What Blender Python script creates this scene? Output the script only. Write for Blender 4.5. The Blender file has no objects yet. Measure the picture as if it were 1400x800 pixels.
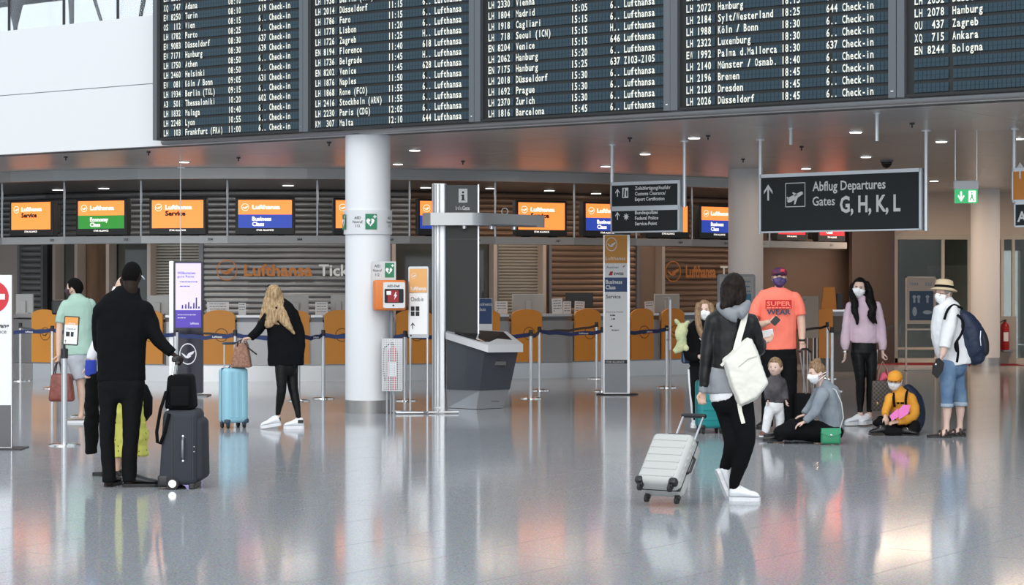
import bpy, bmesh, math, random
from mathutils import Vector, Matrix
random.seed(7)
SC = bpy.context.scene
COL = SC.collection

# ---------------------------------------------------------------- camera, sky, sun, exposure
FPX, HOR, EYE = 2800.0, 388.0, 1.68          # focal length in pixels of the 1400 px frame, horizon row, eye height
cd = bpy.data.cameras.new('camera'); cam = bpy.data.objects.new('camera', cd); COL.objects.link(cam)
cam.location = (0, 0, EYE); cam.rotation_euler = (math.pi/2, 0, 0)
cd.sensor_width = 36; cd.lens = FPX/1400*36; cd.shift_y = (HOR-400)/1400; cd.clip_end = 300
SC.camera = cam
W = bpy.data.worlds.new('sky'); SC.world = W; W.use_nodes = True
bg = W.node_tree.nodes['Background']; bg.inputs[0].default_value = (0.78, 0.88, .96, 1); bg.inputs[1].default_value = 1.0
sd = bpy.data.lights.new('sun', 'SUN'); sd.energy = 1.75; sd.angle = math.radians(70); sd.color = (1, .97, .93)
sun = bpy.data.objects.new('sun', sd); COL.objects.link(sun)
sun.rotation_euler = Vector((0.10, 0.83, -0.54)).to_track_quat('-Z', 'Y').to_euler()
SC.view_settings.view_transform = 'Standard'; SC.view_settings.look = 'None'
SC.view_settings.gamma = 1; SC.view_settings.use_curve_mapping = False
SC.view_settings.exposure = 0.17

# ---------------------------------------------------------------- helpers
def at(px, py, Y):
    return Vector(((px-700)*Y/FPX, Y, EYE+(HOR-py)*Y/FPX))
def ydepth(py): return EYE*FPX/(py-HOR)
I4 = Matrix.Identity(4)
def frame(x, y, z=0, yaw=0):
    return Matrix.Translation((x, y, z)) @ Matrix.Rotation(yaw, 4, 'Z')

MATS = {}
def mat(name, col, rough=.5, metal=0, emit=0, bump=None, var=None, trans=0, spec=.5, coat=0, stretch=(1, 1, 1), alpha=1):
    if name in MATS: return MATS[name]
    m = bpy.data.materials.new(name); m.use_nodes = True; nt = m.node_tree; b = nt.nodes['Principled BSDF']
    c = (*col, 1); b.inputs['Base Color'].default_value = c; b.inputs['Roughness'].default_value = rough
    b.inputs['Metallic'].default_value = metal; b.inputs['Specular IOR Level'].default_value = spec
    b.inputs['Coat Weight'].default_value = coat
    if trans: b.inputs['Transmission Weight'].default_value = trans
    if alpha < 1: b.inputs['Alpha'].default_value = alpha
    if emit:
        b.inputs['Emission Color'].default_value = c; b.inputs['Emission Strength'].default_value = emit
    if bump or var:
        tc = nt.nodes.new('ShaderNodeTexCoord'); mp = nt.nodes.new('ShaderNodeMapping')
        mp.inputs['Scale'].default_value = stretch
        nt.links.new(tc.outputs['Object'], mp.inputs[0])
    if bump:
        n = nt.nodes.new('ShaderNodeTexNoise'); n.inputs['Scale'].default_value = bump[0]; n.inputs['Detail'].default_value = 4
        bp = nt.nodes.new('ShaderNodeBump'); bp.inputs['Strength'].default_value = bump[1]; bp.inputs['Distance'].default_value = bump[2] if len(bump) > 2 else .01
        nt.links.new(mp.outputs[0], n.inputs[0]); nt.links.new(n.outputs[0], bp.inputs['Height']); nt.links.new(bp.outputs[0], b.inputs['Normal'])
    if var:
        n = nt.nodes.new('ShaderNodeTexNoise'); n.inputs['Scale'].default_value = var[0]; n.inputs['Detail'].default_value = 5
        r = nt.nodes.new('ShaderNodeValToRGB'); r.color_ramp.elements[0].position = .35; r.color_ramp.elements[1].position = .65
        r.color_ramp.elements[0].color = c; r.color_ramp.elements[1].color = (*var[1], 1)
        nt.links.new(mp.outputs[0], n.inputs[0]); nt.links.new(n.outputs[0], r.inputs[0]); nt.links.new(r.outputs[0], b.inputs['Base Color'])
    MATS[name] = m
    return m

class MB:
    def __init__(s): s.v = []; s.f = []
    def add(s, vs, fs, M=None):
        o = len(s.v)
        s.v += [(M @ Vector(v)) if M else Vector(v) for v in vs]
        s.f += [tuple(i+o for i in f) for f in fs]
        return s
    def box(s, x0, x1, y0, y1, z0, z1, M=None):
        vs = [(x, y, z) for z in (z0, z1) for x, y in ((x0, y0), (x1, y0), (x1, y1), (x0, y1))]
        return s.add(vs, [(3, 2, 1, 0), (4, 5, 6, 7), (0, 1, 5, 4), (1, 2, 6, 5), (2, 3, 7, 6), (3, 0, 4, 7)], M)
    def prism(s, poly, y0, y1, M=None):            # polygon (x,z) extruded along y
        n = len(poly)
        if sum(poly[i][0]*poly[(i+1) % n][1]-poly[(i+1) % n][0]*poly[i][1] for i in range(n)) < 0: poly = poly[::-1]
        vs = [(x, y0, z) for x, z in poly]+[(x, y1, z) for x, z in poly]
        fs = [tuple(range(n)), tuple(range(2*n-1, n-1, -1))]+[(i+n, (i+1) % n+n, (i+1) % n, i)[::1] for i in range(n)]
        return s.add(vs, fs, M)
    def plan(s, poly, z0, z1, M=None):              # polygon (x,y) extruded along z
        n = len(poly)
        if sum(poly[i][0]*poly[(i+1) % n][1]-poly[(i+1) % n][0]*poly[i][1] for i in range(n)) < 0: poly = poly[::-1]
        vs = [(x, y, z0) for x, y in poly]+[(x, y, z1) for x, y in poly]
        fs = [tuple(range(n-1, -1, -1)), tuple(range(n, 2*n))]+[(i, (i+1) % n, (i+1) % n+n, i+n) for i in range(n)]
        return s.add(vs, fs, M)
    def flat(s, poly, y=0, M=None): return s.add([(x, y, z) for x, z in poly], [tuple(range(len(poly)))], M)
    def tube(s, pts, r, n=10, M=None, caps=True):
        pts = [Vector(p) for p in pts]; rs = r if isinstance(r, (list, tuple)) else [r]*len(pts)
        o = len(s.v); u = None
        for i, p in enumerate(pts):
            t = (pts[min(i+1, len(pts)-1)]-pts[max(i-1, 0)]).normalized()
            if u is None: u = t.orthogonal().normalized()
            else:
                u = (u-t*u.dot(t)).normalized()
            w = t.cross(u)
            for k in range(n):
                a = 2*math.pi*k/n; q = p+(u*math.cos(a)+w*math.sin(a))*rs[i]
                s.v.append(M @ q if M else q)
        for i in range(len(pts)-1):
            for k in range(n):
                a = o+i*n+k; b = o+i*n+(k+1) % n
                s.f.append((a, b, b+n, a+n))
        if caps:
            s.f.append(tuple(o+k for k in range(n-1, -1, -1))); e = o+(len(pts)-1)*n; s.f.append(tuple(e+k for k in range(n)))
        return s
    def cyl(s, p0, p1, r, n=16, M=None): return s.tube([p0, p1], r, n, M)
    def lathe(s, prof, n=24, M=None):               # (r,z)
        o = len(s.v)
        for r, z in prof:
            for k in range(n):
                a = 2*math.pi*k/n; q = Vector((r*math.cos(a), r*math.sin(a), z)); s.v.append(M @ q if M else q)
        for i in range(len(prof)-1):
            for k in range(n):
                a = o+i*n+k; b = o+i*n+(k+1) % n; s.f.append((a, b, b+n, a+n))
        s.f.append(tuple(o+k for k in range(n-1, -1, -1))); e = o+(len(prof)-1)*n; s.f.append(tuple(e+k for k in range(n)))
        return s
    def rbox(s, x0, x1, y0, y1, z0, z1, r=.02, seg=3, M=None, taper=None):
        bm = bmesh.new(); bmesh.ops.create_cube(bm, size=1)
        for v in bm.verts:
            v.co = Vector(((x0+x1)/2+v.co.x*(x1-x0), (y0+y1)/2+v.co.y*(y1-y0), (z0+z1)/2+v.co.z*(z1-z0)))
        bmesh.ops.bevel(bm, geom=bm.edges[:], offset=r, segments=seg, affect='EDGES', profile=.5)
        if taper:
            for v in bm.verts: taper(v.co)
        bm.verts.index_update()
        s.add([v.co.copy() for v in bm.verts], [tuple(v.index for v in f.verts) for f in bm.faces], M); bm.free()
        return s
    def ell(s, c, rx, ry, rz, n=20, m=12, M=None):
        vs = []; fs = []
        for i in range(m+1):
            th = math.pi*i/m
            for k in range(n):
                a = 2*math.pi*k/n
                vs.append((c[0]+rx*math.sin(th)*math.cos(a), c[1]+ry*math.sin(th)*math.sin(a), c[2]-rz*math.cos(th)))
        for i in range(m):
            for k in range(n): fs.append((i*n+k, i*n+(k+1) % n, (i+1)*n+(k+1) % n, (i+1)*n+k))
        return s.add(vs, fs, M)
    def build(s, name, m, parent=None, smooth=False, kind=None, label=None):
        root = parent
        while root is not None and root.parent: root = root.parent
        off = root.location.copy() if root is not None else Vector()
        me = bpy.data.meshes.new(name); me.from_pydata([tuple(v-off) for v in s.v], [], s.f); me.materials.append(m)
        if smooth:
            me.polygons.foreach_set('use_smooth', [True]*len(me.polygons))
            if smooth == 'auto':
                try: me.set_sharp_from_angle(angle=math.radians(35))
                except Exception: pass
        me.validate(); me.update()
        o = bpy.data.objects.new(name, me); COL.objects.link(o); o.parent = parent
        if kind: o['kind'] = kind
        if label: o['label'] = label
        return o
def thing(name, label, cat, loc, group=None):
    o = bpy.data.objects.new(name, None); COL.objects.link(o); o.location = loc; o.empty_display_size = .1
    o['label'] = label; o['category'] = cat
    if group: o['group'] = group
    return o
def tag(o, label, cat, group=None):
    o['label'] = label; o['category'] = cat
    if group: o['group'] = group
    return o
def rrect(x0, x1, z0, z1, r, n=4):
    p = []
    for cx, cz, a0 in ((x1-r, z1-r, 0), (x0+r, z1-r, 90), (x0+r, z0+r, 180), (x1-r, z0+r, 270)):
        for k in range(n+1):
            a = math.radians(a0+90*k/n); p.append((cx+r*math.cos(a), cz+r*math.sin(a)))
    return p

# ---- lettering
_TX = {}
def _textmesh(s, bold):
    k = (s, bold)
    if k in _TX: return _TX[k]
    c = bpy.data.curves.new('t', 'FONT'); c.body = s; c.size = 1; c.resolution_u = 2; c.offset = bold
    o = bpy.data.objects.new('t', c); me = bpy.data.meshes.new_from_object(o)
    r = ([(v.co.x, v.co.y) for v in me.vertices], [tuple(p.vertices) for p in me.polygons])
    bpy.data.objects.remove(o); bpy.data.curves.remove(c); bpy.data.meshes.remove(me)
    _TX[k] = r; return r
_CAP = max(y for x, y in _textmesh('H', 0)[0])
def text(mb, s, x, z, h, M=None, align='l', ws=1, bold=0, mono=None, y=0, width=None):
    k = h/_CAP
    if mono:
        for i, ch in enumerate(s):
            if ch == ' ': continue
            vs, fs = _textmesh(ch, bold if ch not in 'WMm#' else 0); xs = [v[0] for v in vs]; w = max(xs)-min(xs); tw = mono*.80
            kx = min(tw/w, k*1.25) if ch not in 'il1.,:-()[]I' else k*.75
            if w*kx > tw: kx = tw/w
            cx = x+(i+.45)*mono; mx = (max(xs)+min(xs))/2
            mb.add([(cx+(a-mx)*kx, y, z+b*k) for a, b in vs], fs, M)
        return
    vs, fs = _textmesh(s, bold)
    if not vs: return
    xs = [v[0] for v in vs]; w = max(xs)-min(xs); kx = k*ws
    if width: kx = width/w
    x0 = x-min(xs)*kx
    if align == 'c': x0 -= w*kx/2
    if align == 'r': x0 -= w*kx
    mb.add([(x0+a*kx, y, z+b*k) for a, b in vs], fs, M)
def ring(mb, cx, cz, r, w, M=None, y=0, n=28, sx=1):
    vs = []; fs = []
    for k in range(n):
        a = 2*math.pi*k/n
        vs += [(cx+r*sx*math.cos(a), y, cz+r*math.sin(a)), (cx+(r-w)*sx*math.cos(a), y, cz+(r-w)*math.sin(a))]
    for k in range(n):
        j = (k+1) % n; fs.append((2*k, 2*j, 2*j+1, 2*k+1))
    mb.add(vs, fs, M)
def disc(mb, cx, cz, r, M=None, y=0, n=24, sx=1): mb.flat([(cx+r*sx*math.cos(2*math.pi*k/n), cz+r*math.sin(2*math.pi*k/n)) for k in range(n)], y, M)
def crane(mb, cx, cz, r, M=None, y=0, sx=1):     # round airline emblem: ring and flying bird
    ring(mb, cx, cz, r, r*.1, M, y, sx=sx)
    for P in ([(-.78, .12), (-.45, -.02), (-.18, -.22), (.1, -.12), (.0, -.42), (-.3, -.36), (-.55, -.16)],
              [(-.18, -.22), (.0, .02), (.3, .16), (.78, .3), (.62, .02), (.3, -.14), (.1, -.2)],
              [(.0, -.42), (.1, -.12), (.42, -.2), (.2, -.34)]):
        mb.flat([(cx+a*r*sx, cz+b*r) for a, b in P], y, M)
def arrow_up(mb, x, z, h, M=None, y=0):
    w = h*.32; t = h*.1
    mb.flat([(x-t/1.6, z), (x+t/1.6, z), (x+t/1.6, z+h*.75), (x-t/1.6, z+h*.75)], y, M)
    mb.flat([(x, z+h), (x-w, z+h*.58), (x-w, z+h*.40), (x, z+h*.78)], y, M)
    mb.flat([(x, z+h), (x, z+h*.78), (x+w, z+h*.40), (x+w, z+h*.58)], y, M)
def bars(mb, x0, x1, z, n, dz, h, M=None, y=0):   # print too small to read
    for i in range(n):
        a = x0; zz = z-i*dz
        while a < x1-.005:
            w = random.uniform(.012, .05); b = min(a+w, x1); mb.flat([(a, zz), (b, zz), (b, zz+h), (a, zz+h)], y, M); a = b+.008
            if i == n-1 and random.random() < .25: break

# ---- materials
m_steel = mat('brushed_steel', (.42, .42, .43), .38, .8, bump=(60, .05), stretch=(.2, .2, 6))
m_steel_l = mat('satin_aluminium', (.62, .63, .65), .3, .85)
m_chrome = mat('chrome', (.8, .8, .8), .12, 1)
m_dark = mat('dark_plastic', (.018, .018, .02), .4)
m_black = mat('black_gloss', (.008, .008, .010), .15)
m_char = mat('charcoal_panel', (.045, .052, .062), .35)
m_white = mat('white_paint', (.76, .77, .79), .45)
m_wallw = mat('white_panel', (.74, .75, .76), .4)
m_whitep = mat('white_print', (.9, .9, .9), .5)
m_orange = mat('orange_panel', (.86, .34, .045), .42)
m_grey = mat('grey_metal', (.22, .23, .25), .4, .5)
m_rubber = mat('rubber', (.02, .02, .02), .7)
m_ink = mat('black_print', (.02, .02, .02), .5)
m_scr_o = mat('screen_orange', (1, .26, .05), .3, emit=1.15)
m_scr_b = mat('screen_blue', (.02, .06, .42), .3, emit=.75)
m_scr_g = mat('screen_green', (.03, .26, .03), .3, emit=.8)
m_scr_r = mat('screen_red', (.9, .02, .03), .3, emit=.9)
m_scr_w = mat('screen_white', (1, .95, .9), .3, emit=1.1)
m_scr_k = mat('screen_dark', (.03, .01, .01), .3)
m_glass = mat('clear_glass', (.9, .95, .95), .03, 0, trans=1, alpha=.35)
m_navy = mat('belt_navy', (.015, .03, .12), .6)
m_beige = mat('beige_wall', (.62, .55, .49), .6)
m_brown = mat('brown_panel', (.13, .085, .065), .45, bump=(3, .03))

# ================================================================= SETTING
CEIL = 3.61
# departures plane: passes (0,24.8), runs right-and-nearer along E1
E1 = Vector((.8123, -.5832, 0)); E2 = Vector((.5832, .8123, 0)); O0 = Vector((0, 24.8, 0))
def s_of(px):
    k = (px-700)/FPX; return k*24.8/(E1.x-k*E1.y)
def pl(s, d, z=0): return O0+E1*s+E2*d+Vector((0, 0, z))
PLM = Matrix(((E1.x, E2.x, 0, 0), (E1.y, E2.y, 0, 24.8), (0, 0, 1, 0), (0, 0, 0, 1)))

# ---- floor
def floor_mat():
    m = bpy.data.materials.new('terrazzo'); m.use_nodes = True; nt = m.node_tree; N = nt.nodes; L = nt.links; b = N['Principled BSDF']
    g = N.new('ShaderNodeNewGeometry')
    v = N.new('ShaderNodeTexVoronoi'); v.inputs['Scale'].default_value = 95; L.new(g.outputs['Position'], v.inputs['Vector'])
    n = N.new('ShaderNodeTexNoise'); n.inputs['Scale'].default_value = 70; n.inputs['Detail'].default_value = 3; L.new(g.outputs['Position'], n.inputs['Vector'])
    n2 = N.new('ShaderNodeTexNoise'); n2.inputs['Scale'].default_value = .6; n2.inputs['Detail'].default_value = 3; L.new(g.outputs['Position'], n2.inputs['Vector'])
    r = N.new('ShaderNodeValToRGB'); r.color_ramp.elements[0].position = .3; r.color_ramp.elements[1].position = .7
    r.color_ramp.elements[0].color = (.34, .35, .375, 1); r.color_ramp.elements[1].color = (.58, .60, .63, 1)
    L.new(n.outputs[0], r.inputs[0])
    mx = N.new('ShaderNodeMixRGB'); mx.blend_type = 'MULTIPLY'; mx.inputs[0].default_value = .35
    L.new(r.outputs[0], mx.inputs[1]); L.new(v.outputs['Color'], mx.inputs[2])
    mr = N.new('ShaderNodeMapRange'); mr.inputs[3].default_value = .08; mr.inputs[4].default_value = .12
    L.new(n2.outputs[0], mr.inputs[0]); L.new(mr.outputs[0], b.inputs['Roughness'])
    L.new(mx.outputs[0], b.inputs['Base Color']); b.inputs['Specular IOR Level'].default_value = .2
    return m
m_floor = floor_mat()
SW, SD = 1.66, .83                                  # slab length and depth, laid along the departures wall
GS = Matrix(((E2.x, E1.x, 0, 0), (E2.y, E1.y, 0, 0), (0, 0, 1, 0), (0, 0, 0, 1)))
near = []; far = MB()
slab_me = MB().box(-SW/2+.003, SW/2-.003, -SD/2+.003, SD/2-.003, -.02, 0)
for i in range(-22, 45):
    for j in range(-52, 48):
        c = E2*(i*SW+SW/2+2)+E1*(j*SD+SD*.23+(0 if i % 2 else 0)); 
        if c.y < -12 or c.y > 56 or abs(c.x) > 30: continue
        px = 700+FPX*c.x/c.y if c.y > 3 else 9e9
        if 11 < c.y < 19.6 and -90 < px < 1490 and len(near) < 290: near.append(c)
        else:
            g = .0015
            far.add([c+E2*(sx*(SW/2-g))+E1*(sy*(SD/2-g)) for sx, sy in ((-1, -1), (-1, 1), (1, 1), (1, -1))], [(0, 1, 2, 3)])
far.box(-32, 32, -14, 58, -.2, -.021)
fl = far.build('floor', m_floor, kind='structure')
proto = None
for c in near:
    if proto is None:
        me = bpy.data.meshes.new('floor_slab')
        mm = Matrix.Rotation(math.atan2(E2.y, E2.x), 4, 'Z')
        me.from_pydata([tuple(mm @ v) for v in slab_me.v], [], slab_me.f); me.materials.append(m_floor); me.update(); proto = me
    o = bpy.data.objects.new('floor_slab', proto); COL.objects.link(o); o.location = c; o.parent = fl

# ---- ceiling of metal panels
m_ceil = mat('brushed_ceiling_metal', (.60, .605, .61), .33, .45, bump=(5, .10, .02), stretch=(.4, .4, 1))
cb = MB()
cb.plan([(p.x, p.y) for p in (pl(-24, .62), pl(22, .62), pl(22+24, 34), pl(-24+30, 52), pl(-40, 30))], CEIL+.03, CEIL+.35)
ce = cb.build('ceiling', mat('ceiling_void', (.1, .1, .1), .8), kind='structure')
pm = None; PWD, PDP = 2.87, 2.0
for i in range(-9, 11):
    for j in range(0, 16):
        c = pl(i*PWD+.9, .35+j*PDP+PDP/2)
        px = 700+FPX*c.x/c.y
        if -200 < px < 1650 and c.y < 47:
            if pm is None:
                b = MB().box(-PWD/2+.006, PWD/2-.006, -PDP/2+.006, PDP/2-.006, 0, .025)
                mm = Matrix.Rotation(math.atan2(E1.y, E1.x), 4, 'Z'); me = bpy.data.meshes.new('ceiling_panel')
                me.from_pydata([tuple(mm @ v) for v in b.v], [], b.f); me.materials.append(m_ceil); me.update(); pm = me
            o = bpy.data.objects.new('ceiling_panel', pm); COL.objects.link(o); o.location = c+Vector((0, 0, CEIL)); o.parent = ce
MB().tube([pl(s_of(209), .2, CEIL+.05), pl(20, .2, CEIL+.05)], .05, 16).build('trim_1', mat('fascia_metal', (.42, .42, .43), .35, .6), smooth=True, kind='structure')

# ---- white upper wall with one groove and the glazing above it
wu = MB(); wu.box(-24, 20, .26, .6, CEIL, 4.484, PLM); wu.box(-24, 20, .26, .6, 4.496, 5.45, PLM); wu.box(-24, 20, .3, .6, 4.48, 4.5, PLM)
wu = wu.build('wall_upper', m_wallw, kind='structure')
m_win = mat('window_glass', (.9, .96, 1), .02, trans=1, alpha=.06, spec=.2)
wi = MB().box(-24, 20, .47, .49, 5.47, 8.6, PLM).build('window_1', m_win, kind='structure')
b = MB()
for px in (-22, 53, 127, 206): b.box(s_of(px)-.009, s_of(px)+.009, .46, .5, 5.45, 8.6, PLM)
b.box(-24, 20, .42, .5, 5.45, 5.462, PLM); b.build('window_frame', m_dark, wi)
m_strut = mat('strut_metal', (.07, .08, .09), .5)
def at_pl(px, py, d):
    k = (px-700)/FPX; s_ = (k*(24.8+E2.y*d)-E2.x*d)/(E1.x-k*E1.y); p = pl(s_, d); p.z = EYE+(HOR-py)*p.y/FPX; return p, s_
for p0, p1, r0, r1 in (((21, -14), (21, 36), .22, .035), ((97, -14), (98, 29), .055, .035), ((125, -14), (137, 24), .03, .025), ((199, -14), (193, 18), .045, .03)):
    A_ = at_pl(*p0, 1.3)[0]; B_ = at_pl(*p1, 1.3)[0]; d_ = B_-A_
    MB().tube([A_-d_*1.5, A_, A_+d_*.45, B_, B_+d_*.3], [r0*1.3, r0, r1+(r0-r1)*.42, r1, r1*.9], 10).build('window_strut', m_strut, wi, smooth=True)
zq = at_pl(10, 6, 1.6)[0].z
MB().box(-30, at_pl(75, 0, 1.6)[1], 1.4, 1.8, zq, zq+.3, PLM).build('roof_beam', m_strut, wi)

# ---- the curved check-in bay: its front follows this curve
def A(X): return 34.1+(.045 if X > -4.7 else .075)*(X+4.7)**2
def dA(X): return 2*(.045 if X > -4.7 else .075)*(X+4.7)
def arc(px, off=0):
    Y = 36.0
    for _ in range(40):
        X = (px-700)*Y/FPX; Y = .5*Y+.5*(A(max(-12, min(X, 9.5)))+off)
    return Vector(((px-700)*Y/FPX, Y, 0)), math.atan(dA(X))
def apanel(mb, p0, p1, off, z0, z1, th=.03):
    a, _ = arc(p0, off); b, _ = arc(p1, off); d = (b-a).normalized(); n = Vector((-d.y, d.x, 0))*th
    mb.plan([(a.x, a.y), (b.x, b.y), (b.x+n.x, b.y+n.y), (a.x+n.x, a.y+n.y)], z0, z1)
m_fas = mat('fascia_band', (.36, .36, .36), .3, .6)
sf = MB(); edges = list(range(-160, 1190, 58))
for a_, b_ in zip(edges, edges[1:]): apanel(sf, a_, b_, 0, 3.43, CEIL-.002, .08)
sf.build('trim_2', m_fas, kind='structure')
sf = MB()
for a_, b_ in zip(edges, edges[1:]):
    q = [arc(a_, .05)[0], arc(b_, .05)[0], arc(b_, 5.2)[0], arc(a_, 5.2)[0]]; sf.plan([(p.x, p.y) for p in q], 3.45, 3.5)
sf.build('trim_3', mat('soffit_metal', (.30, .28, .27), .3, .7), kind='structure')

# back wall of the bay
m_slat = mat('shutter_slats', (.32, .32, .325), .4, .6); m_slat_warm = mat('shutter_slats_warm_lit', (.25, .17, .125), .45, .5)  # second material: the right-hand slats, with the warm lamplight put into their colour
m_slatl = mat('shutter_slats_light', (.42, .40, .36), .4, .6)
wb = MB(); ed2 = list(range(-160, 1100, 60))
for a_, b_ in zip(ed2, ed2[1:]): apanel(wb, a_, b_, 4.5, 0, 3.5, .15)
wbo = wb.build('wall_back', mat('dark_back_wall', (.055, .055, .058), .6), kind='structure')
def slats(p0, p1, off, z0, z1, pitch, name, m, parent=None):
    b = MB(); n = max(1, round((p1-p0)/70)); z = z0
    while z < z1-.01:
        for k in range(n):
            A0 = arc(p0+(p1-p0)*k/n, off)[0]; B0 = arc(p0+(p1-p0)*(k+1)/n, off)[0]
            d = (B0-A0).normalized(); nn = Vector((d.y, -d.x, 0)); t = .018
            q = lambda P, o, zz: P+nn*o+Vector((0, 0, zz))
            b.add([q(A0, 0, z), q(B0, 0, z), q(B0, t, z+pitch*.30), q(A0, t, z+pitch*.30), q(B0, t, z+pitch*.62), q(A0, t, z+pitch*.62), q(B0, 0, z+pitch*.9), q(A0, 0, z+pitch*.9)],
                  [(0, 1, 2, 3), (3, 2, 4, 5), (5, 4, 6, 7)])
        z += pitch
    o = b.build(name, m, parent, kind='stuff'); return o
slats(-150, 560, 4.45, 2.5, 3.42, .105, 'slatted_panelling', m_slat, wbo)
slats(560, 1040, 4.45, 2.5, 3.42, .105, 'slatted_panelling', m_slat_warm, wbo)
def shutter(p0, p1, z0, z1, pitch, m, label, off=4.2):
    c, yaw = arc((p0+p1)/2, off); t = thing('roller_shutter', label, 'shutter', (c.x, c.y, z0))
    slats(p0, p1, off, z0, z1, pitch, 'slats', m, t)
    for p in (p0, p1):
        q, yw = arc(p, off-.04); MB().box(-.03, .03, -.02, .1, z0, z1+.04, frame(q.x, q.y, 0, yw)).build('guide_rail', m_grey, t)
    return t
shutter(26, 58, 1.0, 2.5, .11, m_slat, 'narrow dark roller shutter at far left behind the first counter')
shutter(210, 274, 1.0, 2.5, .055, m_slatl, 'pale fine-slatted roller shutter behind the purple display totem')
sh1 = shutter(276, 532, 1.0, 2.5, .105, m_slat, 'wide grey roller shutter carrying the ticket lettering behind the blonde person')
shutter(679, 741, 1.0, 2.5, .06, m_slatl, 'pale fine-slatted roller shutter right of the information kiosk')
shutter(752, 872, 1.0, 2.5, .11, m_slat_warm, 'warm-light-tinted roller shutter behind the tall orange and white pylon')
sh2 = shutter(907, 1038, 1.0, 2.5, .11, m_slat_warm, 'warm-light-tinted roller shutter with orange ticket lettering beside the rear pillar')
# ticket lettering on the two shutters
m_lo = mat('letter_orange', (.62, .22, .04), .4); m_lw = mat('letter_silver', (.65, .65, .62), .35, .5)
def ticket(px0, px1, py0, py1, word2, par, px2):
    P, yaw = arc((px0+px1)/2, 4.10); s_ = P.y/FPX; M = frame(P.x, P.y, 0, yaw)
    z0 = EYE+(HOR-py1)*s_; z1 = EYE+(HOR-py0)*s_; h = z1-z0; w = (px1-px0)*s_/math.cos(yaw+math.atan(-P.x/P.y)*0)
    b = MB(); crane(b, -w/2-h*1.55, z0+h/2, h*.95, M, -.03); text(b, 'Lufthansa', -w/2, z0, h, M, width=w, bold=.03, y=-.03); b.build('lettering', m_lo, par)
    b = MB(); text(b, word2, w/2+.12, z0, h, M, bold=.02, y=-.03, ws=1.05); b.build('lettering', m_lw, par)
ticket(334, 427, 362, 377, 'Tickets', sh1, 0)
ticket(935, 979, 364, 379, 'Tickets', sh2, 0)
# mullions, glass bays and plain panels of the back wall
pn = 0
m_mull = mat('mullion_metal', (.55, .47, .42), .4, .4)
for px in (76, 106, 149, 205, 538, 676, 743, 905):
    P, yaw = arc(px, 4.0); MB().box(-.035, .035, -.05, .2, 0.8, 2.5, frame(P.x, P.y, 0, yaw)).build('mullion', m_mull, wbo)
m_dgl = mat('dark_glass', (.05, .055, .05), .06, coat=.5)
m_wood = mat('brown_veneer', (.17, .10, .06), .35, var=(2, (.10, .06, .04)), stretch=(3, 3, .4))
for p0, p1, m in ((78, 104, m_dgl), (108, 147, m_wood), (151, 203, m_dgl), (541, 600, m_dgl), (650, 674, m_dgl)):
    b = MB(); apanel(b, p0, p1, 4.25, .8, 2.5, .02); b.build('bay_panel', m, wbo)
b = MB(); apanel(b, -60, 28, 4.2, .8, 2.45, .03); b.build('bay_panel', m_beige, wbo)
b = MB(); apanel(b, 872, 906, 4.2, .8, 2.5, .03); b.build('bay_panel', mat('warm_lit_panel', (.26, .19, .15), .5), wbo)  # brown here is warm light painted into the panel colour
b = MB(); apanel(b, 745, 753, 4.2, .8, 2.5, .03); b.build('bay_panel', m_brown, wbo)

# brown recess wall right of the pillar, glazed wall at right
def vwall(p0, Y0, p1, Y1, z0, z1, th, name, m, parent=None, kind='structure'):
    a = Vector(((p0-700)*Y0/FPX, Y0, 0)); b_ = Vector(((p1-700)*Y1/FPX, Y1, 0)); d = (b_-a).normalized(); n = Vector((-d.y, d.x, 0))*th
    return MB().plan([(a.x, a.y), (b_.x, b_.y), (b_.x+n.x, b_.y+n.y), (a.x+n.x, a.y+n.y)], z0, z1).build(name, m, parent, kind=kind)
vwall(1036, 42.5, 1223, 43.2, 0, CEIL, .2, 'wall_recess', m_brown)
vwall(1165, 42.3, 1223, 42.9, 0, 2.95, .1, 'wall_recess', mat('dark_brown_panel', (.085, .06, .05), .4))
wr = vwall(1223, 43.5, 1700, 43.5, 2.66, CEIL+.02, .3, 'wall_right', m_beige)
m_gl2 = mat('tinted_glass', (.45, .5, .42), .04, trans=1, alpha=.55)
w2 = MB(); M = frame(0, 43.5)
X_ = lambda px, Y=43.5: (px-700)*Y/FPX
w2.box(X_(1223), X_(1700), .0, .02, .1, 2.66, M); w2 = w2.build('window_2', m_gl2, kind='structure')
b = MB()
for px in (1225, 1289, 1325, 1370, 1385, 1430, 1500): b.box(X_(px)-.03, X_(px)+.03, -.04, .05, 0, 2.66, M)
b.box(X_(1223), X_(1700), -.05, .06, 2.62, 2.72, M); b.box(X_(1223), X_(1700), -.04, .05, 0, .1, M)
b.box(X_(1223), X_(1289), -.06, .04, .28, .33, M)
b.build('window_frame', mat('pale_frame', (.55, .52, .46), .4), w2)
vwall(1215, 48, 1372, 48.5, 0, CEIL, .1, 'wall_inner', mat('olive_room', (.30, .30, .22), .6))
vwall(1289, 46.5, 1325, 46.5, 0.4, 2.1, .1, 'wall_inner', mat('pale_room', (.5, .5, .45), .6))
vwall(-520, 40, -170, 36, 0, CEIL, .2, 'wall_left', m_beige)
vwall(-1400, 30, -520, 40, 0, CEIL, .2, 'wall_left', m_beige)
MB().box(9, 13.35, 57, 57.3, 0, 6).box(14.15, 34, 57, 57.3, 0, 6).box(13.35, 14.15, 57, 57.3, 2.6, 6).build('wall_far', m_beige, kind='structure')
MB().plan([(5.6, 42.9), (10.5, 42.0), (10.5, 43.3), (5.6, 43.4)], 0, .012).build('carpet', mat('red_carpet', (.25, .02, .03), .9), kind='structure')
tag(bpy.data.objects['carpet'], 'strip of red carpet at the foot of the brown recess wall', 'carpet')

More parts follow.
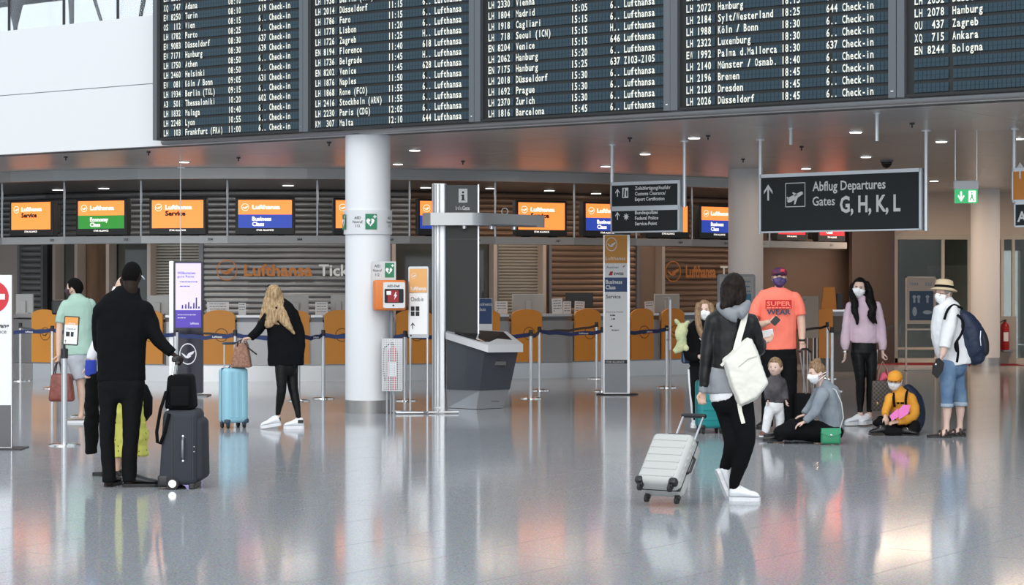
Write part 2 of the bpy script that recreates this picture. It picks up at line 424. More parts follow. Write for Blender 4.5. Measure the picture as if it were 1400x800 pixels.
# ---- pillars
m_band = mat('pillar_band_steel', (.36, .35, .34), .36, .8)
def pillar(px, Y, label):
    X = (px-700)*Y/FPX; t = thing('round_pillar', label, 'pillar', (X, Y, 0))
    MB().lathe([(.294, .17), (.294, CEIL)], 48, frame(X, Y)).build('shaft', m_white, t, smooth='auto')
    MB().lathe([(.299, 0.0), (.299, .17)], 48, frame(X, Y)).build('base_band', m_band, t, smooth='auto')
    MB().box(.12, .27, -.305, -.2, .17, CEIL, frame(X, Y, 0, .42)) 
    return t
P1 = pillar(503, 26.72, 'white round pillar nearest the camera with green first aid signs')
pillar(1019.5, 34.6, 'pale round pillar behind the big departures sign')
pillar(1347, 42.0, 'far round pillar beside the glazed wall at right')

# ---- downlights and small ceiling fittings
m_lamp = mat('downlight_lens', (1, .93, .85), .3, emit=6); m_lampo = mat('downlight_off', (.5, .5, .5), .2, .5)
def fit(px, py, z=CEIL): 
    Y = (z-EYE)*FPX/(HOR-py); return Vector(((px-700)*Y/FPX, Y, z))
DL = [(1170, 180, 'above the big departures sign, nearest the board'), (949, 188, 'just behind the right pole of the small signs'), (882, 210, 'straight above the customs sign'),
      (828, 227, 'left of the customs sign pole, furthest back'), (1184, 214, 'above the right half of the big departures sign'), (1102, 230, 'just over the top edge of the big departures sign'),
      (1287, 193, 'left of the exit sign rods'), (1277, 247, 'low in view left of the exit sign'), (1392, 189, 'at the right edge of the photograph'),
      (567, 205, 'right of the white pillar, nearer one'), (544, 224, 'right of the white pillar, farther one'), (252, 221, 'beside the hanging cable over the purple totem')]
for px, py, w in DL:
    p = fit(px, py); t = thing('ceiling_downlight', 'round recessed ceiling downlight '+w, 'ceiling light', p, 'recessed lights in the metal ceiling')
    MB().lathe([(.105, -.010), (.105, .0)], 20, frame(p.x, p.y, CEIL)).build('rim', m_steel_l, t)
    MB().lathe([(.075, -.016), (.075, -.011)], 20, frame(p.x, p.y, CEIL)).build('lens', m_lamp, t)
for px, py, w in ((79, 259, 'above the leftmost screen'), (142, 257, 'above the green economy screen'), (394, 253, 'above the first blue business screen'), (582, 256, 'left of the kiosk mast top'),
                  (671, 257, 'right of the kiosk information panel'), (751, 260, 'above the screen right of the kiosk'), (815, 264, 'left of the customs sign'), (956, 272, 'right of the customs sign')):
    p = fit(px, py, 3.45); t = thing('soffit_light', 'small oval light in the low soffit '+w, 'ceiling light', p, 'lights in the low soffit over the screens')
    MB().lathe([(.12, -.012), (.12, .0)], 20, frame(p.x, p.y, 3.45)).build('rim', m_steel_l, t)
    MB().lathe([(.095, -.016), (.095, -.011)], 20, frame(p.x, p.y, 3.45)).build('lens', m_lamp, t)
for px, py, w in ((90, 214, 'above the leftmost screen'), (203, 207, 'left of the hanging cable'), (326, 215, 'above the first blue business screen'), (450, 194, 'left of the white pillar'), (633, 220, 'above the kiosk panel'),
                  (760, 241, 'over the screen right of the kiosk'), (861, 188, 'under the third departures board'), (968, 185, 'under the fourth departures board'), (1016, 217, 'in front of the rear pillar'), (1247, 168, 'right of the big departures sign'), (1096, 200, 'between two hanging rods')):
    p = fit(px, py); t = thing('sprinkler', 'tiny dark ceiling sprinkler '+w, 'sprinkler', p, 'sprinklers under the metal ceiling')
    MB().lathe([(.03, -.02), (.03, 0)], 10, frame(p.x, p.y, CEIL)).build('rosette', m_dark, t); MB().cyl((p.x, p.y, CEIL-.06), (p.x, p.y, CEIL-.02), .010, 8).build('nozzle', m_dark, t)
p = fit(1212, 219); t = thing('dome_camera', 'small dome camera on the ceiling above the big departures sign', 'camera', p)
MB().lathe([(.10, -.03), (.11, 0)], 20, frame(p.x, p.y, CEIL)).build('mount', m_grey, t); MB().lathe([(.01, -.13), (.05, -.11), (.085, -.06), (.09, -.03)], 20, frame(p.x, p.y, CEIL)).build('dome', m_black, t, smooth=True)
for px, y0, y1, w in ((1081, 176, 198, 'left'), (1199, 155, 193, 'right')):
    p = fit(px, y0); s_ = p.y/FPX; t = thing('ceiling_rod', 'short grey rod hanging from ceiling, '+w+' of the pair above departures sign', 'rod', p)
    MB().cyl((p.x, p.y, CEIL), (p.x, p.y, CEIL-(y1-y0)*s_), .022, 8).build('rod', m_steel_l, t); MB().lathe([(.04, -.01), (.04, 0)], 10, frame(p.x, p.y, CEIL)).build('flange', m_steel_l, t)

# warm lamps of the soffit and ceiling downlights
def lamp(x, y, z, e, col=(1, .72, .5), size=.3):
    l = bpy.data.lights.new('downlight', 'AREA'); l.shape = 'DISK'; l.size = size*2.6; l.energy = e; l.color = col
    o = bpy.data.objects.new('downlight', l); COL.objects.link(o); o.location = (x, y, z-.03)
for px in (80, 240, 394, 582, 671, 751, 815, 956):
    q = arc(px, 2.6)[0]; lamp(q.x, q.y, 3.42, 15, (1, .93, .86) if px < 600 else (1, .76, .56), .45)
lamp(6.3, 41.6, 2.42, 9, (1, .74, .5), .1)
for x, y, e in ((5.6, 40.5, 40), (7.2, 40.5, 50), (8.0, 40.5, 42), (11.8, 40.5, 75), (4.8, 33, 16), (8.5, 34, 26), (2, 33, 14)):
    lamp(x, y, CEIL-.05, e, (1, .74, .54), .4)

# ================================================================= DEPARTURES BOARDS
m_flap = mat('split_flap', (.018, .042, .060), .2, spec=.45)  # bluish base colour stands in for the sky reflected in the glossy flaps
m_boardk = mat('board_black', (.012, .013, .013), .5)
m_frame = mat('board_frame', (.14, .15, .165), .4, .5)
m_flt = mat('flap_lettering', (.95, .93, .80), .5)
ZB, PITCH, CW = 3.68, .1325, .0492
def K(s):
    r = []
    for ln in s.strip().split('\n'):
        r.append([q.strip() for q in ln.split('|')])
    return r
B = [K('''LH  103|Frankfurt (FRA)|11:00|6..|Check-in
LH 2248|Lyon|10:55|6..|Check-in
LH 1832|Malaga|10:40|6..|Check-in
A3  501|Thessaloniki|10:20|602|Check-in
LH 1934|Berlin (TXL)|09:15|6..|Check-in
EW  081|Köln / Bonn|09:05|631|Check-in
LH 2460|Helsinki|08:50|6..|Check-in
LH 1750|Athen|08:50|6..|Check-in
EW 7171|Hamburg|08:30|639|Check-in
EW 9083|Düsseldorf|08:30|637|Check-in
LH 1782|Porto|08:25|6..|Check-in
OS  112|Wien|08:15|6..|Check-in
EW 8250|Turin|08:10|619|Check-in
XQ  747|Adana|08:10|632|Check-in
LH 2366|Zürich|08:10|6..|Check-in'''),
K('''KM  307|Malta|12:10|644|Lufthansa
LH 2230|Paris (CDG)|12:05|6..|Lufthansa
LH 2416|Stockholm (ARN)|11:55|6..|Lufthansa
LH 1868|Rome (FCO)|11:55|6..|Lufthansa
LH 1876|Naples|11:50|6..|Lufthansa
EN 8202|Venice|11:45|628|Lufthansa
LH 1736|Belgrade|11:45|H..|Lufthansa
EN 8194|Florence|11:40|618|Lufthansa
LH 1726|Zagreb|11:25|H..|Lufthansa
LH 1778|Lisbon|11:20|6..|Lufthansa
LH 1786|Faro|11:15|6..|Lufthansa
LH 2014|Düsseldorf|11:15|6..|Lufthansa
LH 1936|Berlin (TXL)|11:05|6..|Lufthansa'''),
K('''LH 1816|Barcelona|15:45|6..|Lufthansa
LH 2370|Zurich|15:30|6..|Lufthansa
LH 1692|Prague|15:30|6..|Lufthansa
LH 2018|Düsseldorf|15:30|6..|Lufthansa
EN 7175|Hamburg|15:25|637|Z103-Z105
LH 2062|Hamburg|15:20|6..|Lufthansa
EN 8204|Venice|15:15|646|Lufthansa
LH  718|Seoul (ICN)|15:15|H..|Lufthansa
LH 1918|Cagliari|15:15|6..|Lufthansa
LH 1804|Madrid|15:05|6..|Lufthansa
LH 2330|Vienna|14:55|6..|Lufthansa'''),
K('''LH 2026|Düsseldorf|18:45|6..|Check-in
LH 2128|Dresden|18:45|6..|Check-in
LH 2196|Bremen|18:45|6..|Check-in
LH 2140|Münster / Osnab.|18:40|6..|Check-in
EW 1992|Palma d.Mallorca|18:30|637|Check-in
LH 2322|Luxemburg|18:30|6..|Check-in
LH 1988|Köln / Bonn|18:30|6..|Check-in
LH 2184|Sylt/Westerland|18:25|644|Check-in
LH 2072|Hamburg|18:15|6..|Check-in
LH 2488|London|18:15|6..|Check-in'''),
K('''||||
||||
||||
EN 8244|Bologna|||
XQ  715|Ankara|||
OU  437|Zagreb|||
LH 2078|Hamburg|||
LH 2032|Düsseldorf|||''')]
PAN = [(211, 216.5, 411, 415.8), (416.2, 423, 643, 650), (650.5, 658.5, 909, 917.8), (918.2, 928, 1216, 1226.5), (1227.5, 1238, None, None)]
BL = ['leftmost departures board, last line Frankfurt', 'second departures board from left, last line Malta', 'third departures board from left, last line Barcelona', 'fourth departures board from left, last line Düsseldorf', 'rightmost departures board with three blank lines at the bottom']
for n_, (f0, p0, p1, f1) in enumerate(PAN):
    s0 = s_of(f0); s1 = s_of(p0); s2 = s_of(p1) if p1 else s1+2.72; s3 = s_of(f1) if f1 else s2+.1
    ZT = ZB+16*PITCH+.1
    o = pl((s0+s3)/2, .1, ZB); t = thing('departures_board', 'black split-flap '+BL[n_], 'departures board', o, 'departures boards')
    MB().box(s1, s2, .03, .33, ZB-.01, ZT, PLM).build('backing', m_boardk, t)
    b = MB(); b.box(s0, s1, -.03, .34, ZB-.015, ZT, PLM).build('side_post', m_frame, t)
    b = MB(); b.box(s2, s3, -.03, .34, ZB-.015, ZT, PLM).build('side_post', m_frame, t)
    b = MB(); b.box(s2+.03, s3-.03, -.034, -.03, ZB+.05, ZB+.06, PLM); b.build('maker_mark', m_whitep, t)
    MB().box(s1, s2, -.02, .33, ZB-.015, ZB+.012, PLM).build('bottom_rail', m_boardk, t)
    k_ = (s2-s1)/2.72; nc = int((s2-s1-.09)/(CW*k_))
    for r in range(16):
        zc = ZB+.075+r*PITCH; b = MB()
        for c in range(nc):
            x = s1+.09+c*CW*k_
            if c in (8, 26, 38): continue
            b.box(x+.002, x+CW*k_-.002, .012, .032, zc-.047, zc-.001, PLM); b.box(x+.002, x+CW*k_-.002, .015, .032, zc+.001, zc+.047, PLM)
        fr = b.build('flap_row', m_flap, t, kind='stuff')
        if r < len(B[n_]) and any(B[n_][r]):
            row = B[n_][r]; b = MB()
            for st, off in zip(row, (.098, .527, 1.365, 1.937, 2.136)):
                if st: text(b, st, s1+off*k_, zc-.041, .082, PLM, mono=CW*k_, bold=.018, y=.009)
            b.build('lettering', m_flt, fr)

# ================================================================= SCREENS ON THE GANTRY
gp, _ = arc(350, .9); gt = thing('screen_gantry', 'long grey curved shelf beam on thin hangers carrying the check-in screens', 'gantry', (gp.x, gp.y, 2.374))
poles = [-60, 3, 88, 193, 311, 434, 560, 677, 785, 870, 946, 1005, 1052, 1158]
m_beam = [mat('beam_grey', (.40, .40, .40), .4, .3), mat('beam_grey_light', (.52, .52, .52), .4, .3)]
for i, (a_, b_) in enumerate(zip(poles, poles[1:])):
    b = MB(); apanel(b, a_, b_, .85, 2.374, 2.5, .35); b.build('beam_segment', m_beam[i % 2], gt)
    q, yaw = arc(b_-(b_-a_)*.2, .84); b = MB(); text(b, '36%d' % i if i > 3 else '35%d' % (i+1), 0, 2.42, .04, frame(q.x, q.y, 0, yaw), align='c', y=-.005, bold=.02); b.build('desk_number', m_ink, gt)
for px in poles[:-1]:
    q, _ = arc(px, 1.0); MB().cyl((q.x, q.y, 2.5), (q.x, q.y, 3.46), .018, 8).build('hanger', m_steel_l, gt)
SCR = [(16.5, 68, 'S', 'at the far left'), (107.5, 169, 'E', 'with green lower half'), (208, 277.5, 'S', 'behind the hanging cable'), (325.7, 399, 'B', 'between the cable and the white pillar'),
       (459.6, 531, 'S', 'half hidden by the white pillar'), (575, 643, 'B', 'half hidden by the kiosk mast'), (709, 772, 'S', 'crossed by the kiosk arm'), (798.7, 862, 'B', 'left behind the small hanging signs'),
       (886, 941, 'S', 'right behind the small hanging signs'), (960, 1007, 'B', 'beside the rear pillar'), (1067, 1098, 'R', 'red, left one under the big sign'), (1123, 1152, 'R', 'red, right one under the big sign')]
for x0, x1, k, w in SCR:
    q, yaw = arc((x0+x1)/2, .95); s_ = q.y/FPX; view = math.atan2(q.x, q.y)
    wid = .915 if x0 < 1050 else .8; M = frame(q.x, q.y, 2.5, yaw)
    kind = {'S': 'orange service', 'E': 'orange and green economy class', 'B': 'orange and blue business class', 'R': 'orange and first class'}[k]
    t = thing('check_in_screen', kind+' screen in black casing '+w, 'screen', (q.x, q.y, 2.5), 'check-in screens on the gantry')
    b = MB(); b.rbox(-wid/2-.05, wid/2+.05, 0, .14, .015, .655, .015, 2, M); b.rbox(-wid/2+.05, wid/2-.05, .12, .34, .06, .6, .03, 2, M); b.build('casing', m_dark, t)
    b = MB(); b.box(-.32, -.22, .02, .2, 0, .03, M); b.box(.22, .32, .02, .2, 0, .03, M); b.build('foot', m_rubber, t)
    zs0, zs1 = .135, .615; zm = zs0+(zs1-zs0)*.48
    b = MB(); b.flat([(-wid/2, zs0 if k == 'S' else zm), (wid/2, zs0 if k == 'S' else zm), (wid/2, zs1), (-wid/2, zs1)], -.002, M); b.build('screen', m_scr_o, t)
    if k != 'S':
        b = MB(); b.flat([(-wid/2, zs0), (wid/2, zs0), (wid/2, zm), (-wid/2, zm)], -.002, M); b.build('screen_band', {'E': m_scr_g, 'B': m_scr_b, 'R': m_scr_r}[k], t)
    b = MB(); crane(b, -wid*.37, zs1-.125, .062, M, -.004); b.build('emblem', m_scr_w, t)
    b = MB(); text(b, 'Lufthansa', -wid*.24, zs1-.155, .068, M, bold=.035, y=-.004, width=wid*.52); b.build('lettering', m_scr_w, t)
    b = MB()
    if k != 'S':
        w1 = {'E': 'Economy', 'B': 'Business', 'R': 'First'}[k]
        text(b, w1, -wid*.24, zm-.105, .066, M, bold=.03, y=-.004); text(b, 'Class', -wid*.24, zm-.195, .066, M, bold=.03, y=-.004); b.build('lettering', m_scr_w, t); b = MB()
    text(b, 'STAR ALLIANCE', 0, .085, .028, M, align='c', bold=.02, y=-.004)
    b.build('lettering', m_scr_w, t)
    if k == 'S':
        b = MB(); text(b, 'Service', -wid*.24, zs1-.265, .075, M, bold=.05, y=-.008, width=wid*.40); b.build('lettering', m_ink, t)

# ================================================================= CHECK-IN DESKS
m_or = m_orange
DSK = [(46, 79, 'leftmost, beside the far left stanchion'), (150, 224, 'behind the person in black'), (279, 322, 'just right of the purple totem'), (380, 423, 'behind the blonde person'), (443, 485, 'left of the white pillar'),
       (541, 590, 'between pillar and kiosk'), (640, 682, 'behind the kiosk desk'), (698, 739, 'right of the kiosk desk'), (784, 819, 'left of the tall pylon'), (861, 891, 'right of the tall pylon'), (903, 933, 'behind the girl with plush toy'), (985, 1010, 'behind the person in leather jacket')]
DZ = 1.0
for i, (a_, b_, w) in enumerate(DSK):
    nx = DSK[i+1][0] if i+1 < len(DSK) else 1040
    if i == 1: a_ = 182
    q, yaw = arc((a_+b_)/2, DZ); A0 = arc(a_, DZ)[0]; B0 = arc(b_, DZ)[0]; wd = (B0-A0).length; M = frame(q.x, q.y, 0, yaw)
    t = thing('check_in_desk', 'steel check-in desk with orange shield panel '+w, 'desk', (q.x, q.y, 0), 'check-in desks along the curve')
    hw = wd/2; poly = [(-hw, .30), (hw, .30), (hw, 1.12)]+[(hw*math.cos(math.radians(a)), 1.12+.11*math.sin(math.radians(a))) for a in range(15, 180, 15)]+[(-hw, 1.12)]
    MB().prism(poly, -.06, -.02, M).build('orange_panel', m_or, t)
    b = MB(); ring(b, hw*.15, .80, .115, .012, M, -.063); b.flat([(hw*.15+x*.115, .80+z*.115) for x, z in ((-.75, .1), (-.2, -.2), (.75, .3), (.1, -.35), (-.4, -.3))], -.063, M); b.build('emblem', mat('emblem_brown', (.16, .06, .01), .5), t)
    b = MB(); apanel(b, a_-1, b_+1, DZ, .28, 1.0, .6); b.build('cabinet', m_steel, t)
    b = MB(); apanel(b, b_+1, nx-1, DZ+.06, .28, 1.02, .6); b.build('front_panel', m_steel, t)
    b = MB(); apanel(b, a_-1, nx-1, DZ+.02, 0, .275, .6); b.build('kick_plate', m_steel_l, t)
    b = MB(); apanel(b, b_+2, nx-2, DZ-.03, 1.10, 1.14, .7); b.build('worktop', m_steel_l, t)
    b = MB(); apanel(b, b_+2, nx-2, DZ+.1, 1.02, 1.10, .5); b.build('shadow_gap', m_grey, t)
# left of first desk
q, yaw = arc(0, DZ); t = thing('counter_end', 'plain grey counter end at the left edge of the photograph', 'counter', (q.x, q.y, 0))
b = MB(); apanel(b, -90, 45, DZ+.05, .28, 1.05, .6); b.build('front_panel', m_steel, t); b = MB(); apanel(b, -90, 45, DZ, 1.08, 1.14, .7); b.build('worktop', m_steel_l, t)
b = MB(); apanel(b, -90, 45, DZ+.02, 0, .275, .6); b.build('kick_plate', m_steel_l, t)

m_pc = mat('pc_white', (.55, .55, .54), .4)
def pcmon(px0, px1, py0, py1, w, off=1.55):
    q, yaw = arc((px0+px1)/2, off); s_ = q.y/FPX; hw = (px1-px0)*s_/2; z1 = EYE+(HOR-py0)*s_; zb = 1.14; M = frame(q.x, q.y, 0, yaw*.4+random.uniform(-.15, .15))
    t = thing('computer_monitor', 'white computer monitor seen from behind '+w, 'monitor', (q.x, q.y, zb))
    MB().rbox(-hw, hw, 0, .05, z1-.36, z1, .012, 2, M).build('screen_back', m_pc, t)
    b = MB(); b.rbox(-.05, .05, -.05, .0, zb, z1-.12, .01, 2, M); b.rbox(-.13, .13, -.1, .12, zb, zb+.02, .008, 2, M); b.build('stand', m_pc, t)
for a in ((20, 46, 402, 430, 'left of the leftmost orange panel'), (201, 232, 404, 430, 'left of the purple totem'), (388, 422, 404, 430, 'right of the blonde head'), (452, 474, 403, 430, 'left of the white pillar'),
          (700, 744, 402, 428, 'right of the kiosk'), (894, 930, 402, 432, 'left of the girl with plush toy')): pcmon(*a)
def csign(px0, px1, py0, py1, w, m=m_whitep, lean=0.0, off=1.25):
    q, yaw = arc((px0+px1)/2, off); s_ = q.y/FPX; hw = (px1-px0)*s_/2; z1 = EYE+(HOR-py0)*s_; M = frame(q.x, q.y, 1.14, yaw*.5) @ Matrix.Rotation(lean, 4, 'Y')
    h = max(.1, z1-1.14); t = thing('counter_notice', 'small white notice on the counter '+w, 'notice', (q.x, q.y, 1.14))
    MB().box(-hw, hw, 0, .012, 0, h, M).build('sheet', m, t); b = MB(); bars(b, -hw*.75, hw*.75, h*.82, max(2, int(h/.055)), .045, .016, M, -.003); b.build('print', m_grey, t, kind='stuff')
    MB().box(-hw*.6, hw*.6, 0.012, .08, 0, .01, M).build('foot', m_dark, t)
for a in ((283, 313, 413, 428, 'just above the orange panel right of the totem'), (326, 336, 414, 432, 'left of the blonde person'), (431, 448, 413, 437, 'right of the blonde person'),
          (677, 694, 412, 438, 'right behind the kiosk'), (755, 770, 408, 432, 'leftmost of three left of the pylon', m_whitep, -.05), (770, 781, 412, 432, 'middle of three left of the pylon'), (785, 799, 412, 430, 'rightmost of three left of the pylon', m_whitep, .05),
          (882, 895, 412, 434, 'right of the pylon, leaning', m_whitep, -.08)): csign(*a)
q, _ = arc(150, 1.4); tag(MB().rbox(q.x-1.0, q.x-.55, q.y-.1, q.y+.25, 1.14, 1.4, .03, 2).build('counter_printer', m_dark), 'dark low printer on the counter beside the leftmost white monitor', 'printer')
q, _ = arc(792, 1.6); t = thing('computer_screen', 'dark computer screen behind the rightmost counter notice left of the pylon', 'monitor', (q.x, q.y, 1.14))
MB().rbox(q.x-.25, q.x+.25, q.y, q.y+.04, 1.24, 1.52, .01, 2).build('panel', m_dark, t); MB().box(q.x-.03, q.x+.03, q.y, q.y+.1, 1.14, 1.26).build('stand', m_dark, t)

# ================================================================= BELT BARRIERS
def stanchion(px, ybase, label, h=1.0):
    Y = ydepth(ybase); X = (px-700)*Y/FPX; t = thing('belt_stanchion', label, 'barrier post', (X, Y, 0), 'belt barrier posts')
    M = frame(X, Y)
    MB().lathe([(.165, 0), (.165, .012), (.12, .022), (.03, .03)], 24, M).build('base', m_chrome, t, smooth='auto')
    MB().lathe([(.027, .02), (.027, h-.08)], 16, M).build('post', m_steel_l, t, smooth='auto')
    MB().lathe([(.031, h-.085), (.031, h), (.02, h+.006)], 16, M).build('head', m_dark, t, smooth='auto')
    return Vector((X, Y, 0))
S = {}
for k, px, yb, lb in (('a', 28, 521, 'far left chrome belt post with round base'), ('b', 71.5, 531, 'belt post in front of the leftmost orange panel'), ('c', 240, 545, 'belt post behind the suitcase handle of the person in black'), ('d', 321.6, 545, 'belt post behind the light blue suitcase'),
                      ('e', 408, 548, 'belt post behind the legs of the blonde person'), ('f', 442, 545, 'belt post left of the white pillar'), ('f2', 554, 548, 'belt post behind the check-in sign stand'), ('g', 725.7, 545, 'belt post nearest the kiosk desk, left one of the pair'),
                      ('h', 737.5, 534, 'belt post right of the kiosk, right one of the pair'), ('i', 815.5, 518, 'farthest belt post, left of the tall pylon'), ('j', 823.5, 535, 'belt post hard against the left edge of the tall pylon'), ('k', 911.5, 530, 'belt post left of the girl with the plush toy'),
                      ('l', 1137.5, 535, 'belt post left of the person in pink sweater'), ('m', 1131, 518, 'farther belt post before the orange desk at right')):
    S[k] = stanchion(px, yb, lb)
def belt(a, b, z, label, h=.06, m=m_navy, mark=True):
    A_ = S[a] if isinstance(a, str) else a; B_ = S[b] if isinstance(b, str) else b
    t = thing('barrier_belt', label, 'belt', ((A_+B_)/2)+Vector((0, 0, z))); d = (B_-A_).normalized()
    n = Vector((-d.y, d.x, 0)); bb = MB(); N_ = 8; pts = []
    for i in range(N_+1):
        f = i/N_; pts.append(A_.lerp(B_, f)+d*(.03*(1-2*f))+Vector((0, 0, z-.035*4*f*(1-f)-(.01*math.sin(i*2)))))
    for p, q in zip(pts, pts[1:]):
        bb.add([p-n*.002, q-n*.002, q+n*.002, p+n*.002, p-n*.002+Vector((0, 0, h)), q-n*.002+Vector((0, 0, h)), q+n*.002+Vector((0, 0, h)), p+n*.002+Vector((0, 0, h))],
               [(0, 1, 2, 3), (4, 5, 6, 7), (0, 1, 5, 4), (1, 2, 6, 5), (2, 3, 7, 6), (3, 0, 4, 7)])
    bb.build('webbing', m, t)
    if mark:
        c = pts[6]; yaw = math.atan2(d.y, d.x); b2 = MB(); text(b2, 'Lufthansa', -.1, .012, .026, Matrix.Translation(c) @ Matrix.Rotation(yaw, 4, 'Z'), bold=.02, y=-.008); b2.build('lettering', m_whitep, t)
W_ = lambda px, Y: Vector(((px-700)*Y/FPX, Y, 0))
belt(W_(-40, 33.5), 'b', .90, 'navy belt running from left edge across the leftmost orange panel')
belt('b', 'c', .90, 'navy belt passing behind the green polo shirt'); belt('a', 'b', .92, 'dark upper belt at far left, running to the rear post', .04, m_dark, False)
belt('c', 'd', .90, 'navy belt across the purple totem'); belt('d', 'e', .90, 'navy belt behind the blonde person'); belt('e', 'f', .90, 'short navy belt left of the white pillar')
belt(W_(250, 33), 'e', .90, 'thin dark upper belt behind the purple totem and brown handbag', .035, m_dark, False)
belt('f', 'f2', .90, 'navy belt passing behind the white pillar'); belt('f2', 'g', .90, 'navy belt passing behind the kiosk'); belt('g', 'h', .90, 'very short navy belt right of the kiosk desk')
belt('h', 'j', .90, 'navy belt between kiosk and pylon, lower one'); belt('h', 'i', .92, 'dark belt between kiosk and pylon, upper one rising to the far post', .04, m_dark, False); belt('j', 'k', .91, 'navy belt right of the tall pylon')
belt('e', W_(500, 33), .9, 'thin dark belt crossing towards the white pillar', .035, m_dark, False)
belt(W_(1060, 33), 'm', .91, 'black belt behind the person in the orange shirt', .045, m_dark, False); belt('m', 'l', .90, 'short black belt joining the two posts at right', .045, m_dark, False); belt('l', W_(1220, 36), .9, 'black belt passing behind the person in pink sweater', .045, m_dark, False)
# tall swing-gate bar beside post k
Y = ydepth(531); X = (916.5-700)*Y/FPX; t = thing('gate_bar', 'tall grey gate bar standing beside the belt post left of the girl', 'gate', (X, Y+.05, 0))
b = MB(); b.tube([(X, Y+.05, .62), (X, Y+.05, 1.42), (X-.03, Y+.05, 1.47), (X-.08, Y+.05, 1.47)], .022, 10); b.build('bar', m_steel_l, t)
b = MB(); b.cyl((X-.06, Y, .78), (X, Y+.05, .78), .012, 8); b.cyl((X-.06, Y, .96), (X, Y+.05, .96), .012, 8); b.build('bracket', m_steel_l, t)
MB().cyl((X, Y+.05, 0), (X, Y+.05, .62), .018, 10).build('post', m_steel, t)

# ================================================================= HANGING SIGNS
m_signk = mat('sign_charcoal', (.018, .020, .023), .35, spec=.3)
def hsign(name, label, px0, Y0, px1, Y1, z0, z1, paint, poles_=True, ztop=CEIL, m=m_signk, polepx=None):
    a = W_(px0, Y0); b_ = W_(px1, Y1); d = b_-a; w = d.length; yaw = math.atan2(d.y, d.x); M = frame(a.x, a.y, 0, yaw)
    t = thing(name, label, 'sign', (a.x, a.y, z0))
    MB().box(0, w, 0, .07, z0, z1, M).build('face_panel', m, t)
    b = MB()
    for q in ((-.02, w+.02, z1, z1+.045), (-.02, w+.02, z0-.02, z0), (-.02, 0, z0-.02, z1+.045), (w, w+.03, z0-.02, z1+.045)): b.box(q[0], q[1], -.012, .082, q[2], q[3], M)
    b.build('frame', m_steel_l, t)
    paint(t, M, w)
    if poles_:
        for x in (polepx or (-.06, w+.06)):
            b = MB(); b.cyl((x, .06, z0-.03), (x, .06, ztop), .026, 12, M); b.build('pole', m_steel_l, t, smooth='auto')
            MB().lathe([(.06, -.02), (.06, 0)], 14, M @ Matrix.Translation((x, .06, ztop))).build('flange', m_steel_l, t)
    return t
def p_big(t, M, w):
    b = MB(); z0 = 2.375; arrow_up(b, .11, 2.785, .215, M, -.004); b.build('arrow', m_whitep, t); b = MB()
    b2 = .30
    for q in ((.38, .69, 3.000, 3.010), (.38, .69, 2.69, 2.70), (.38, .39, 2.69, 3.01), (.68, .69, 2.69, 3.01)): b.flat([(q[0], q[2]), (q[1], q[2]), (q[1], q[3]), (q[0], q[3])], -.004, M)
    for P in ([(.35, .07), (.37, .05), (.42, .06), (.60, .145), (.595, .17), (.57, .175), (.37, .11)], [(.43, .165), (.45, .17), (.53, .14), (.48, .115)], [(.47, .09), (.52, .11), (.48, .03), (.46, .03)], [(.345, .115), (.36, .12), (.385, .10), (.36, .07)]):
        b.flat([(x+.055, 2.69+z*1.15) for x, z in P], -.004, M)
    b.build('plane_pictogram', m_whitep, t); b = MB()
    text(b, 'Abflug Departures', .80, 2.893, .118, M, bold=.018, y=-.004, width=1.09)
    b.build('lettering', m_whitep, t); b = MB(); text(b, 'Gates', .80, 2.70, .115, M, bold=.012, y=-.004, width=.34)
    b.build('lettering', m_whitep, t); b = MB(); text(b, 'G, H, K, L', 1.215, 2.605, .200, M, bold=.030, y=-.004, width=.89); b.build('lettering', m_whitep, t)
hsign('departures_sign', 'large charcoal hanging sign reading Abflug Departures Gates G, H, K, L', 1041, 27.3, 1257, 25.75, 2.375, 3.09, p_big)
def p_cus(t, M, w):
    b = MB(); arrow_up(b, .09, 2.88, .11, M, -.004); b.build('arrow', m_whitep, t); b = MB(); b.flat([(.17, 2.86), (.27, 2.86), (.27, 3.0), (.17, 3.0)], -.004, M); b.build('white_square', m_whitep, t)
    for i, s in enumerate(('Zollabfertigung/Ausfuhr', 'Customs Clearance/', 'Export Certification')): b = MB(); text(b, s, .38, 2.965-.075*i, .046, M, bold=.02, y=-.004, width=(.58, .50, .48)[i]); b.build('lettering', m_whitep, t)
    b = MB(); b.flat([(.185, 2.87), (.205, 2.87), (.215, 2.99), (.195, 2.99)], -.006, M); b.flat([(.235, 2.88), (.255, 2.88), (.255, 2.96), (.235, 2.96)], -.006, M); b.build('pictogram', m_ink, t)
tS = hsign('customs_sign', 'small charcoal hanging sign about customs clearance, upper one of the pair', 837, 28.3, 927, 27.65, 2.745, 3.035, p_cus, polepx=(-.045, 1.14))
def p_pol(t, M, w):
    b = MB(); arrow_up(b, .09, 2.56, .11, M, -.004); b.build('arrow', m_whitep, t); b = MB()
    for i, s in enumerate(('Bundespolizei', 'Federal Police', 'Service-Point')): b = MB(); text(b, s, .38, 2.63-.075*i, .046, M, bold=.02, y=-.004, width=(.37, .38, .36)[i]); b.build('lettering', m_whitep, t)
    b = MB()
    for k in range(8):
        a = math.pi*k/4; b.flat([(.235+.055*math.cos(a), 2.60+.055*math.sin(a)), (.235+.022*math.cos(a+.4), 2.60+.022*math.sin(a+.4)), (.235+.022*math.cos(a-.4), 2.60+.022*math.sin(a-.4))], -.004, M)
    disc(b, .235, 2.60, .028, M, -.004); b.build('star_emblem', m_whitep, t)
hsign('police_sign', 'small charcoal hanging sign for the federal police service point, lower one of the pair', 837, 28.28, 927, 27.63, 2.40, 2.68, p_pol, False)
def p_or(t, M, w):
    b = MB(); arrow_up(b, .09, 2.98, .2, M, -.004); b.build('lettering', m_whitep, t)
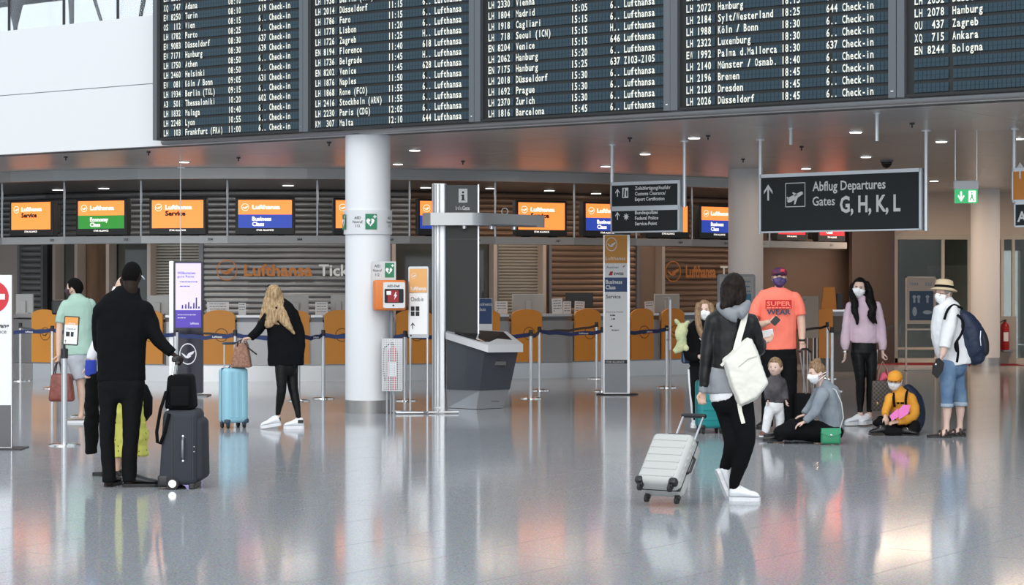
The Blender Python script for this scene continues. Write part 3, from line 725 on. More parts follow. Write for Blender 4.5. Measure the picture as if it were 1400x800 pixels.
hsign('orange_sign', 'orange hanging sign with white arrow at the right edge', 1386, 25.4, 1500, 24.6, 2.72, 3.07, p_or, polepx=(-.03,), m=mat('sign_orange', (.85, .30, .04), .4))
def p_k2(t, M, w):
    b = MB(); text(b, 'A', .02, 2.45, .12, M, bold=.03, y=-.004); b.build('lettering', m_whitep, t)
hsign('dark_sign', 'charcoal hanging sign under the orange one at the right edge', 1389, 25.38, 1500, 24.58, 2.40, 2.66, p_k2, False)
# exit sign
Y = 25.7; t = thing('exit_sign', 'green lit emergency exit sign hanging on two thin rods', 'exit sign', at(1321, 278, Y)); M = frame((1321-700)*Y/FPX, Y)
s_ = Y/FPX; zz = lambda py: EYE+(HOR-py)*s_
b = MB(); b.rbox(-.155, .155, -.03, .05, zz(259), zz(247), .012, 2, M); b.build('housing', m_white, t)
MB().box(-.145, .145, 0, .02, zz(278), zz(259), M).build('lit_panel', mat('exit_green', (.03, .38, .13), .3, emit=.8), t)
b = MB(); h = zz(259)-zz(278); c = zz(268.5)
b.flat([(-.075, c+h*.35), (-.055, c+h*.35), (-.055, c-h*.1), (-.075, c-h*.1)], -.004, M); b.flat([(-.105, c-.0), (-.065, c-h*.38), (-.065, c-h*.2), (-.1, c+h*.1)], -.004, M); b.flat([(-.025, c-.0), (-.065, c-h*.38), (-.065, c-h*.2), (-.03, c+h*.1)], -.004, M)
b.flat([(.03, c-h*.4), (.12, c-h*.4), (.12, c+h*.4), (.03, c+h*.4)], -.004, M); b.build('pictogram', m_scr_w, t)
b = MB(); disc(b, .07, c+h*.25, .011, M, -.006); b.flat([(.06, c+h*.15), (.08, c+h*.15), (.085, c-h*.1), (.105, c-h*.35), (.09, c-h*.35), (.07, c-h*.12), (.045, c-h*.32), (.035, c-h*.25), (.06, c-h*.05)], -.006, M); b.build('running_figure', MATS['exit_green'], t)
b = MB(); b.cyl((-.135, .01, zz(247)), (-.135, .01, CEIL), .006, 6, M); b.cyl((.135, .01, zz(247)), (.135, .01, CEIL), .006, 6, M); b.build('rod', m_steel_l, t)

# ================================================================= KIOSK, PYLONS, STANDS
Y = 27.7; s_ = Y/FPX; zz = lambda py: EYE+(HOR-py)*s_; xx = lambda px: (px-700)*s_
t = thing('information_kiosk', 'silver and charcoal InfoGate information kiosk with slanted desk and ring arm', 'kiosk', (xx(630), Y, 0))
prof = rrect(xx(590.5), xx(610), 0, .16, .03)
b = MB(); b.plan([(x, Y-.02+y) for x, y in prof], 0, zz(251)); b.build('mast', m_steel_l, t, smooth='auto')
b = MB()
for px, w in ((595, .02), (601, .012)): b.cyl((xx(px), Y-.02, 0.02), (xx(px), Y-.02, zz(252)), w, 10)
b.build('mast_flute', m_steel_l, t, smooth='auto')
b = MB(); b.box(xx(610), xx(653), Y+.02, Y+.12, zz(293), zz(253)); b.build('sign_panel', m_char, t)
b = MB(); b.box(xx(610), xx(653), Y+.03, Y+.11, zz(460), zz(293)); b.build('display_panel', mat('display_glass', (.014, .014, .014), .25, spec=.3), t)
MB().box(xx(653), xx(655), Y+.01, Y+.13, zz(460), zz(252)).build('edge_strip', m_steel_l, t)
MB().box(xx(610), xx(653), Y+.024, Y+.03, zz(328), zz(326)).build('panel_joint', m_dark, t)
b = MB(); b.flat([(xx(627), zz(277)), (xx(639), zz(277)), (xx(639), zz(258)), (xx(627), zz(258))], Y+.016); text(b, 'Info', xx(623), zz(287), .052, Matrix.Translation((0, Y+.016, 0)), width=.085); text(b, 'Gate', xx(632), zz(287), .052, Matrix.Translation((0, Y+.016, 0)), width=.10, bold=.03)
b.build('lettering', m_whitep, t); b = MB(); b.box(xx(631.5), xx(634.5), Y+.012, Y+.014, zz(274), zz(266)); disc(b, xx(633), zz(263), .015, Matrix.Translation((0, Y+.012, 0))); b.flat([(xx(630.3), zz(274)), (xx(635.8), zz(274)), (xx(635.8), zz(273)), (xx(630.3), zz(273))], Y+.012); b.flat([(xx(630.3), zz(267.5)), (xx(633), zz(267.5)), (xx(633), zz(266.5)), (xx(630.3), zz(266.5))], Y+.012); b.build('letter_i', m_ink, t)
# ring arm: rounded flat hoop
pts = [Vector((xx(577), Y+.1, 0)), Vector((xx(579), Y-.18, 0)), Vector((xx(590), Y-.34, 0)), Vector((xx(645), Y-.36, 0)), Vector((xx(657), Y-.33, 0)), Vector((xx(668), Y-.22, 0)), Vector((xx(676), Y-.05, 0)), Vector((xx(744), Y+.75, 0)), Vector((xx(746), Y+.85, 0))]
b = MB(); z0, z1 = zz(309), zz(292); o = len(b.v)
for i, p in enumerate(pts):
    d = (pts[min(i+1, len(pts)-1)]-pts[max(i-1, 0)]).normalized(); n = Vector((-d.y, d.x, 0))*.03
    b.v += [p+Vector((0, 0, z0)), p+Vector((0, 0, z1)), p+n+Vector((0, 0, z1)), p+n+Vector((0, 0, z0))]
for i in range(len(pts)-1):
    for k in range(4): a = i*4+k; c = i*4+(k+1) % 4; b.f.append((a, c, c+4, a+4))
b.f += [(3, 2, 1, 0), (len(b.v)-4, len(b.v)-3, len(b.v)-2, len(b.v)-1)]
b.build('ring_arm', mat('arm_grey', (.45, .46, .47), .3, .6), t, smooth='auto')
b = MB(); b.plan([(xx(600), Y-.3), (xx(660), Y-.28), (xx(735), Y+.6), (xx(725), Y+.7), (xx(655), Y+.1), (xx(600), Y+.1)], z0+.0, z0+.02); b.build('arm_tray', m_grey, t)
b = MB()
for px, dy in ((635, -.2), (672, .0), (703, .3)): b.lathe([(.012, z0-.05), (.03, z0-.04), (.03, z0)], 10, frame(xx(px), Y+dy))
b.build('spotlight', m_steel_l, t); b = MB(); R_ = [(xx(690)+.045*math.cos(a/10*2*math.pi), Y+.3, zz(290)+.045*math.sin(a/10*2*math.pi)+.02) for a in range(11)]; b.tube(R_, .006, 6); b.build('cable_loop', m_whitep, t)
# desk body
yw = .50; M = frame(xx(657), Y-.48, 0, 0)
def corner(px, dy): return (xx(px), Y+dy)
TOP = [corner(611, -.14), corner(664, -.52), corner(709, -.12), corner(690, .3), corner(615, .3)]
BOT = [corner(611, -.10), corner(656, -.42), corner(697, -.08), corner(680, .28), corner(615, .28)]
def wedge(b, lo, hi, zlo, zhi):
    n = len(lo); o = len(b.v)
    zl = zlo if isinstance(zlo, list) else [zlo]*n; zh = zhi if isinstance(zhi, list) else [zhi]*n
    b.v += [Vector((x, y, z)) for (x, y), z in zip(lo, zl)]+[Vector((x, y, z)) for (x, y), z in zip(hi, zh)]
    b.f += [tuple(range(o+n-1, o-1, -1)), tuple(range(o+n, o+2*n))]+[(o+i, o+(i+1) % n, o+(i+1) % n+n, o+i+n) for i in range(n)]
b = MB(); wedge(b, BOT, TOP, zz(532), [zz(457), zz(474), zz(476), zz(460), zz(452)]); b.build('desk_body', mat('kiosk_charcoal', (.06, .065, .08), .32, coat=.3), t)
BB = [corner(612, -.02), corner(652, -.34), corner(688, -.06), corner(675, .25), corner(615, .25)]
b = MB(); wedge(b, BB, [corner(611, -.08), corner(656, -.40), corner(696, -.07), corner(680, .27), corner(615, .27)], 0.005, zz(532)-.002); b.build('desk_base', m_steel_l, t)
R0 = [corner(610, -.18), corner(668, -.60), corner(715, -.14), corner(693, .32), corner(612, .32)]
b = MB(); wedge(b, R0, R0, [zz(463), zz(480), zz(481), zz(463), zz(458)], [zz(454), zz(470), zz(470), zz(454), zz(450)]); b.build('desk_rim', m_white, t)
R1 = [corner(622, -.15), corner(668, -.46), corner(703, -.12), corner(688, .22), corner(624, .22)]
b = MB(); wedge(b, R1, R1, [zz(456), zz(469), zz(468), zz(456), zz(453)], [zz(454.5), zz(467.5), zz(467), zz(454), zz(451)]); b.build('touch_screen', m_black, t)
b = MB(); Mk = Matrix.Translation((0, Y-.34, 0)); text(b, 'InfoGate', xx(672), zz(548), .02, Matrix.Translation((xx(0)*0, Y-.30, 0)), bold=.02); b.build('lettering', m_ink, t)
b = MB(); b.box(xx(674), xx(692), Y-.34, Y-.3, zz(498), zz(493), None); b.build('slot', m_black, t)

# tall airline pylon
Y = 30.95; s_ = Y/FPX; t = thing('airline_pylon', 'tall pylon with orange emblem head, navy business class band and white face', 'pylon', (xx(842), Y, 0))
MB().lathe([(.32, 0), (.32, .012), (.30, .018)], 36, frame(xx(844), Y+.05) @ Matrix.Scale(.6, 4, (0, 1, 0))).build('base_plate', m_dark, t)
b = MB(); b.box(xx(825), xx(861), Y, Y+.09, .018, zz(321)); b.build('body', m_steel_l, t)
def pan(name, px0, px1, p0, p1, m, dy=-.004): return MB().box(xx(px0), xx(px1), Y+dy, Y, zz(p1), zz(p0)).build(name, m, t)
pan('orange_panel', 826.5, 857.5, 321.5, 360, mat('pylon_orange', (.72, .32, .06), .5)); pan('white_panel', 826.5, 857.5, 360, 379.5, m_whitep); pan('navy_panel', 826.5, 857.5, 379.5, 399, mat('pylon_navy', (.03, .07, .2), .5))
pan('white_panel', 826.5, 857.5, 399, 492, m_whitep); pan('black_strip', 826.5, 857.5, 492, 497, m_ink); pan('grey_panel', 826.5, 857.5, 497, 537, m_grey)
MY = Matrix.Translation((0, Y-.006, 0)); b = MB(); crane(b, xx(836), zz(334), .105, MY, sx=.8); b.build('emblem', m_whitep, t); b = MB(); text(b, 'Lufthansa', xx(828), zz(355.5), .05, MY, width=.30)
b.build('lettering', m_whitep, t); b = MB(); text(b, 'Business', xx(828), zz(388), .058, MY, width=.25, bold=.02); b.build('lettering', m_whitep, t); b = MB(); text(b, 'Class', xx(828), zz(395.5), .058, MY, width=.15, bold=.02); b.build('lettering', m_whitep, t); b = MB(); text(b, 'STAR ALLIANCE', xx(828), zz(496), .025, MY, width=.28); b.build('lettering', m_whitep, t)
b = MB(); text(b, 'Austrian', xx(829), zz(367), .035, MY, width=.18); b.build('lettering', m_ink, t); b = MB(); text(b, 'SWISS', xx(839), zz(376), .035, MY, width=.15, bold=.03); b.build('lettering', m_ink, t); b = MB(); text(b, 'Service', xx(828.5), zz(408), .055, MY, width=.22, bold=.01); b.build('lettering', m_ink, t); b = MB(); text(b, 'Corporate Partner', xx(829), zz(427.5), .022, MY, width=.26)
b.build('lettering', m_ink, t); b = MB(); bars(b, xx(834), xx(849), zz(432), 1, .05, .018, MY); bars(b, xx(836), xx(846), zz(437), 1, .05, .018, MY); bars(b, xx(834), xx(848), zz(447), 1, .05, .018, MY); bars(b, xx(836), xx(846), zz(452), 1, .05, .014, MY); b.build('small_print', m_ink, t, kind='stuff')
b = MB(); b.flat([(xx(832), zz(376.5)), (xx(837), zz(376.5)), (xx(838), zz(371)), (xx(834), zz(371.5))], Y-.007); b.flat([(xx(851), zz(365)), (xx(855), zz(362)), (xx(853), zz(365.5))], Y-.007); b.build('emblem', mat('emblem_red', (.5, .02, .02), .5), t)

# no-entry pylon at left edge
Y = 20.8; s_ = Y/FPX; t = thing('no_entry_pylon', 'white pylon with red no entry disc cut by the left edge', 'pylon', (xx(-12), Y, 0))
MB().box(xx(-45), xx(33), Y-.16, Y+.22, 0, .012).build('base_plate', m_dark, t)
MB().box(xx(-41), xx(16), Y, Y+.07, .012, zz(376)).build('body', m_steel_l, t)
MB().box(xx(-40), xx(15), Y-.004, Y, zz(554), zz(376.5)).build('white_panel', mat('pylon_white', (.82, .84, .88), .5), t); MB().box(xx(-40), xx(15), Y-.004, Y, .02, zz(554)).build('grey_panel', mat('pylon_grey', (.12, .12, .13), .4), t)
b = MB(); disc(b, xx(-10), zz(406), .165, Matrix.Translation((0, Y-.007, 0)), n=36); b.build('red_disc', mat('sign_red', (.62, .02, .03), .45), t)
b = MB(); b.flat([(xx(-26), zz(409.5)), (xx(7), zz(409.5)), (xx(7), zz(402)), (xx(-26), zz(402))], Y-.010); b.build('white_bar', m_whitep, t)
b = MB(); MY = Matrix.Translation((0, Y-.007, 0)); text(b, 'Kein Durchgang', xx(12.5), zz(448), .042, MY, 'r', bold=.03); b.build('lettering', m_ink, t); b = MB(); text(b, 'No entrance', xx(9), zz(456), .042, MY, 'r'); b.build('lettering', m_ink, t)

# small tablet sign on post
Y = 21.3; s_ = Y/FPX; t = thing('tablet_sign_post', 'chrome post carrying a small black framed tablet sign in front of green polo shirt', 'sign', (xx(88), Y, 0)); M = frame(xx(88), Y)
MB().lathe([(.165, 0), (.165, .01), (.14, .018), (.03, .024)], 28, M).build('base', m_chrome, t, smooth='auto')
MB().lathe([(.031, .02), (.031, zz(490))], 20, M).build('post', m_steel_l, t, smooth='auto'); MB().lathe([(.038, zz(490)), (.038, zz(477)), (.012, zz(476)), (.012, zz(471))], 16, M).build('head', m_dark, t, smooth='auto')
Mr = M @ Matrix.Rotation(.06, 4, 'Y'); b = MB(); b.prism(rrect(-.078, .078, zz(472), zz(432), .012), -.012, .012, Mr); b.build('tablet', m_black, t)
b = MB(); b.flat([(-.068, zz(470)), (.068, zz(470)), (.068, zz(444)), (-.068, zz(444))], -.014, Mr); b.build('white_sheet', mat('tablet_white', (.8, .82, .86), .3, emit=.25), t)
b = MB(); b.flat([(-.068, zz(444)), (.068, zz(444)), (.068, zz(433.5)), (-.068, zz(433.5))], -.014, Mr); b.build('orange_head', mat('tablet_orange', (.8, .35, .08), .4), t)
b = MB(); text(b, 'Lufthansa', -.045, zz(443), .016, Mr, y=-.016, bold=.02); b.build('lettering', m_whitep, t)
b = MB(); text(b, 'Check-in', -.055, zz(450.5), .02, Mr, y=-.016, bold=.01); b.build('lettering', m_ink, t); b = MB(); b.flat([(-.05, zz(460)), (-.01, zz(460)), (-.01, zz(453.5)), (-.05, zz(453.5))], -.016, Mr); b.flat([(.0, zz(460)), (.03, zz(460)), (.03, zz(453.5)), (.0, zz(453.5))], -.016, Mr); b.build('print', m_ink, t); b = MB(); arrow_up(b, -.05, zz(469), .035, Mr, -.016); b.build('arrow', m_ink, t)

# purple display totem
Y = 30.6; s_ = Y/FPX; t = thing('display_totem', 'tall black display totem with purple glowing screen and winged emblem', 'display', (xx(257), Y, 0))
MB().box(xx(228), xx(285), Y-.15, Y+.3, 0, .015).build('base_plate', m_grey, t); MB().prism(rrect(xx(237), xx(277.5), zz(538), zz(357), .03), Y, Y+.06).build('housing', mat('totem_black', (.006, .006, .022), .2), t)
MB().box(xx(231), xx(237), Y+.02, Y+.09, zz(540), zz(357)).build('side_cover', m_steel_l, t); MB().box(xx(277.5), xx(280), Y+.02, Y+.08, zz(425), zz(410)).build('side_box', m_dark, t)
MB().box(xx(245), xx(270), Y+.0, Y+.06, .015, zz(538)).build('foot', m_grey, t)
MY = Matrix.Translation((0, Y-.003, 0)); b = MB(); b.flat([(xx(240), zz(424)), (xx(275), zz(424)), (xx(275), zz(360)), (xx(240), zz(360))], 0, MY); b.build('screen', mat('screen_lilac', (.52, .46, .95), .3, emit=.85), t)
b = MB(); b.flat([(xx(240), zz(448)), (xx(275), zz(448)), (xx(275), zz(424)), (xx(240), zz(424))], 0, MY); b.build('screen_band', mat('screen_purple', (.06, .03, .30), .3, emit=.7), t)
MY2 = Matrix.Translation((0, Y-.006, 0)); b = MB(); text(b, 'Willkommen', xx(242.5), zz(375), .038, MY2, width=.27, bold=.01); text(b, 'gute Reise', xx(242.5), zz(379.5), .034, MY2, width=.25); bars(b, xx(246), xx(270), zz(386), 2, .065, .012, MY2); text(b, '·', xx(243), zz(386), .02, MY2)
for px, p0 in ((249.5, 417), (254, 416), (258, 413), (261, 419), (265, 414), (268.5, 407), (272, 419)): b.flat([(xx(px)-.012, zz(422)), (xx(px)+.012, zz(422)), (xx(px)+.010, zz(p0)), (xx(px)-.008, zz(p0))], 0, MY2)
b.build('print', mat('screen_ink', (.05, .03, .15), .4), t)
b = MB(); crane(b, xx(257), zz(484), .16, MY2, sx=.8); text(b, 'Lufthansa', xx(260), zz(443.5), .03, MY2, width=.13, bold=.02); bars(b, xx(243), xx(268), zz(431), 2, .045, .01, MY2); b.build('lettering', mat('totem_white', (.75, .75, .8), .4, emit=.2), t)
q = fit(245, 205); t = thing('hanging_cable', 'thin pale cable hanging from ceiling down to the purple totem', 'cable', (xx(246), Y+.06, zz(357)))
MB().tube([(xx(246), Y+.06, zz(357)), (xx(246), Y+.06, CEIL)], .009, 6).build('cable', m_whitep, t); b = MB(); b.cyl((xx(242), Y+.06, 3.42), (xx(252), Y+.06, 3.42), .01, 6); b.build('clip', m_whitep, t)

# things on the near pillar
PX, PY = P1.location.x, 26.72; Y = PY-.3; s_ = Y/FPX
t = thing('pillar_sleeve', 'pale metal sleeve round the white pillar with green heart sign', 'sign', (PX, PY, zz(320)))
MB().lathe([(.295, zz(320)), (.315, zz(320)), (.315, zz(287)), (.295, zz(287))], 48, frame(PX, PY)).build('sleeve', mat('sleeve_grey', (.68, .69, .71), .4), t, smooth='auto')
def curved(b, a0, a1, z0, z1, r, n=8):
    o = len(b.v)
    for i in range(n+1):
        a = a0+(a1-a0)*i/n; b.v += [Vector((PX+r*math.sin(a), PY-r*math.cos(a), z0)), Vector((PX+r*math.sin(a), PY-r*math.cos(a), z1))]
    for i in range(n): q = o+2*i; b.f.append((q, q+2, q+3, q+1))
def heart(b, cx, cz, w, Mf, y=0):
    P = [(0, -.5), (-.42, -.05), (-.5, .2), (-.36, .42), (-.15, .42), (0, .25), (.15, .42), (.36, .42), (.5, .2), (.42, -.05)]; b.flat([(cx+a*w, cz+c*w) for a, c in P], y, Mf)
m_grn = mat('aid_green', (.015, .20, .09), .45)
def aid(t, cx, z0, z1, w, Mf):
    b = MB(); b.flat([(cx-w/2, z0), (cx+w/2, z0), (cx+w/2, z1), (cx-w/2, z1)], -.002, Mf); b.build('green_square', m_grn, t)
    b = MB(); h = z1-z0; heart(b, cx-w*.07, (z0+z1)/2-h*.04, w*.72, Mf, -.004); q = w*.3; cx2 = cx+w*.32; cz2 = z1-h*.18
    b.flat([(cx2-.006, cz2-q/2), (cx2+.006, cz2-q/2), (cx2+.006, cz2+q/2), (cx2-.006, cz2+q/2)], -.004, Mf); b.flat([(cx2-q/2, cz2-.006), (cx2+q/2, cz2-.006), (cx2+q/2, cz2+.006), (cx2-q/2, cz2+.006)], -.004, Mf); b.build('heart', m_whitep, t)
    b = MB(); b.flat([(cx-w*.02, z0+h*.62), (cx-w*.2, z0+h*.42), (cx-w*.1, z0+h*.42), (cx-w*.16, z0+h*.22), (cx+w*.06, z0+h*.48), (cx-w*.03, z0+h*.48), (cx+w*.06, z0+h*.62)], -.006, Mf); b.build('flash', m_grn, t)
def pf(a, r=.317): return frame(PX+r*math.sin(a), PY-r*math.cos(a), 0, a)
b = MB(); curved(b, -.0, .26, zz(313.5), zz(292), .3165); 
aid(t, 0, zz(313.5), zz(292.5), .15, pf(.20, .320)); aid(t, 0, zz(313.5), zz(292.5), .15, pf(-1.22, .322))
b = MB(); Mf = pf(-.36, .32)
for i, w in enumerate(('AED', 'Notruf', '112')): text(b, w, 0, zz(299.5+5.5*i), .034, Mf, 'c', bold=.0); 
Mf = pf(1.12, .32)
for i, w in enumerate(('AED', 'Notruf', '112')): text(b, w, 0, zz(299.5+5.5*i), .034, Mf, 'c', bold=.0)
b.build('lettering', m_ink, t)
# side plate with sign and defibrillator
a_ = .50; Mp = frame(xx(525), PY-.31, 0, .12)
t = thing('aid_sign_plate', 'flat pale plate on the pillar with green heart sign above the orange box', 'sign', (xx(525), PY-.3, zz(423)))
MB().box(-.155, .155, 0, .015, zz(423), zz(357.5), Mp).build('plate', mat('plate_grey', (.6, .61, .62), .4), t); MB().box(-.12, .12, .015, .06, zz(415), zz(365), Mp).build('bracket', m_grey, t)
aid(t, .072, zz(379.5), zz(359.5), .12, Mp); b = MB()
for i, w in enumerate(('AED', 'Notruf', '112')): text(b, w, -.085, zz(365.5+6*i), .034, Mp, 'c', y=-.003, ws=.8)
b.build('lettering', m_ink, t)
t = thing('defibrillator_box', 'orange defibrillator wall box with window mounted on the white pillar', 'defibrillator', (xx(535), PY-.42, zz(424)))
Mb = frame(xx(535.5), PY-.50, 0, .30); MB().rbox(-.205, .205, 0, .16, zz(424.5), zz(383), .03, 3, Mb).build('housing', mat('box_orange', (.72, .20, .04), .4), t, smooth='auto')
Mb2 = Mb; MB().prism(rrect(-.10, .185, zz(421), zz(386), .02), -.012, .0, Mb2).build('door', mat('box_pale', (.75, .76, .76), .4), t)
MB().prism(rrect(-.085, .165, zz(414), zz(395), .015), -.016, -.012, Mb2).build('window', m_black, t); MB().box(-.045, .10, -.018, -.016, zz(413), zz(397), Mb2).build('red_unit', mat('unit_red', (.35, .02, .03), .4), t)
b = MB(); text(b, 'AED-Defi', .03, zz(392.5), .028, Mb2, 'c', y=-.014, bold=.02); disc(b, .03, zz(417.5), .012, Mb2, -.014); b.build('lettering', m_ink, t)
b = MB(); b.flat([(-.06, zz(403)), (.0, zz(403)), (.0, zz(398)), (-.06, zz(398))], -.02, Mb2); b.flat([(.04, zz(410)), (.05, zz(405)), (.035, zz(405)), (.06, zz(399)), (.07, zz(399)), (.06, zz(403)), (.08, zz(403))], -.02, Mb2); b.build('white_print', m_whitep, t)
# fire extinguisher in wire basket
cx = xx(537); cy = PY-.34
t = thing('extinguisher_basket', 'wire mesh basket on legs beside the white pillar', 'basket', (cx, cy, 0)); b = MB(); z0, z1 = zz(533), zz(463)
w = .125
for i in range(12):
    x = -w+2*w*i/11; b.box(cx+x-.004, cx+x+.004, cy-.135, cy-.127, z0, z1); 
for k in range(7):
    for sx in (-1, 1): b.box(cx+sx*w-.004, cx+sx*w+.004, cy-.13+.036*k-.003, cy-.13+.036*k+.003, z0, z1)
for k in range(24):
    z = z0+(z1-z0)*k/23; b.box(cx-w, cx+w, cy-.136, cy-.128, z-.003, z+.003)
    for sx in (-1, 1): b.box(cx+sx*w-.004, cx+sx*w+.004, cy-.13, cy+.1, z-.003, z+.003)
b.build('wire_mesh', m_steel_l, t, kind='stuff'); b = MB(); b.box(cx-w, cx+w, cy-.13, cy+.1, z0-.01, z0); b.box(cx-w, cx+w, cy+.09, cy+.1, z0, z1); b.build('tray', m_steel, t)
for x, y in ((-.07, -.05), (.02, -.05), (-.03, .08)): MB().cyl((cx+x, cy+y, 0), (cx+x, cy+y, z0), .014, 10).build('leg', m_steel, t)
MB().cyl((cx-.02, cy+.07, z1), (cx-.02, cy+.07, zz(425)), .03, 10).build('post', m_grey, t)
def extinguisher(x, y, z, label, h=.56, r=.075, hose=True):
    t = thing('fire_extinguisher', label, 'fire extinguisher', (x, y, z)); M = frame(x, y, z)
    MB().lathe([(r*.85, 0), (r, .02), (r, h*.78), (r*.8, h*.86), (r*.35, h*.92), (r*.3, h*.96)], 24, M).build('cylinder', mat('extinguisher_red', (.42, .015, .02), .35), t, smooth='auto')
    b = MB(); b.rbox(-.02, .02, -.03, .07, h*.95, h, .006, 2, M); b.box(-.012, .012, -.1, .03, h, h+.015, M); b.build('valve', m_dark, t)
    MB().tube([Vector((x-.03, y, z+h)), Vector((x-r-.04, y-.02, z+h*.9)), Vector((x-r-.055, y-.02, z+h*.55)), Vector((x-r-.03, y-.02, z+h*.2))], .011, 8).build('hose', m_rubber, t)
    MB().prism([(-.05, h*.3), (.05, h*.3), (.05, h*.6), (-.05, h*.6)], -r-.002, -r*.9, M).build('label', m_whitep, t)
extinguisher(cx+.0, cy, z0, 'red fire extinguisher inside the wire mesh basket', .6, .07)
extinguisher((1374-700)*42.6/FPX, 42.6, .30, 'red fire extinguisher by the far pillar at right', .62, .09)
t = thing('extinguisher_bracket', 'pale wall bracket behind the far fire extinguisher at right', 'bracket', ((1374-700)*42.9/FPX, 42.9, 0)); x_ = t.location.x
MB().box(x_-.16, x_+.2, 42.75, 42.8, 0, 1.0).build('plate', mat('bracket_pale', (.4, .38, .34), .5), t); MB().box(x_-.12, x_+.12, 42.5, 42.75, .27, .3).build('shelf', m_grey, t)

# check-in stand sign between pillar and kiosk
Y = 26.5; s_ = Y/FPX; t = thing('check_in_sign_stand', 'framed Check-in sign on two thin poles with crossed rod feet', 'sign', (xx(573), Y, 0))
M = frame(xx(572), Y, 0, -.25); b = MB(); b.prism(rrect(-.135, .135, zz(462), zz(364.5), .02), 0, .03, M); b.build('frame', m_steel_l, t)
b = MB(); b.flat([(-.12, zz(457)), (.12, zz(457)), (.12, zz(401)), (-.12, zz(401))], -.003, M); b.build('white_face', m_whitep, t); b = MB(); b.flat([(-.12, zz(400)), (.12, zz(400)), (.12, zz(367.5)), (-.12, zz(367.5))], -.003, M); b.build('orange_face', mat('face_orange', (.8, .42, .15), .5), t)
b = MB(); text(b, 'Lufthansa', -.10, zz(397), .05, M, width=.21, y=-.006, bold=.02); crane(b, -.06, zz(377), .035, M, -.006); b.build('lettering', m_whitep, t)
b = MB(); text(b, 'Check-in', -.10, zz(412), .055, M, width=.17, y=-.006); 
for i in range(2):
    for j in range(2): b.flat([(-.10+.065*i, zz(425+7*j)), (-.05+.065*i, zz(425+7*j)), (-.05+.065*i, zz(419+7*j)), (-.10+.065*i, zz(419+7*j))], -.006, M)
b.build('square_icons', m_ink, t); b = MB(); arrow_up(b, -.075, zz(450), .085, M, -.006); bars(b, -.11, .11, zz(460), 1, .1, .02, M, -.005); b.build('print', m_ink, t)
for x in (-.115, .118): b = MB(); b.cyl((x, .015, .015), (x, .015, zz(462)), .016, 10, M); b.build('pole', m_steel_l, t)
b = MB(); b.cyl((xx(521), Y+.2, .018), (xx(600), Y-.06, .018), .014, 8); b.build('foot', m_steel_l, t); b = MB(); b.cyl((xx(542), Y-.14, .018), (xx(627), Y-.0, .018), .014, 8); b.build('foot', m_steel_l, t)
b = MB(); b.cyl((xx(561), Y+.15, .018), (xx(586), Y-.15, .018), .014, 8); b.build('foot', m_steel_l, t)
b = MB(); b.box(-.12, .0, .035, .04, 0, 0, M)
# navy stand sign behind kiosk
Y = 31.8; s_ = Y/FPX; t = thing('business_sign_stand', 'navy and white business class sign just right of the kiosk mast', 'sign', (xx(664), Y, 0))
MB().box(xx(655), xx(673), Y, Y+.03, zz(456), zz(408)).build('board', m_whitep, t); MB().box(xx(655), xx(672.5), Y-.004, Y, zz(443), zz(408.5)).build('navy_panel', MATS['pylon_navy'], t); MB().box(xx(662), xx(666), Y, Y+.03, 0.0, zz(456)).build('post', m_steel_l, t)
MB().box(xx(655), xx(673), Y-.12, Y+.12, 0, .012).build('foot', m_grey, t)
b = MB(); MY = Matrix.Translation((0, Y-.006, 0)); text(b, 'Business', xx(672), zz(418), .05, MY, 'r', width=.24); text(b, 'Class', xx(664), zz(425), .05, MY, 'r', width=.14); b.build('lettering', m_whitep, t)

# poster stand at the glazed wall
Y = 39.5; s_ = Y/FPX; m_fr = mat('poster_frame', (.50, .43, .37), .4, .4); t = thing('poster_stand', 'framed blue hygiene poster stand in front of the glazed wall', 'poster', (xx(1258), Y, 0))
b = MB(); b.box(xx(1238), xx(1240), Y, Y+.04, 0.0, zz(378)); b.box(xx(1278), xx(1280), Y, Y+.04, 0.0, zz(378)); b.box(xx(1238), xx(1280), Y, Y+.04, zz(380), zz(378)); b.box(xx(1238), xx(1280), Y, Y+.04, zz(451.5), zz(449.5)); b.build('frame', m_fr, t)
MB().box(xx(1240), xx(1278), Y+.005, Y+.03, zz(443), zz(380)).build('board', mat('board_beige', (.60, .53, .47), .5), t); MB().box(xx(1243.5), xx(1276), Y+.0, Y+.005, zz(438), zz(398)).build('blue_panel', mat('poster_blue', (.04, .09, .17), .5), t)
MB().box(xx(1238), xx(1280), Y-.15, Y+.2, 0, .012).build('foot', m_grey, t)
b = MB()
for cx_, cy_ in ((1250, 406), (1256, 406), (1268, 406)): b.ell((xx(cx_), Y-.004, zz(cy_)), .035, .003, .035, 12, 6); b.box(xx(cx_)-.02, xx(cx_)+.02, Y-.006, Y-.001, zz(414), zz(408))
b.ell((xx(1250.5), Y-.004, zz(426)), .045, .003, .09, 12, 6); b.ell((xx(1268), Y-.004, zz(427)), .09, .003, .04, 12, 6); b.build('pictogram', mat('poster_pale', (.4, .5, .6), .5), t)
b = MB(); bars(b, xx(1244), xx(1259), zz(390), 1, .1, .05, Matrix.Translation((0, Y+.003, 0))); bars(b, xx(1265), xx(1274), zz(391), 1, .1, .07, Matrix.Translation((0, Y+.003, 0))); b.build('print', m_grey, t)

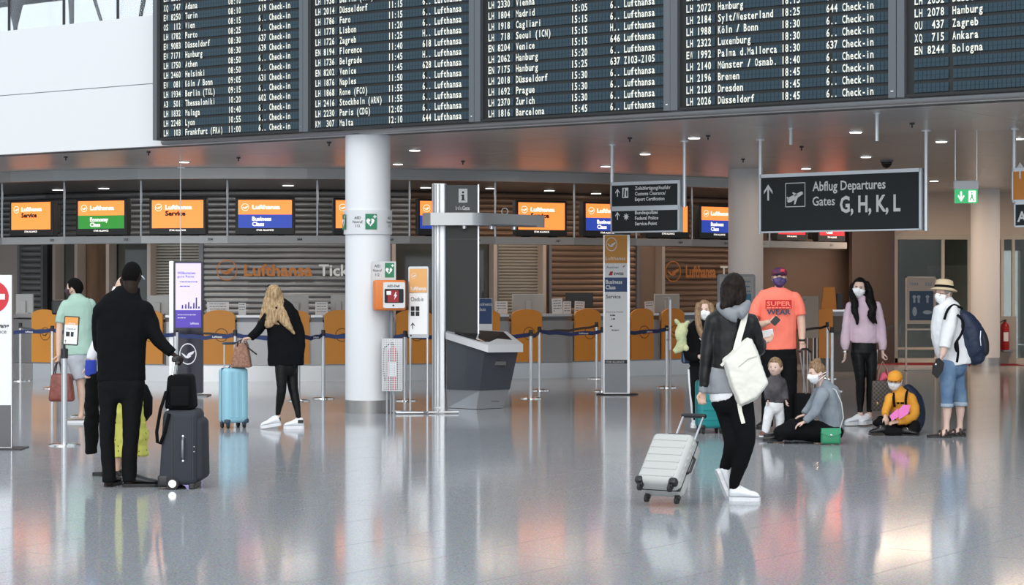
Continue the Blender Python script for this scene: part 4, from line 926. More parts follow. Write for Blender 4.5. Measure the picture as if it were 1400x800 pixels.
# grey notice frame in front of rear pillar
Y = 33.6; s_ = Y/FPX; t = thing('notice_frame', 'grey notice frame before the rear pillar, behind the person in leather jacket', 'notice', (xx(1007), Y, 0))
MB().prism(rrect(xx(981), xx(1033), zz(470), zz(375), .04), Y+.02, Y+.06).build('frame', m_grey, t); MB().box(xx(984), xx(1030), Y+.01, Y+.02, zz(466), zz(378.5)).build('sheet', mat('notice_grey', (.35, .37, .38), .4), t)
b = MB(); MY = Matrix.Translation((0, Y+.005, 0)); bars(b, xx(988), xx(1026), zz(386), 4, .08, .02, MY); b.box(xx(1019), xx(1027), Y+.0, Y+.006, zz(412), zz(402)); b.build('print', mat('notice_blue', (.05, .18, .33), .5), t)
for px in (985, 1028): b = MB(); b.cyl((xx(px), Y+.04, 0), (xx(px), Y+.04, zz(469)), .018, 8); b.build('leg', m_steel_l, t)

# items of the far right desk
Y = 38.2; s_ = Y/FPX; t = thing('leaflet_panel', 'beige standing panel on thin legs behind the orange shirt', 'panel', (xx(1108), Y, 0))
MB().box(xx(1097), xx(1119), Y, Y+.03, zz(462), zz(405)).build('panel', mat('panel_beige', (.42, .40, .36), .5), t)
for px in (1099, 1104, 1112, 1117): b = MB(); b.cyl((xx(px), Y+.01, 0), (xx(px), Y+.01, zz(462)), .014, 8); b.build('leg', m_steel_l, t)
b = MB(); text(b, 'Gepäck', xx(1099), zz(411.5), .05, Matrix.Translation((0, Y-.004, 0)), width=.17) if False else bars(b, xx(1099), xx(1107), zz(411.5), 1, .1, .04, Matrix.Translation((0, Y-.004, 0))); b.build('print', m_grey, t)
Y = 39.3; s_ = Y/FPX; t = thing('check_in_desk', 'far check-in desk with orange panel left of the person in pink sweater', 'desk', (xx(1140), Y, 0), 'check-in desks along the curve')
MB().prism([(xx(1119), 0.25), (xx(1138), 0.25), (xx(1138), zz(424)), (xx(1134), zz(421)), (xx(1119), zz(424))], Y-.06, Y).build('orange_panel', m_or, t)
MB().box(xx(1119), xx(1175), Y+.0, Y+.7, 0, zz(432)).build('front_panel', mat('desk_brown', (.12, .10, .085), .4), t); MB().box(xx(1137), xx(1178), Y-.04, Y+.7, zz(426), zz(423.5)).build('worktop', m_steel_l, t)
MB().box(xx(1139), xx(1175), Y+.0, Y+.6, zz(432), zz(426)).build('shadow_gap', m_grey, t)
t2 = tag(MB().prism([(xx(1126), zz(424)), (xx(1147), zz(424)), (xx(1144), zz(392.5)), (xx(1129), zz(392.5))], Y+.25, Y+.28).build('orange_display_card', m_or), 'orange display card standing on the far desk left of the pink sweater', 'display card')
t2 = tag(MB().rbox(xx(1146.5), xx(1155), Y+.2, Y+.3, zz(423.5), zz(401), .01, 2).build('card_terminal', m_dark), 'dark upright device beside the orange display card on the far desk', 'device')

# ================================================================= PEOPLE
_fold = {}
def foldtex(scale):
    if scale not in _fold:
        t = bpy.data.textures.new('folds', 'CLOUDS'); t.noise_scale = scale; t.noise_depth = 2; _fold[scale] = t
    return _fold[scale]
def chain3(mb, pts, ends='rr', n=14, ref=None):
    """pts: (Vector, ru, rv) ; closed tapered limb, ends r=round f=flat"""
    P = [(Vector(p), ru, rv) for p, ru, rv in pts]
    def ext(p, d, ru, rv):
        m = min(ru, rv)
        return [(p+d*m*.55, ru*.82, rv*.82), (p+d*m*.88, ru*.45, rv*.45)]
    t0 = (P[0][0]-P[1][0]).normalized(); t1 = (P[-1][0]-P[-2][0]).normalized()
    if ends[0] == 'r': P = ext(*[P[0][0], t0, P[0][1], P[0][2]])[::-1]+P
    if ends[1] == 'r': P = P+ext(P[-1][0], t1, P[-1][1], P[-1][2])
    # resample with smooth interpolation
    o = len(mb.v); N_ = len(P)
    for i, (p, ru, rv) in enumerate(P):
        t = (P[min(i+1, N_-1)][0]-P[max(i-1, 0)][0]).normalized()
        a = Vector(ref) if ref else Vector((1, 0, 0)); 
        if abs(t.dot(a)) > .9: a = Vector((0, 0, 1)) if not ref else t.orthogonal()
        u = (a-t*a.dot(t)).normalized(); w = t.cross(u)
        for k in range(n):
            an = 2*math.pi*k/n; mb.v.append(p+u*math.cos(an)*ru+w*math.sin(an)*rv)
    for i in range(N_-1):
        for k in range(n): a = o+i*n+k; b = o+i*n+(k+1) % n; mb.f.append((a, b, b+n, a+n))
    mb.f.append(tuple(o+k for k in range(n-1, -1, -1))); e = o+(N_-1)*n; mb.f.append(tuple(e+k for k in range(n)))
def smoothpts(pts, sub=3):
    """Catmull-Rom through tuples (x,y,d,rw,rd)"""
    if len(pts) < 3: return pts
    out = []
    for i in range(len(pts)-1):
        p0 = pts[max(i-1, 0)]; p1 = pts[i]; p2 = pts[i+1]; p3 = pts[min(i+2, len(pts)-1)]
        for k in range(sub):
            t = k/sub; r = []
            for a, b, c, d in zip(p0, p1, p2, p3):
                r.append(.5*((2*b)+(-a+c)*t+(2*a-5*b+4*c-d)*t*t+(-a+3*b-3*c+d)*t**3))
            out.append(tuple(r))
    out.append(tuple(pts[-1])); return out
def gs(x, s): return math.exp(-(x/s)**2)
def headsurf(az, el, off=0.0):
    """local head surface; x side, y forward, z up; metres for a 0.23 m head; az 0=front"""
    sx, sy, sz = .076, .096, .115
    ce_, se_ = math.cos(el), math.sin(el); x = math.sin(az)*ce_; y = math.cos(az)*ce_; z = se_
    X = x*sx; Y = y*sy; Z = z*sz; t = max(0, -z)
    X *= 1-.30*t**1.6
    if y < 0: Y *= 1-.40*t
    else: Y *= (1-.06*t)
    if y > 0 and z > -.2: Y *= .97
    if y > 0:
        nx = gs(az, .17); Y += .020*nx*gs(el+.22, .13)+.010*nx*gs(el+.02, .16)          # nose
        Y -= .009*(gs(az-.36, .17)+gs(az+.36, .17))*gs(el-.03, .13)                      # eye sockets
        Y += .004*gs(az, .6)*gs(el-.20, .08)                                             # brow
        Y += .005*gs(az, .22)*gs(el+.55, .07)+.004*gs(az, .2)*gs(el+.95, .2)            # lips, chin
        X += .004*math.copysign(1, x)*gs(abs(az)-.75, .25)*gs(el+.15, .2)
    n = Vector((x/sx, y/sy, z/sz)).normalized()
    return Vector((X, Y, Z))+n*off
class Fig:
    def __init__(s, label, px, pyb, skin, name='person', cat='person', group=None):
        s.Y = ydepth(pyb); s.k = s.Y/FPX; s.loc = Vector(((px-700)*s.k, s.Y, 0))
        s.t = thing(name, label, cat, s.loc, group); s.body = MB(); s.skin = skin; s.hm = None
    def P(s, px, py, dy=0.0):
        Y = s.Y+dy; return Vector(((px-700)*s.k, Y, max(.0, EYE+(HOR-py)*s.k)))
    def pts(s, ch, f=1.0, sub=3):
        ch = [tuple(c) if len(c) == 5 else tuple(c)+(c[3],) for c in ch]
        return [(s.P(c[0], c[1], c[2]), c[3]*s.k*f, c[4]*s.k*f) for c in smoothpts(ch, sub)]
    def flesh(s, *chains, f=1.0, ends='rr'):
        for c in chains: chain3(s.body, s.pts(c, f), ends)
    def cloth(s, name, m, *chains, ends='rf', voxel=.011, fold=.014, fs=.10, inner=.80, label=None, smooth=3, extra=None):
        b = MB()
        for c in chains:
            e = ends
            if isinstance(c, tuple): c, e = c
            chain3(b, s.pts(c), e, 18)
            if inner:
                q = s.pts(c, inner)
                if e[1] == 'f' and len(q) > 5: q = q[:-2]
                if e[0] == 'f' and len(q) > 5: q = q[1:]
                chain3(s.body, q, e)
        if extra: extra(b)
        return s.vox(b, name, m, voxel, fold, fs, smooth, label)
    def vox(s, b, name, m, voxel=.011, fold=.0, fs=.1, smooth=3, label=None, parent=None):
        o = b.build(name, m, parent or s.t, smooth=True, label=label)
        r = o.modifiers.new('join', 'REMESH'); r.mode = 'VOXEL'; r.voxel_size = voxel; r.use_smooth_shade = True
        if smooth: q = o.modifiers.new('soft', 'SMOOTH'); q.iterations = smooth; q.factor = .5
        if fold: d = o.modifiers.new('fold', 'DISPLACE'); d.texture = foldtex(fs); d.strength = fold; d.mid_level = .5; d.texture_coords = 'LOCAL'
        return o
    def head(s, px, py, hh, yaw, pitch=0, roll=0, dy=0.0, neck=None):
        """hh half height in px; yaw 0 towards camera, 90 right, 180 away"""
        c = s.P(px, py, dy); a = math.radians(yaw); f = Vector((math.sin(a), -math.cos(a), 0)); up = Vector((0, 0, 1)); sd_ = f.cross(up)
        R = Matrix((sd_, f, up)).transposed().to_4x4()
        S_ = hh*s.k/.115; s.hs = S_
        s.hm = Matrix.Translation(c) @ R @ Matrix.Rotation(math.radians(roll), 4, 'Y') @ Matrix.Rotation(math.radians(pitch), 4, 'X') @ Matrix.Scale(S_, 4)
        na, ne = 40, 28; vs = []; fs = []
        for j in range(ne+1):
            el = -math.pi/2+math.pi*j/ne
            for i in range(na): vs.append(headsurf(-math.pi+2*math.pi*i/na, el))
        for j in range(ne):
            for i in range(na): fs.append((j*na+i, j*na+(i+1) % na, (j+1)*na+(i+1) % na, (j+1)*na+i))
        s.body.add(vs, fs, s.hm)
        for sg in (-1, 1): s.body.ell((sg*.078, -.004, -.004), .011, .020, .032, 10, 8, s.hm)
        if neck:
            q = s.P(*neck[:2], neck[2] if len(neck) > 3 else 0); r = neck[-1]*s.k
            chain3(s.body, [(s.hm @ Vector((0, -.02, -.02)), r*1.0, r*1.0), (s.hm @ Vector((0, -.025, -.10)), r*.95, r*.95), (q, r*1.1, r*1.1)], 'rr')
    def eyes(s, brow=None, iris=(.05, .03, .02)):
        for sg in (-1, 1):
            p = headsurf(sg*.36, .03, -.004); e = MB().ell(tuple(p), .0135, .008, .0075, 12, 8, s.hm).build('eye', mat('eye_white', (.75, .73, .70), .2), s.t, smooth=True)
            p2 = headsurf(sg*.36, .03, .004); MB().ell(tuple(p2), .0062, .003, .0062, 10, 6, s.hm).build('iris', mat('iris_dark', iris, .1), e, smooth=True)
            if brow:
                b = MB(); b.tube([headsurf(sg*x, .20, .004) for x in (.17, .30, .45, .55)], [.003, .0042, .004, .002], 6, s.hm); b.build('eyebrow', brow, s.t, smooth=True)
    def mask(s, m, top=.02, name='face_mask', strap=True, w=1.15, straps='ear', drop=0):
        b = MB(); na, ne = 22, 12; o = 0; fr = []; bk = []
        for j in range(ne+1):
            for i in range(na+1):
                az = -w+2*w*i/na; tt = top+.06*gs(az, .35)-.10*abs(az/w); bt = -1.22+.55*abs(az/w)**2; el = tt+(bt-tt)*j/ne
                bulge = .010*math.cos(az/w*1.4)*math.sin(math.pi*j/ne)+(.0025 if j in (4, 7) else 0)
                fr.append(headsurf(az, el, .010+bulge)); bk.append(headsurf(az, el, .003))
        n = len(fr); W1 = na+1; fs = []
        for j in range(ne):
            for i in range(na):
                a = j*W1+i; fs.append((a, a+W1, a+W1+1, a+1)); fs.append((n+a, n+a+1, n+a+W1+1, n+a+W1))
        for i in range(na): fs += [(i, i+1, n+i+1, n+i), (ne*W1+i+1, ne*W1+i, n+ne*W1+i, n+ne*W1+i+1)]
        for j in range(ne): fs += [((j+1)*W1, j*W1, n+j*W1, n+(j+1)*W1), (j*W1+na, (j+1)*W1+na, n+(j+1)*W1+na, n+j*W1+na)]
        b.add(fr+bk, fs, s.hm); o = b.build(name, m, s.t, smooth=True)
        if strap:
            b = MB()
            for sg in (-1, 1):
                for e0 in (-.15, -.75):
                    if straps == 'ear': b.tube([headsurf(sg*w, e0, .006), headsurf(sg*1.35, e0*.6, .01), Vector((sg*.088, -.015, .02 if e0 > -.5 else -.03))], .0025, 6, s.hm)
                    else: b.tube([headsurf(sg*w, e0, .006), headsurf(sg*1.5, e0*.7, .012), headsurf(sg*2.2, e0*.4, .016), headsurf(sg*3.0, e0*.3, .018)], .004, 6, s.hm)
            b.build('strap', m, o)
        return o
    def H(s, x, y, z): return s.hm @ Vector((x, y, z))
    def hair(s, m, ex=None, fit=None, long=(), fold=.008, cap=(.087, .094, .108), c=(0, -.018, .020), voxel=.008, name='hair', fs=.03, label=None):
        b = MB()
        if fit:
            fr_, sd_, bk_, th = fit; na, ne = 44, 30; vs = []; ff = []
            st = lambda x: max(0, min(1, x))**2*(3-2*max(0, min(1, x)))
            for j in range(ne+1):
                el = -math.pi/2+math.pi*j/ne
                for i in range(na):
                    az = -math.pi+2*math.pi*i/na; q = abs(az); eb = fr_+(sd_-fr_)*st((q-.75)/.5); eb = eb+(bk_-sd_)*st((q-1.75)/.6)
                    vs.append(headsurf(az, el, -.012+(th+.012)*st((el-eb)/.16+.5)))
            for j in range(ne):
                for i in range(na): ff.append((j*na+i, j*na+(i+1) % na, (j+1)*na+(i+1) % na, (j+1)*na+i))
            b.add(vs, ff, s.hm)
        else: b.ell(c, *cap, 24, 16, s.hm)
        if ex: ex(b)
        for ch in long: chain3(b, s.pts(ch), 'rr', 12)
        return s.vox(b, name, m, voxel, fold, fs, 2, label)
    def hand(s, wrist, elbow, side=1, curl=.5, nrm=None, spread=.0, sc=1.0, dirv=None):
        """wrist/elbow Vectors; five fingers curling round -nrm side"""
        w = Vector(wrist); d = Vector(dirv).normalized() if dirv else (w-Vector(elbow)).normalized()
        nrm = Vector(nrm or (0, 1, 0)); nrm = (nrm-d*nrm.dot(d)).normalized(); sdv = d.cross(nrm)*side
        B_ = s.body; k = sc
        # palm
        p = [w-d*.01*k, w+d*.035*k, w+d*.085*k]
        b2 = [(p[0], .026*k, .020*k), (p[1], .036*k, .017*k), (p[2], .040*k, .014*k)]
        chain3(B_, b2, 'rr', 12, ref=tuple(sdv))
        for i, (off, L_, r) in enumerate(((.030, .072, .0095), (.010, .080, .0100), (-.010, .075, .0095), (-.029, .058, .0085))):
            q = w+d*.082*k+sdv*off*k; pts = [(q-d*.02*k, r*k, r*k)]; ang = curl*.35; cur = q
            for j, fr_ in enumerate((.45, .32, .23)):
                ang += curl*(.75 if j else .35); v = d*math.cos(ang)-nrm*math.sin(ang)+sdv*off*spread*6
                cur = cur+v.normalized()*L_*fr_*k; pts.append((cur, r*k*(1-.12*j), r*k*(1-.12*j)))
            chain3(B_, pts, 'rr', 8)
        q = w+d*.02*k+sdv*.022*k; v = (d*.62+sdv*.68-nrm*curl*.4).normalized(); v2 = (d*.85+sdv*.2-nrm*curl*.7).normalized()
        chain3(B_, [(q, .012*k, .012*k), (q+v*.038*k, .0115*k, .0115*k), (q+v*.038*k+v2*.03*k, .010*k, .010*k), (q+v*.038*k+v2*.05*k, .008*k, .008*k)], 'rr', 8)
        return w+d*.095*k-nrm*.02*k
    def shoe(s, heel, yaw, m, msole, L=.25, w=.100, h=.115, name='shoe', pitch=0, laces=None, roll=0, sole_h=.028):
        """heel: Vector at the back of the heel on the ground; yaw 0 towards camera"""
        a = math.radians(yaw); f = Vector((math.sin(a), -math.cos(a), 0)); up = Vector((0, 0, 1)); r = f.cross(up)
        M = Matrix.Translation(heel) @ Matrix((r, f, up)).transposed().to_4x4() @ Matrix.Rotation(math.radians(pitch), 4, 'X') @ Matrix.Rotation(math.radians(roll), 4, 'Y')
        sec = [(0.0, .30, .70), (.07, .40, 1.0), (.2, .44, 1.04), (.34, .43, 1.0), (.5, .45, .84), (.66, .51, .68), (.82, .50, .60), (.93, .40, .50), (.99, .20, .34)]
        b = MB(); n = 14; o = 0
        for y, ww, hh in sec:
            for k in range(n):
                an = 2*math.pi*k/n; x = math.cos(an)*ww*w; z = .012+sole_h*.6+max(0, (hh*h-.012-sole_h*.6))*(.5+.5*math.sin(an)); b.v.append(M @ Vector((x*(1 if math.sin(an) < .3 else .82), y*L, z)))
        for i in range(len(sec)-1):
            for k in range(n): q = i*n+k; q2 = i*n+(k+1) % n; b.f.append((q, q2, q2+n, q+n))
        b.f.append(tuple(range(n-1, -1, -1))); b.f.append(tuple((len(sec)-1)*n+k for k in range(n)))
        o = b.build(name, m, s.t, smooth=True)
        b = MB(); out = [(x*w*1.0, y*L) for x, y in ((.30, .0), (.42, .1), (.40, .35), (.44, .5), (.52, .68), (.48, .86), (.3, .98), (0, 1.02), (-.3, .98), (-.48, .86), (-.52, .68), (-.44, .5), (-.40, .35), (-.42, .1), (-.30, .0), (0, -.03))]
        b.plan(out, 0, sole_h, M); b.build('sole', msole, o)
        if laces:
            b = MB()
            for y in (.36, .43, .50, .57): b.tube([M @ Vector((-.022, y*L, h*(1.05-y*.95))), M @ Vector((0, y*L, h*(1.12-y*.95))), M @ Vector((.022, y*L, h*(1.05-y*.95)))], .003, 6)
            for sg in (-1, 1): b.tube([M @ Vector((0, .36*L, h*.80)), M @ Vector((sg*.02, .33*L, h*.98)), M @ Vector((sg*.035, .40*L, h*.80)), M @ Vector((sg*.005, .37*L, h*.75))], .0025, 6)
            b.build('laces', laces, o)
        return o
    def done(s, voxel=.0075, smooth=2):
        return s.vox(s.body, 'body', s.skin, voxel, 0, .1, smooth)

skin_l = mat('skin_fair', (.62, .40, .30), .5, var=(9, (.68, .45, .35))); skin_p = mat('skin_pale', (.68, .47, .39), .5); skin_d = mat('skin_dark', (.022, .013, .009), .55, spec=.2)
def hairm(n, c, c2): return mat(n, c, .55, var=(30, c2), stretch=(2.2, 2.2, .12), bump=(60, .5, .004), spec=.12)
h_blonde = hairm('hair_blonde', (.50, .36, .21), (.25, .15, .075)); h_lbrown = hairm('hair_light_brown', (.34, .22, .13), (.16, .10, .055)); h_dbrown = hairm('hair_dark_brown', (.009, .006, .005), (.022, .014, .011)); h_black = hairm('hair_black', (.003, .0028, .003), (.009, .008, .008)); h_short = mat('hair_short_black', (.005, .0045, .0045), .9, spec=.1, bump=(120, .6, .003))
def clothm(n, c, r=.9, c2=None): return mat(n, c, r, bump=(35, .25, .006), var=(6, c2) if c2 else None, spec=.12)
c_black = clothm('cloth_black', (.0055, .0055, .0065)); c_black2 = clothm('cloth_black_soft', (.0075, .0075, .0085), .9); c_leather = mat('leather_black', (.007, .007, .0075), .38, bump=(14, .2, .008), spec=.3); c_legg = mat('legging_black', (.004, .004, .0045), .5, spec=.25, bump=(12, .25, .01))
c_white = clothm('cloth_white', (.80, .81, .83)); c_mask = mat('mask_white', (.93, .94, .96), .8); c_shoew = mat('shoe_white', (.82, .84, .88), .5); c_solew = mat('sole_white', (.75, .76, .78), .6); c_shoeb = mat('shoe_black', (.012, .012, .012), .4); c_soleb = mat('sole_black', (.02, .02, .02), .6)

# ---- person in the black jacket, seen from behind
F = Fig('person in black jacket and trousers seen from behind, hand on grey suitcase', 166, 666, skin_d)
F.head(180.5, 377, 18.5, 165, neck=(179, 404, 0, 10.5))
F.hair(h_short, fit=(.62, -.10, -.80, .007), fold=.002, voxel=.006)
F.cloth('jacket', c_black, ([(170, 402, .02, 17, 13), (168, 412, 0, 30, 16), (168, 424, 0, 36, 19), (167, 445, 0, 35.5, 20), (166, 475, 0, 34, 20), (166, 500, 0, 33, 20), (166, 521, 0, 33.5, 20)], 'rf'),
        ([(180, 391, 0, 12, 12), (178, 399, 0, 14, 13), (176, 408, 0, 20, 15)], 'fr'), ([(196, 423, 0, 13, 14), (204, 440, .02, 12, 13), (212, 458, 0, 10.5, 11), (222, 470, -.02, 9.5, 10), (237, 483, -.03, 7, 7)], 'rf'),
        ([(140, 424, 0, 13, 14), (134, 445, .08, 11, 12), (134, 475, .12, 10, 10), (145, 492, .33, 8, 8)], 'rf'), fold=.02, fs=.13)
F.cloth('trousers', c_black2, ([(166, 508, 0, 31, 19), (166, 522, 0, 32, 20), (166, 534, 0, 31, 19)], 'rr'), ([(150, 526, 0, 16.5, 18), (148, 555, 0, 12.6, 14.5), (146.5, 600, 0, 10, 12), (148.5, 640, 0, 9.5, 11), (150, 659, 0, 10, 11)], 'rf'),
        ([(182, 526, 0, 16.5, 18), (180.5, 555, 0, 14, 15.5), (178.5, 600, 0, 11, 12.5), (177, 640, 0, 10.5, 11.5), (178, 658, 0, 10.5, 12)], 'rf'), fold=.018, fs=.12)
wr_ = F.P(237, 484, -.03); F.hand(wr_, F.P(222, 470, -.02), 1, 1.3, (0, 0, 1), sc=1.0, dirv=(.9, -.1, -.45))
F.flesh([(148.5, 640, 0, 6), (149, 660, 0, 6)], [(177, 640, 0, 6.5), (177, 660, 0, 6.5)])
F.shoe(F.P(147, 669, -.02) + Vector((0, .02, 0)), 172, c_shoeb, c_soleb, L=.29, laces=c_soleb); F.shoe(F.P(169, 666), 96, c_shoeb, c_soleb, L=.30, laces=c_soleb, h=.11)
MB().tube([F.H(.083, .005, .0), F.H(.088, .04, -.02), F.H(.075, .085, -.03)], .005, 6).build('mask_strap', c_mask, F.t, smooth=True)
F.done()

# ---- person hidden behind, yellow skirt
F = Fig('person mostly hidden behind the black jacket, in yellow dotted skirt with dark coat', 165, 651, skin_l)
F.head(171, 393, 16, -80, neck=(172, 418, 0, 8)); F.hair(h_dbrown, long=([(176, 388, .02, 10, 12), (180, 405, .03, 8, 12), (180, 425, .04, 6, 11)],)); F.mask(c_mask); F.eyes()
F.cloth('blouse', clothm('cloth_blouse', (.75, .75, .8)), ([(168, 418, 0, 16, 14), (166, 430, 0, 27, 16), (165, 455, 0, 23, 15), (165, 490, 0, 22, 15)], 'rf'), ([(150, 428, 0, 9, 10), (140, 450, .05, 8, 8), (130, 478, -.05, 7, 7), (126, 492, -.08, 6, 6)], 'rf'), ([(184, 430, 0, 9, 10), (190, 450, .1, 7, 7)], 'rf'))
F.cloth('sleeve_cuff', mat('cloth_royal_blue', (.02, .05, .38), .8), ([(127, 491, -.08, 7.5, 8), (127, 514, -.08, 8.5, 8.5)], 'ff'), fold=.01)
F.cloth('coat', c_black, ([(128, 512, -.06, 9, 12), (127, 550, -.05, 9.5, 13), (127, 600, -.05, 9, 12), (127, 620, -.05, 8, 11)], 'rf'), fold=.03, inner=0, label='black coat hanging over the arm')
def skirt_mat():
    m = mat('cloth_yellow', (.62, .60, .12), .85); nt = m.node_tree; b = nt.nodes['Principled BSDF']; v = nt.nodes.new('ShaderNodeTexVoronoi'); v.inputs['Scale'].default_value = 19; v.inputs['Randomness'].default_value = .5
    tc = nt.nodes.new('ShaderNodeTexCoord'); r = nt.nodes.new('ShaderNodeValToRGB'); r.color_ramp.interpolation = 'CONSTANT'; r.color_ramp.elements[0].color = (.05, .05, .02, 1); r.color_ramp.elements[1].position = .18; r.color_ramp.elements[1].color = (.62, .60, .12, 1)
    nt.links.new(tc.outputs['Object'], v.inputs[0]); nt.links.new(v.outputs['Distance'], r.inputs[0]); nt.links.new(r.outputs[0], b.inputs['Base Color']); return m
F.cloth('skirt', skirt_mat(), ([(167, 484, 0, 21, 15), (170, 520, 0, 25, 18), (174, 560, 0, 26, 20), (177, 600, 0, 25, 20), (178, 624, 0, 25, 20)], 'rf'), fold=.05, fs=.12, inner=.6)
F.flesh([(163, 600, 0, 7), (162, 620, 0, 6), (161, 640, 0, 4), (160, 648, 0, 4.2)], [(176, 600, 0, 7), (175, 622, .02, 6), (174, 640, .02, 4), (174, 647, .02, 4)])
F.hand(F.P(126, 500, -.08), F.P(128, 480, -.06), -1, .8, (0, 1, 0), sc=.9)
F.shoe(F.P(163, 652), -100, c_soleb, c_soleb, L=.24, h=.05, name='sandal', laces=c_soleb); F.shoe(F.P(176, 650, .03), -80, c_soleb, c_soleb, L=.24, h=.05, name='sandal', laces=c_soleb)
F.done()
b = MB(); chain3(b, [(F.P(196, 530, .05), .03, .07), (F.P(200, 545, .05), .045, .10), (F.P(199, 565, .05), .05, .10), (F.P(192, 578, .05), .03, .08)], 'rr'); o = b.build('shoulder_bag', c_black, smooth=True); tag(o, 'black shoulder bag showing right of the black trousers, above the yellow skirt', 'bag')

# ---- person in green polo shirt
F = Fig('dark-haired person in green polo shirt and pale shorts carrying a red bag', 106, 578, skin_l)
F.head(102, 394.5, 13.5, -105, neck=(104, 412, 0, 6.5)); F.hair(h_short, fit=(.55, -.02, -.6, .011), fold=.003); F.mask(mat('mask_dark', (.05, .02, .035), .7)); F.eyes(h_short)
F.cloth('polo_shirt', clothm('cloth_mint', (.36, .52, .44), .85, (.40, .57, .48)), ([(104, 404, .02, 8, 8), (104.5, 409, 0, 13, 12), (106, 417, 0, 20, 15), (107, 440, 0, 20.5, 15), (107, 465, 0, 20, 15), (107.5, 485, 0, 20.5, 15)], 'ff'),
        ([(91, 417, -.02, 7.5, 9), (86, 428, -.04, 7.2, 9), (84, 442, -.06, 7, 8.5)], 'rf'), ([(122, 416, .04, 7.5, 9), (127, 430, .08, 7, 8)], 'rf'), fold=.016, fs=.12)
F.cloth('shorts', clothm('cloth_pale_grey', (.42, .44, .48), .85), ([(107, 482, 0, 17, 14), (107, 492, 0, 17.5, 14)], 'rr'), ([(103, 490, -.03, 11, 12), (107, 505, -.04, 10.5, 11), (110, 518, -.04, 10, 10.5)], 'rf'), ([(113, 490, .06, 10, 12), (116, 505, .08, 10, 11), (118, 520, .1, 9.5, 10)], 'rf'), fold=.014)
F.flesh([(84, 436, -.06, 4.6), (83, 458, -.10, 4.3), (83.5, 484, -.14, 3.2)], [(126, 425, .1, 4.2), (122, 450, .05, 3.8), (117, 470, .0, 3)], [(109, 512, -.03, 6.5), (111, 528, -.03, 5.6), (112, 540, -.02, 5.6), (112, 560, -.02, 3.4), (111, 570, -.03, 3.6)], [(118, 514, .1, 6.5), (119, 530, .12, 5.6), (120, 542, .14, 5.4), (120, 560, .16, 3.4), (119, 568, .16, 3.4)])
F.hand(F.P(83.5, 484, -.14), F.P(83, 460, -.10), 1, 1.4, (1, 0, 0))
sh = mat('shoe_tan', (.40, .33, .28), .7)
F.shoe(F.P(117.5, 578), -95, sh, c_solew, L=.27, h=.085, laces=c_solew); F.shoe(F.P(123, 573, .16), -95, sh, c_solew, L=.27, h=.085, laces=c_solew); F.done()

# ---- blonde person walking away with blue suitcase
F = Fig('long-haired blonde person in black coat and shiny black leggings leaning on a light blue suitcase', 393, 586, skin_l)
F.head(373.5, 403.5, 13.5, -150, neck=(376, 420, 0, 5.5)); F.mask(c_mask)
F.hair(h_blonde, cap=(.092, .104, .112), c=(0, -.014, .012), long=([(373, 402, .02, 10, 12), (372, 420, -.05, 12, 8), (370, 436, -.09, 12, 5), (363, 444, -.1, 6, 3), (356, 446, -.1, 2.5, 2)], [(380, 405, .0, 8, 9), (384, 425, -.09, 9, 5), (391, 438, -.13, 7, 4), (398, 448, -.13, 4, 3), (404, 456, -.12, 1.5, 1.5)], [(375, 425, -.10, 5, 5), (378, 440, -.13, 3, 3), (383, 443, -.14, 1.2, 1.2)], [(366, 410, .0, 6, 8), (362, 428, -.06, 5, 5), (357, 442, -.1, 2, 2)]), fold=.012, fs=.025)
F.cloth('coat', c_black, ([(378, 414, .02, 12, 10), (382, 422, 0, 19, 14), (385, 436, 0, 21.5, 15), (388, 460, 0, 23, 15), (390.5, 485, 0, 25, 16), (391, 500, 0, 25, 16)], 'rf'), ([(368, 426, -.03, 8, 10), (361, 441, -.06, 7, 9), (355, 451, -.08, 6.5, 8), (344, 462, -.12, 5, 6)], 'rf'), ([(400, 428, .03, 7.5, 10), (408, 450, .03, 7, 9), (411, 472, .0, 6.5, 8), (409, 488, -.03, 5.5, 6)], 'rf'), fold=.02, fs=.12)
F.cloth('leggings', c_legg, ([(391, 492, 0, 16, 13), (392, 503, 0, 16, 13)], 'rr'), ([(386, 500, -.04, 10, 11), (385.5, 515, -.06, 8, 9), (386, 530, -.07, 6.6, 7.5), (384, 545, -.05, 6, 7), (381, 560, -.02, 4, 4.5), (380, 566, 0, 3.6, 4)], 'rr'),
        ([(397, 500, .05, 10.5, 12), (398.5, 516, .05, 8.5, 9.5), (400.5, 532, .03, 7, 8), (404, 548, .02, 6, 7), (407, 562, 0, 4.2, 4.6), (408, 570, 0, 3.7, 4)], 'rr'), fold=.006, fs=.05, voxel=.009)
F.hand(F.P(344, 462, -.12), F.P(355, 452, -.08), 1, 1.2, (0, 0, 1), dirv=(-1, -.1, -.1), sc=.9)
F.hand(F.P(409, 488, -.03), F.P(411, 470, 0), 1, .7, (1, 0, 0), sc=.88)
F.flesh([(380.5, 560, 0, 3.2), (380, 574, .0, 3.4)], [(407.5, 564, 0, 3.2), (408, 576, 0, 3.4)])
F.shoe(F.P(384, 581.5, -.02), -75, c_shoew, c_solew, L=.235, h=.12, sole_h=.035, laces=c_solew, pitch=-8); F.shoe(F.P(415.5, 586), -85, c_shoew, c_solew, L=.235, h=.125, sole_h=.035, laces=c_solew)
for px, py in ((381, 573), (412, 576)): MB().rbox(F.P(px, py).x-.035, F.P(px, py).x+.03, F.Y-.055, F.Y-.04, F.P(px, py).z-.02, F.P(px, py).z+.02, .006, 2).build('heel_patch', c_shoeb, F.t)
b = MB(); b.ell((-.035, .045, .108), .03, .008, .018, 12, 6, F.hm); b.ell((.035, .045, .108), .03, .008, .018, 12, 6, F.hm); b.tube([(-.085, -.0, .06), (-.08, .045, .105), (.08, .045, .105), (.085, 0, .06)], .005, 6, F.hm); b.build('sunglasses', m_black, F.t, smooth=True)
F.done()

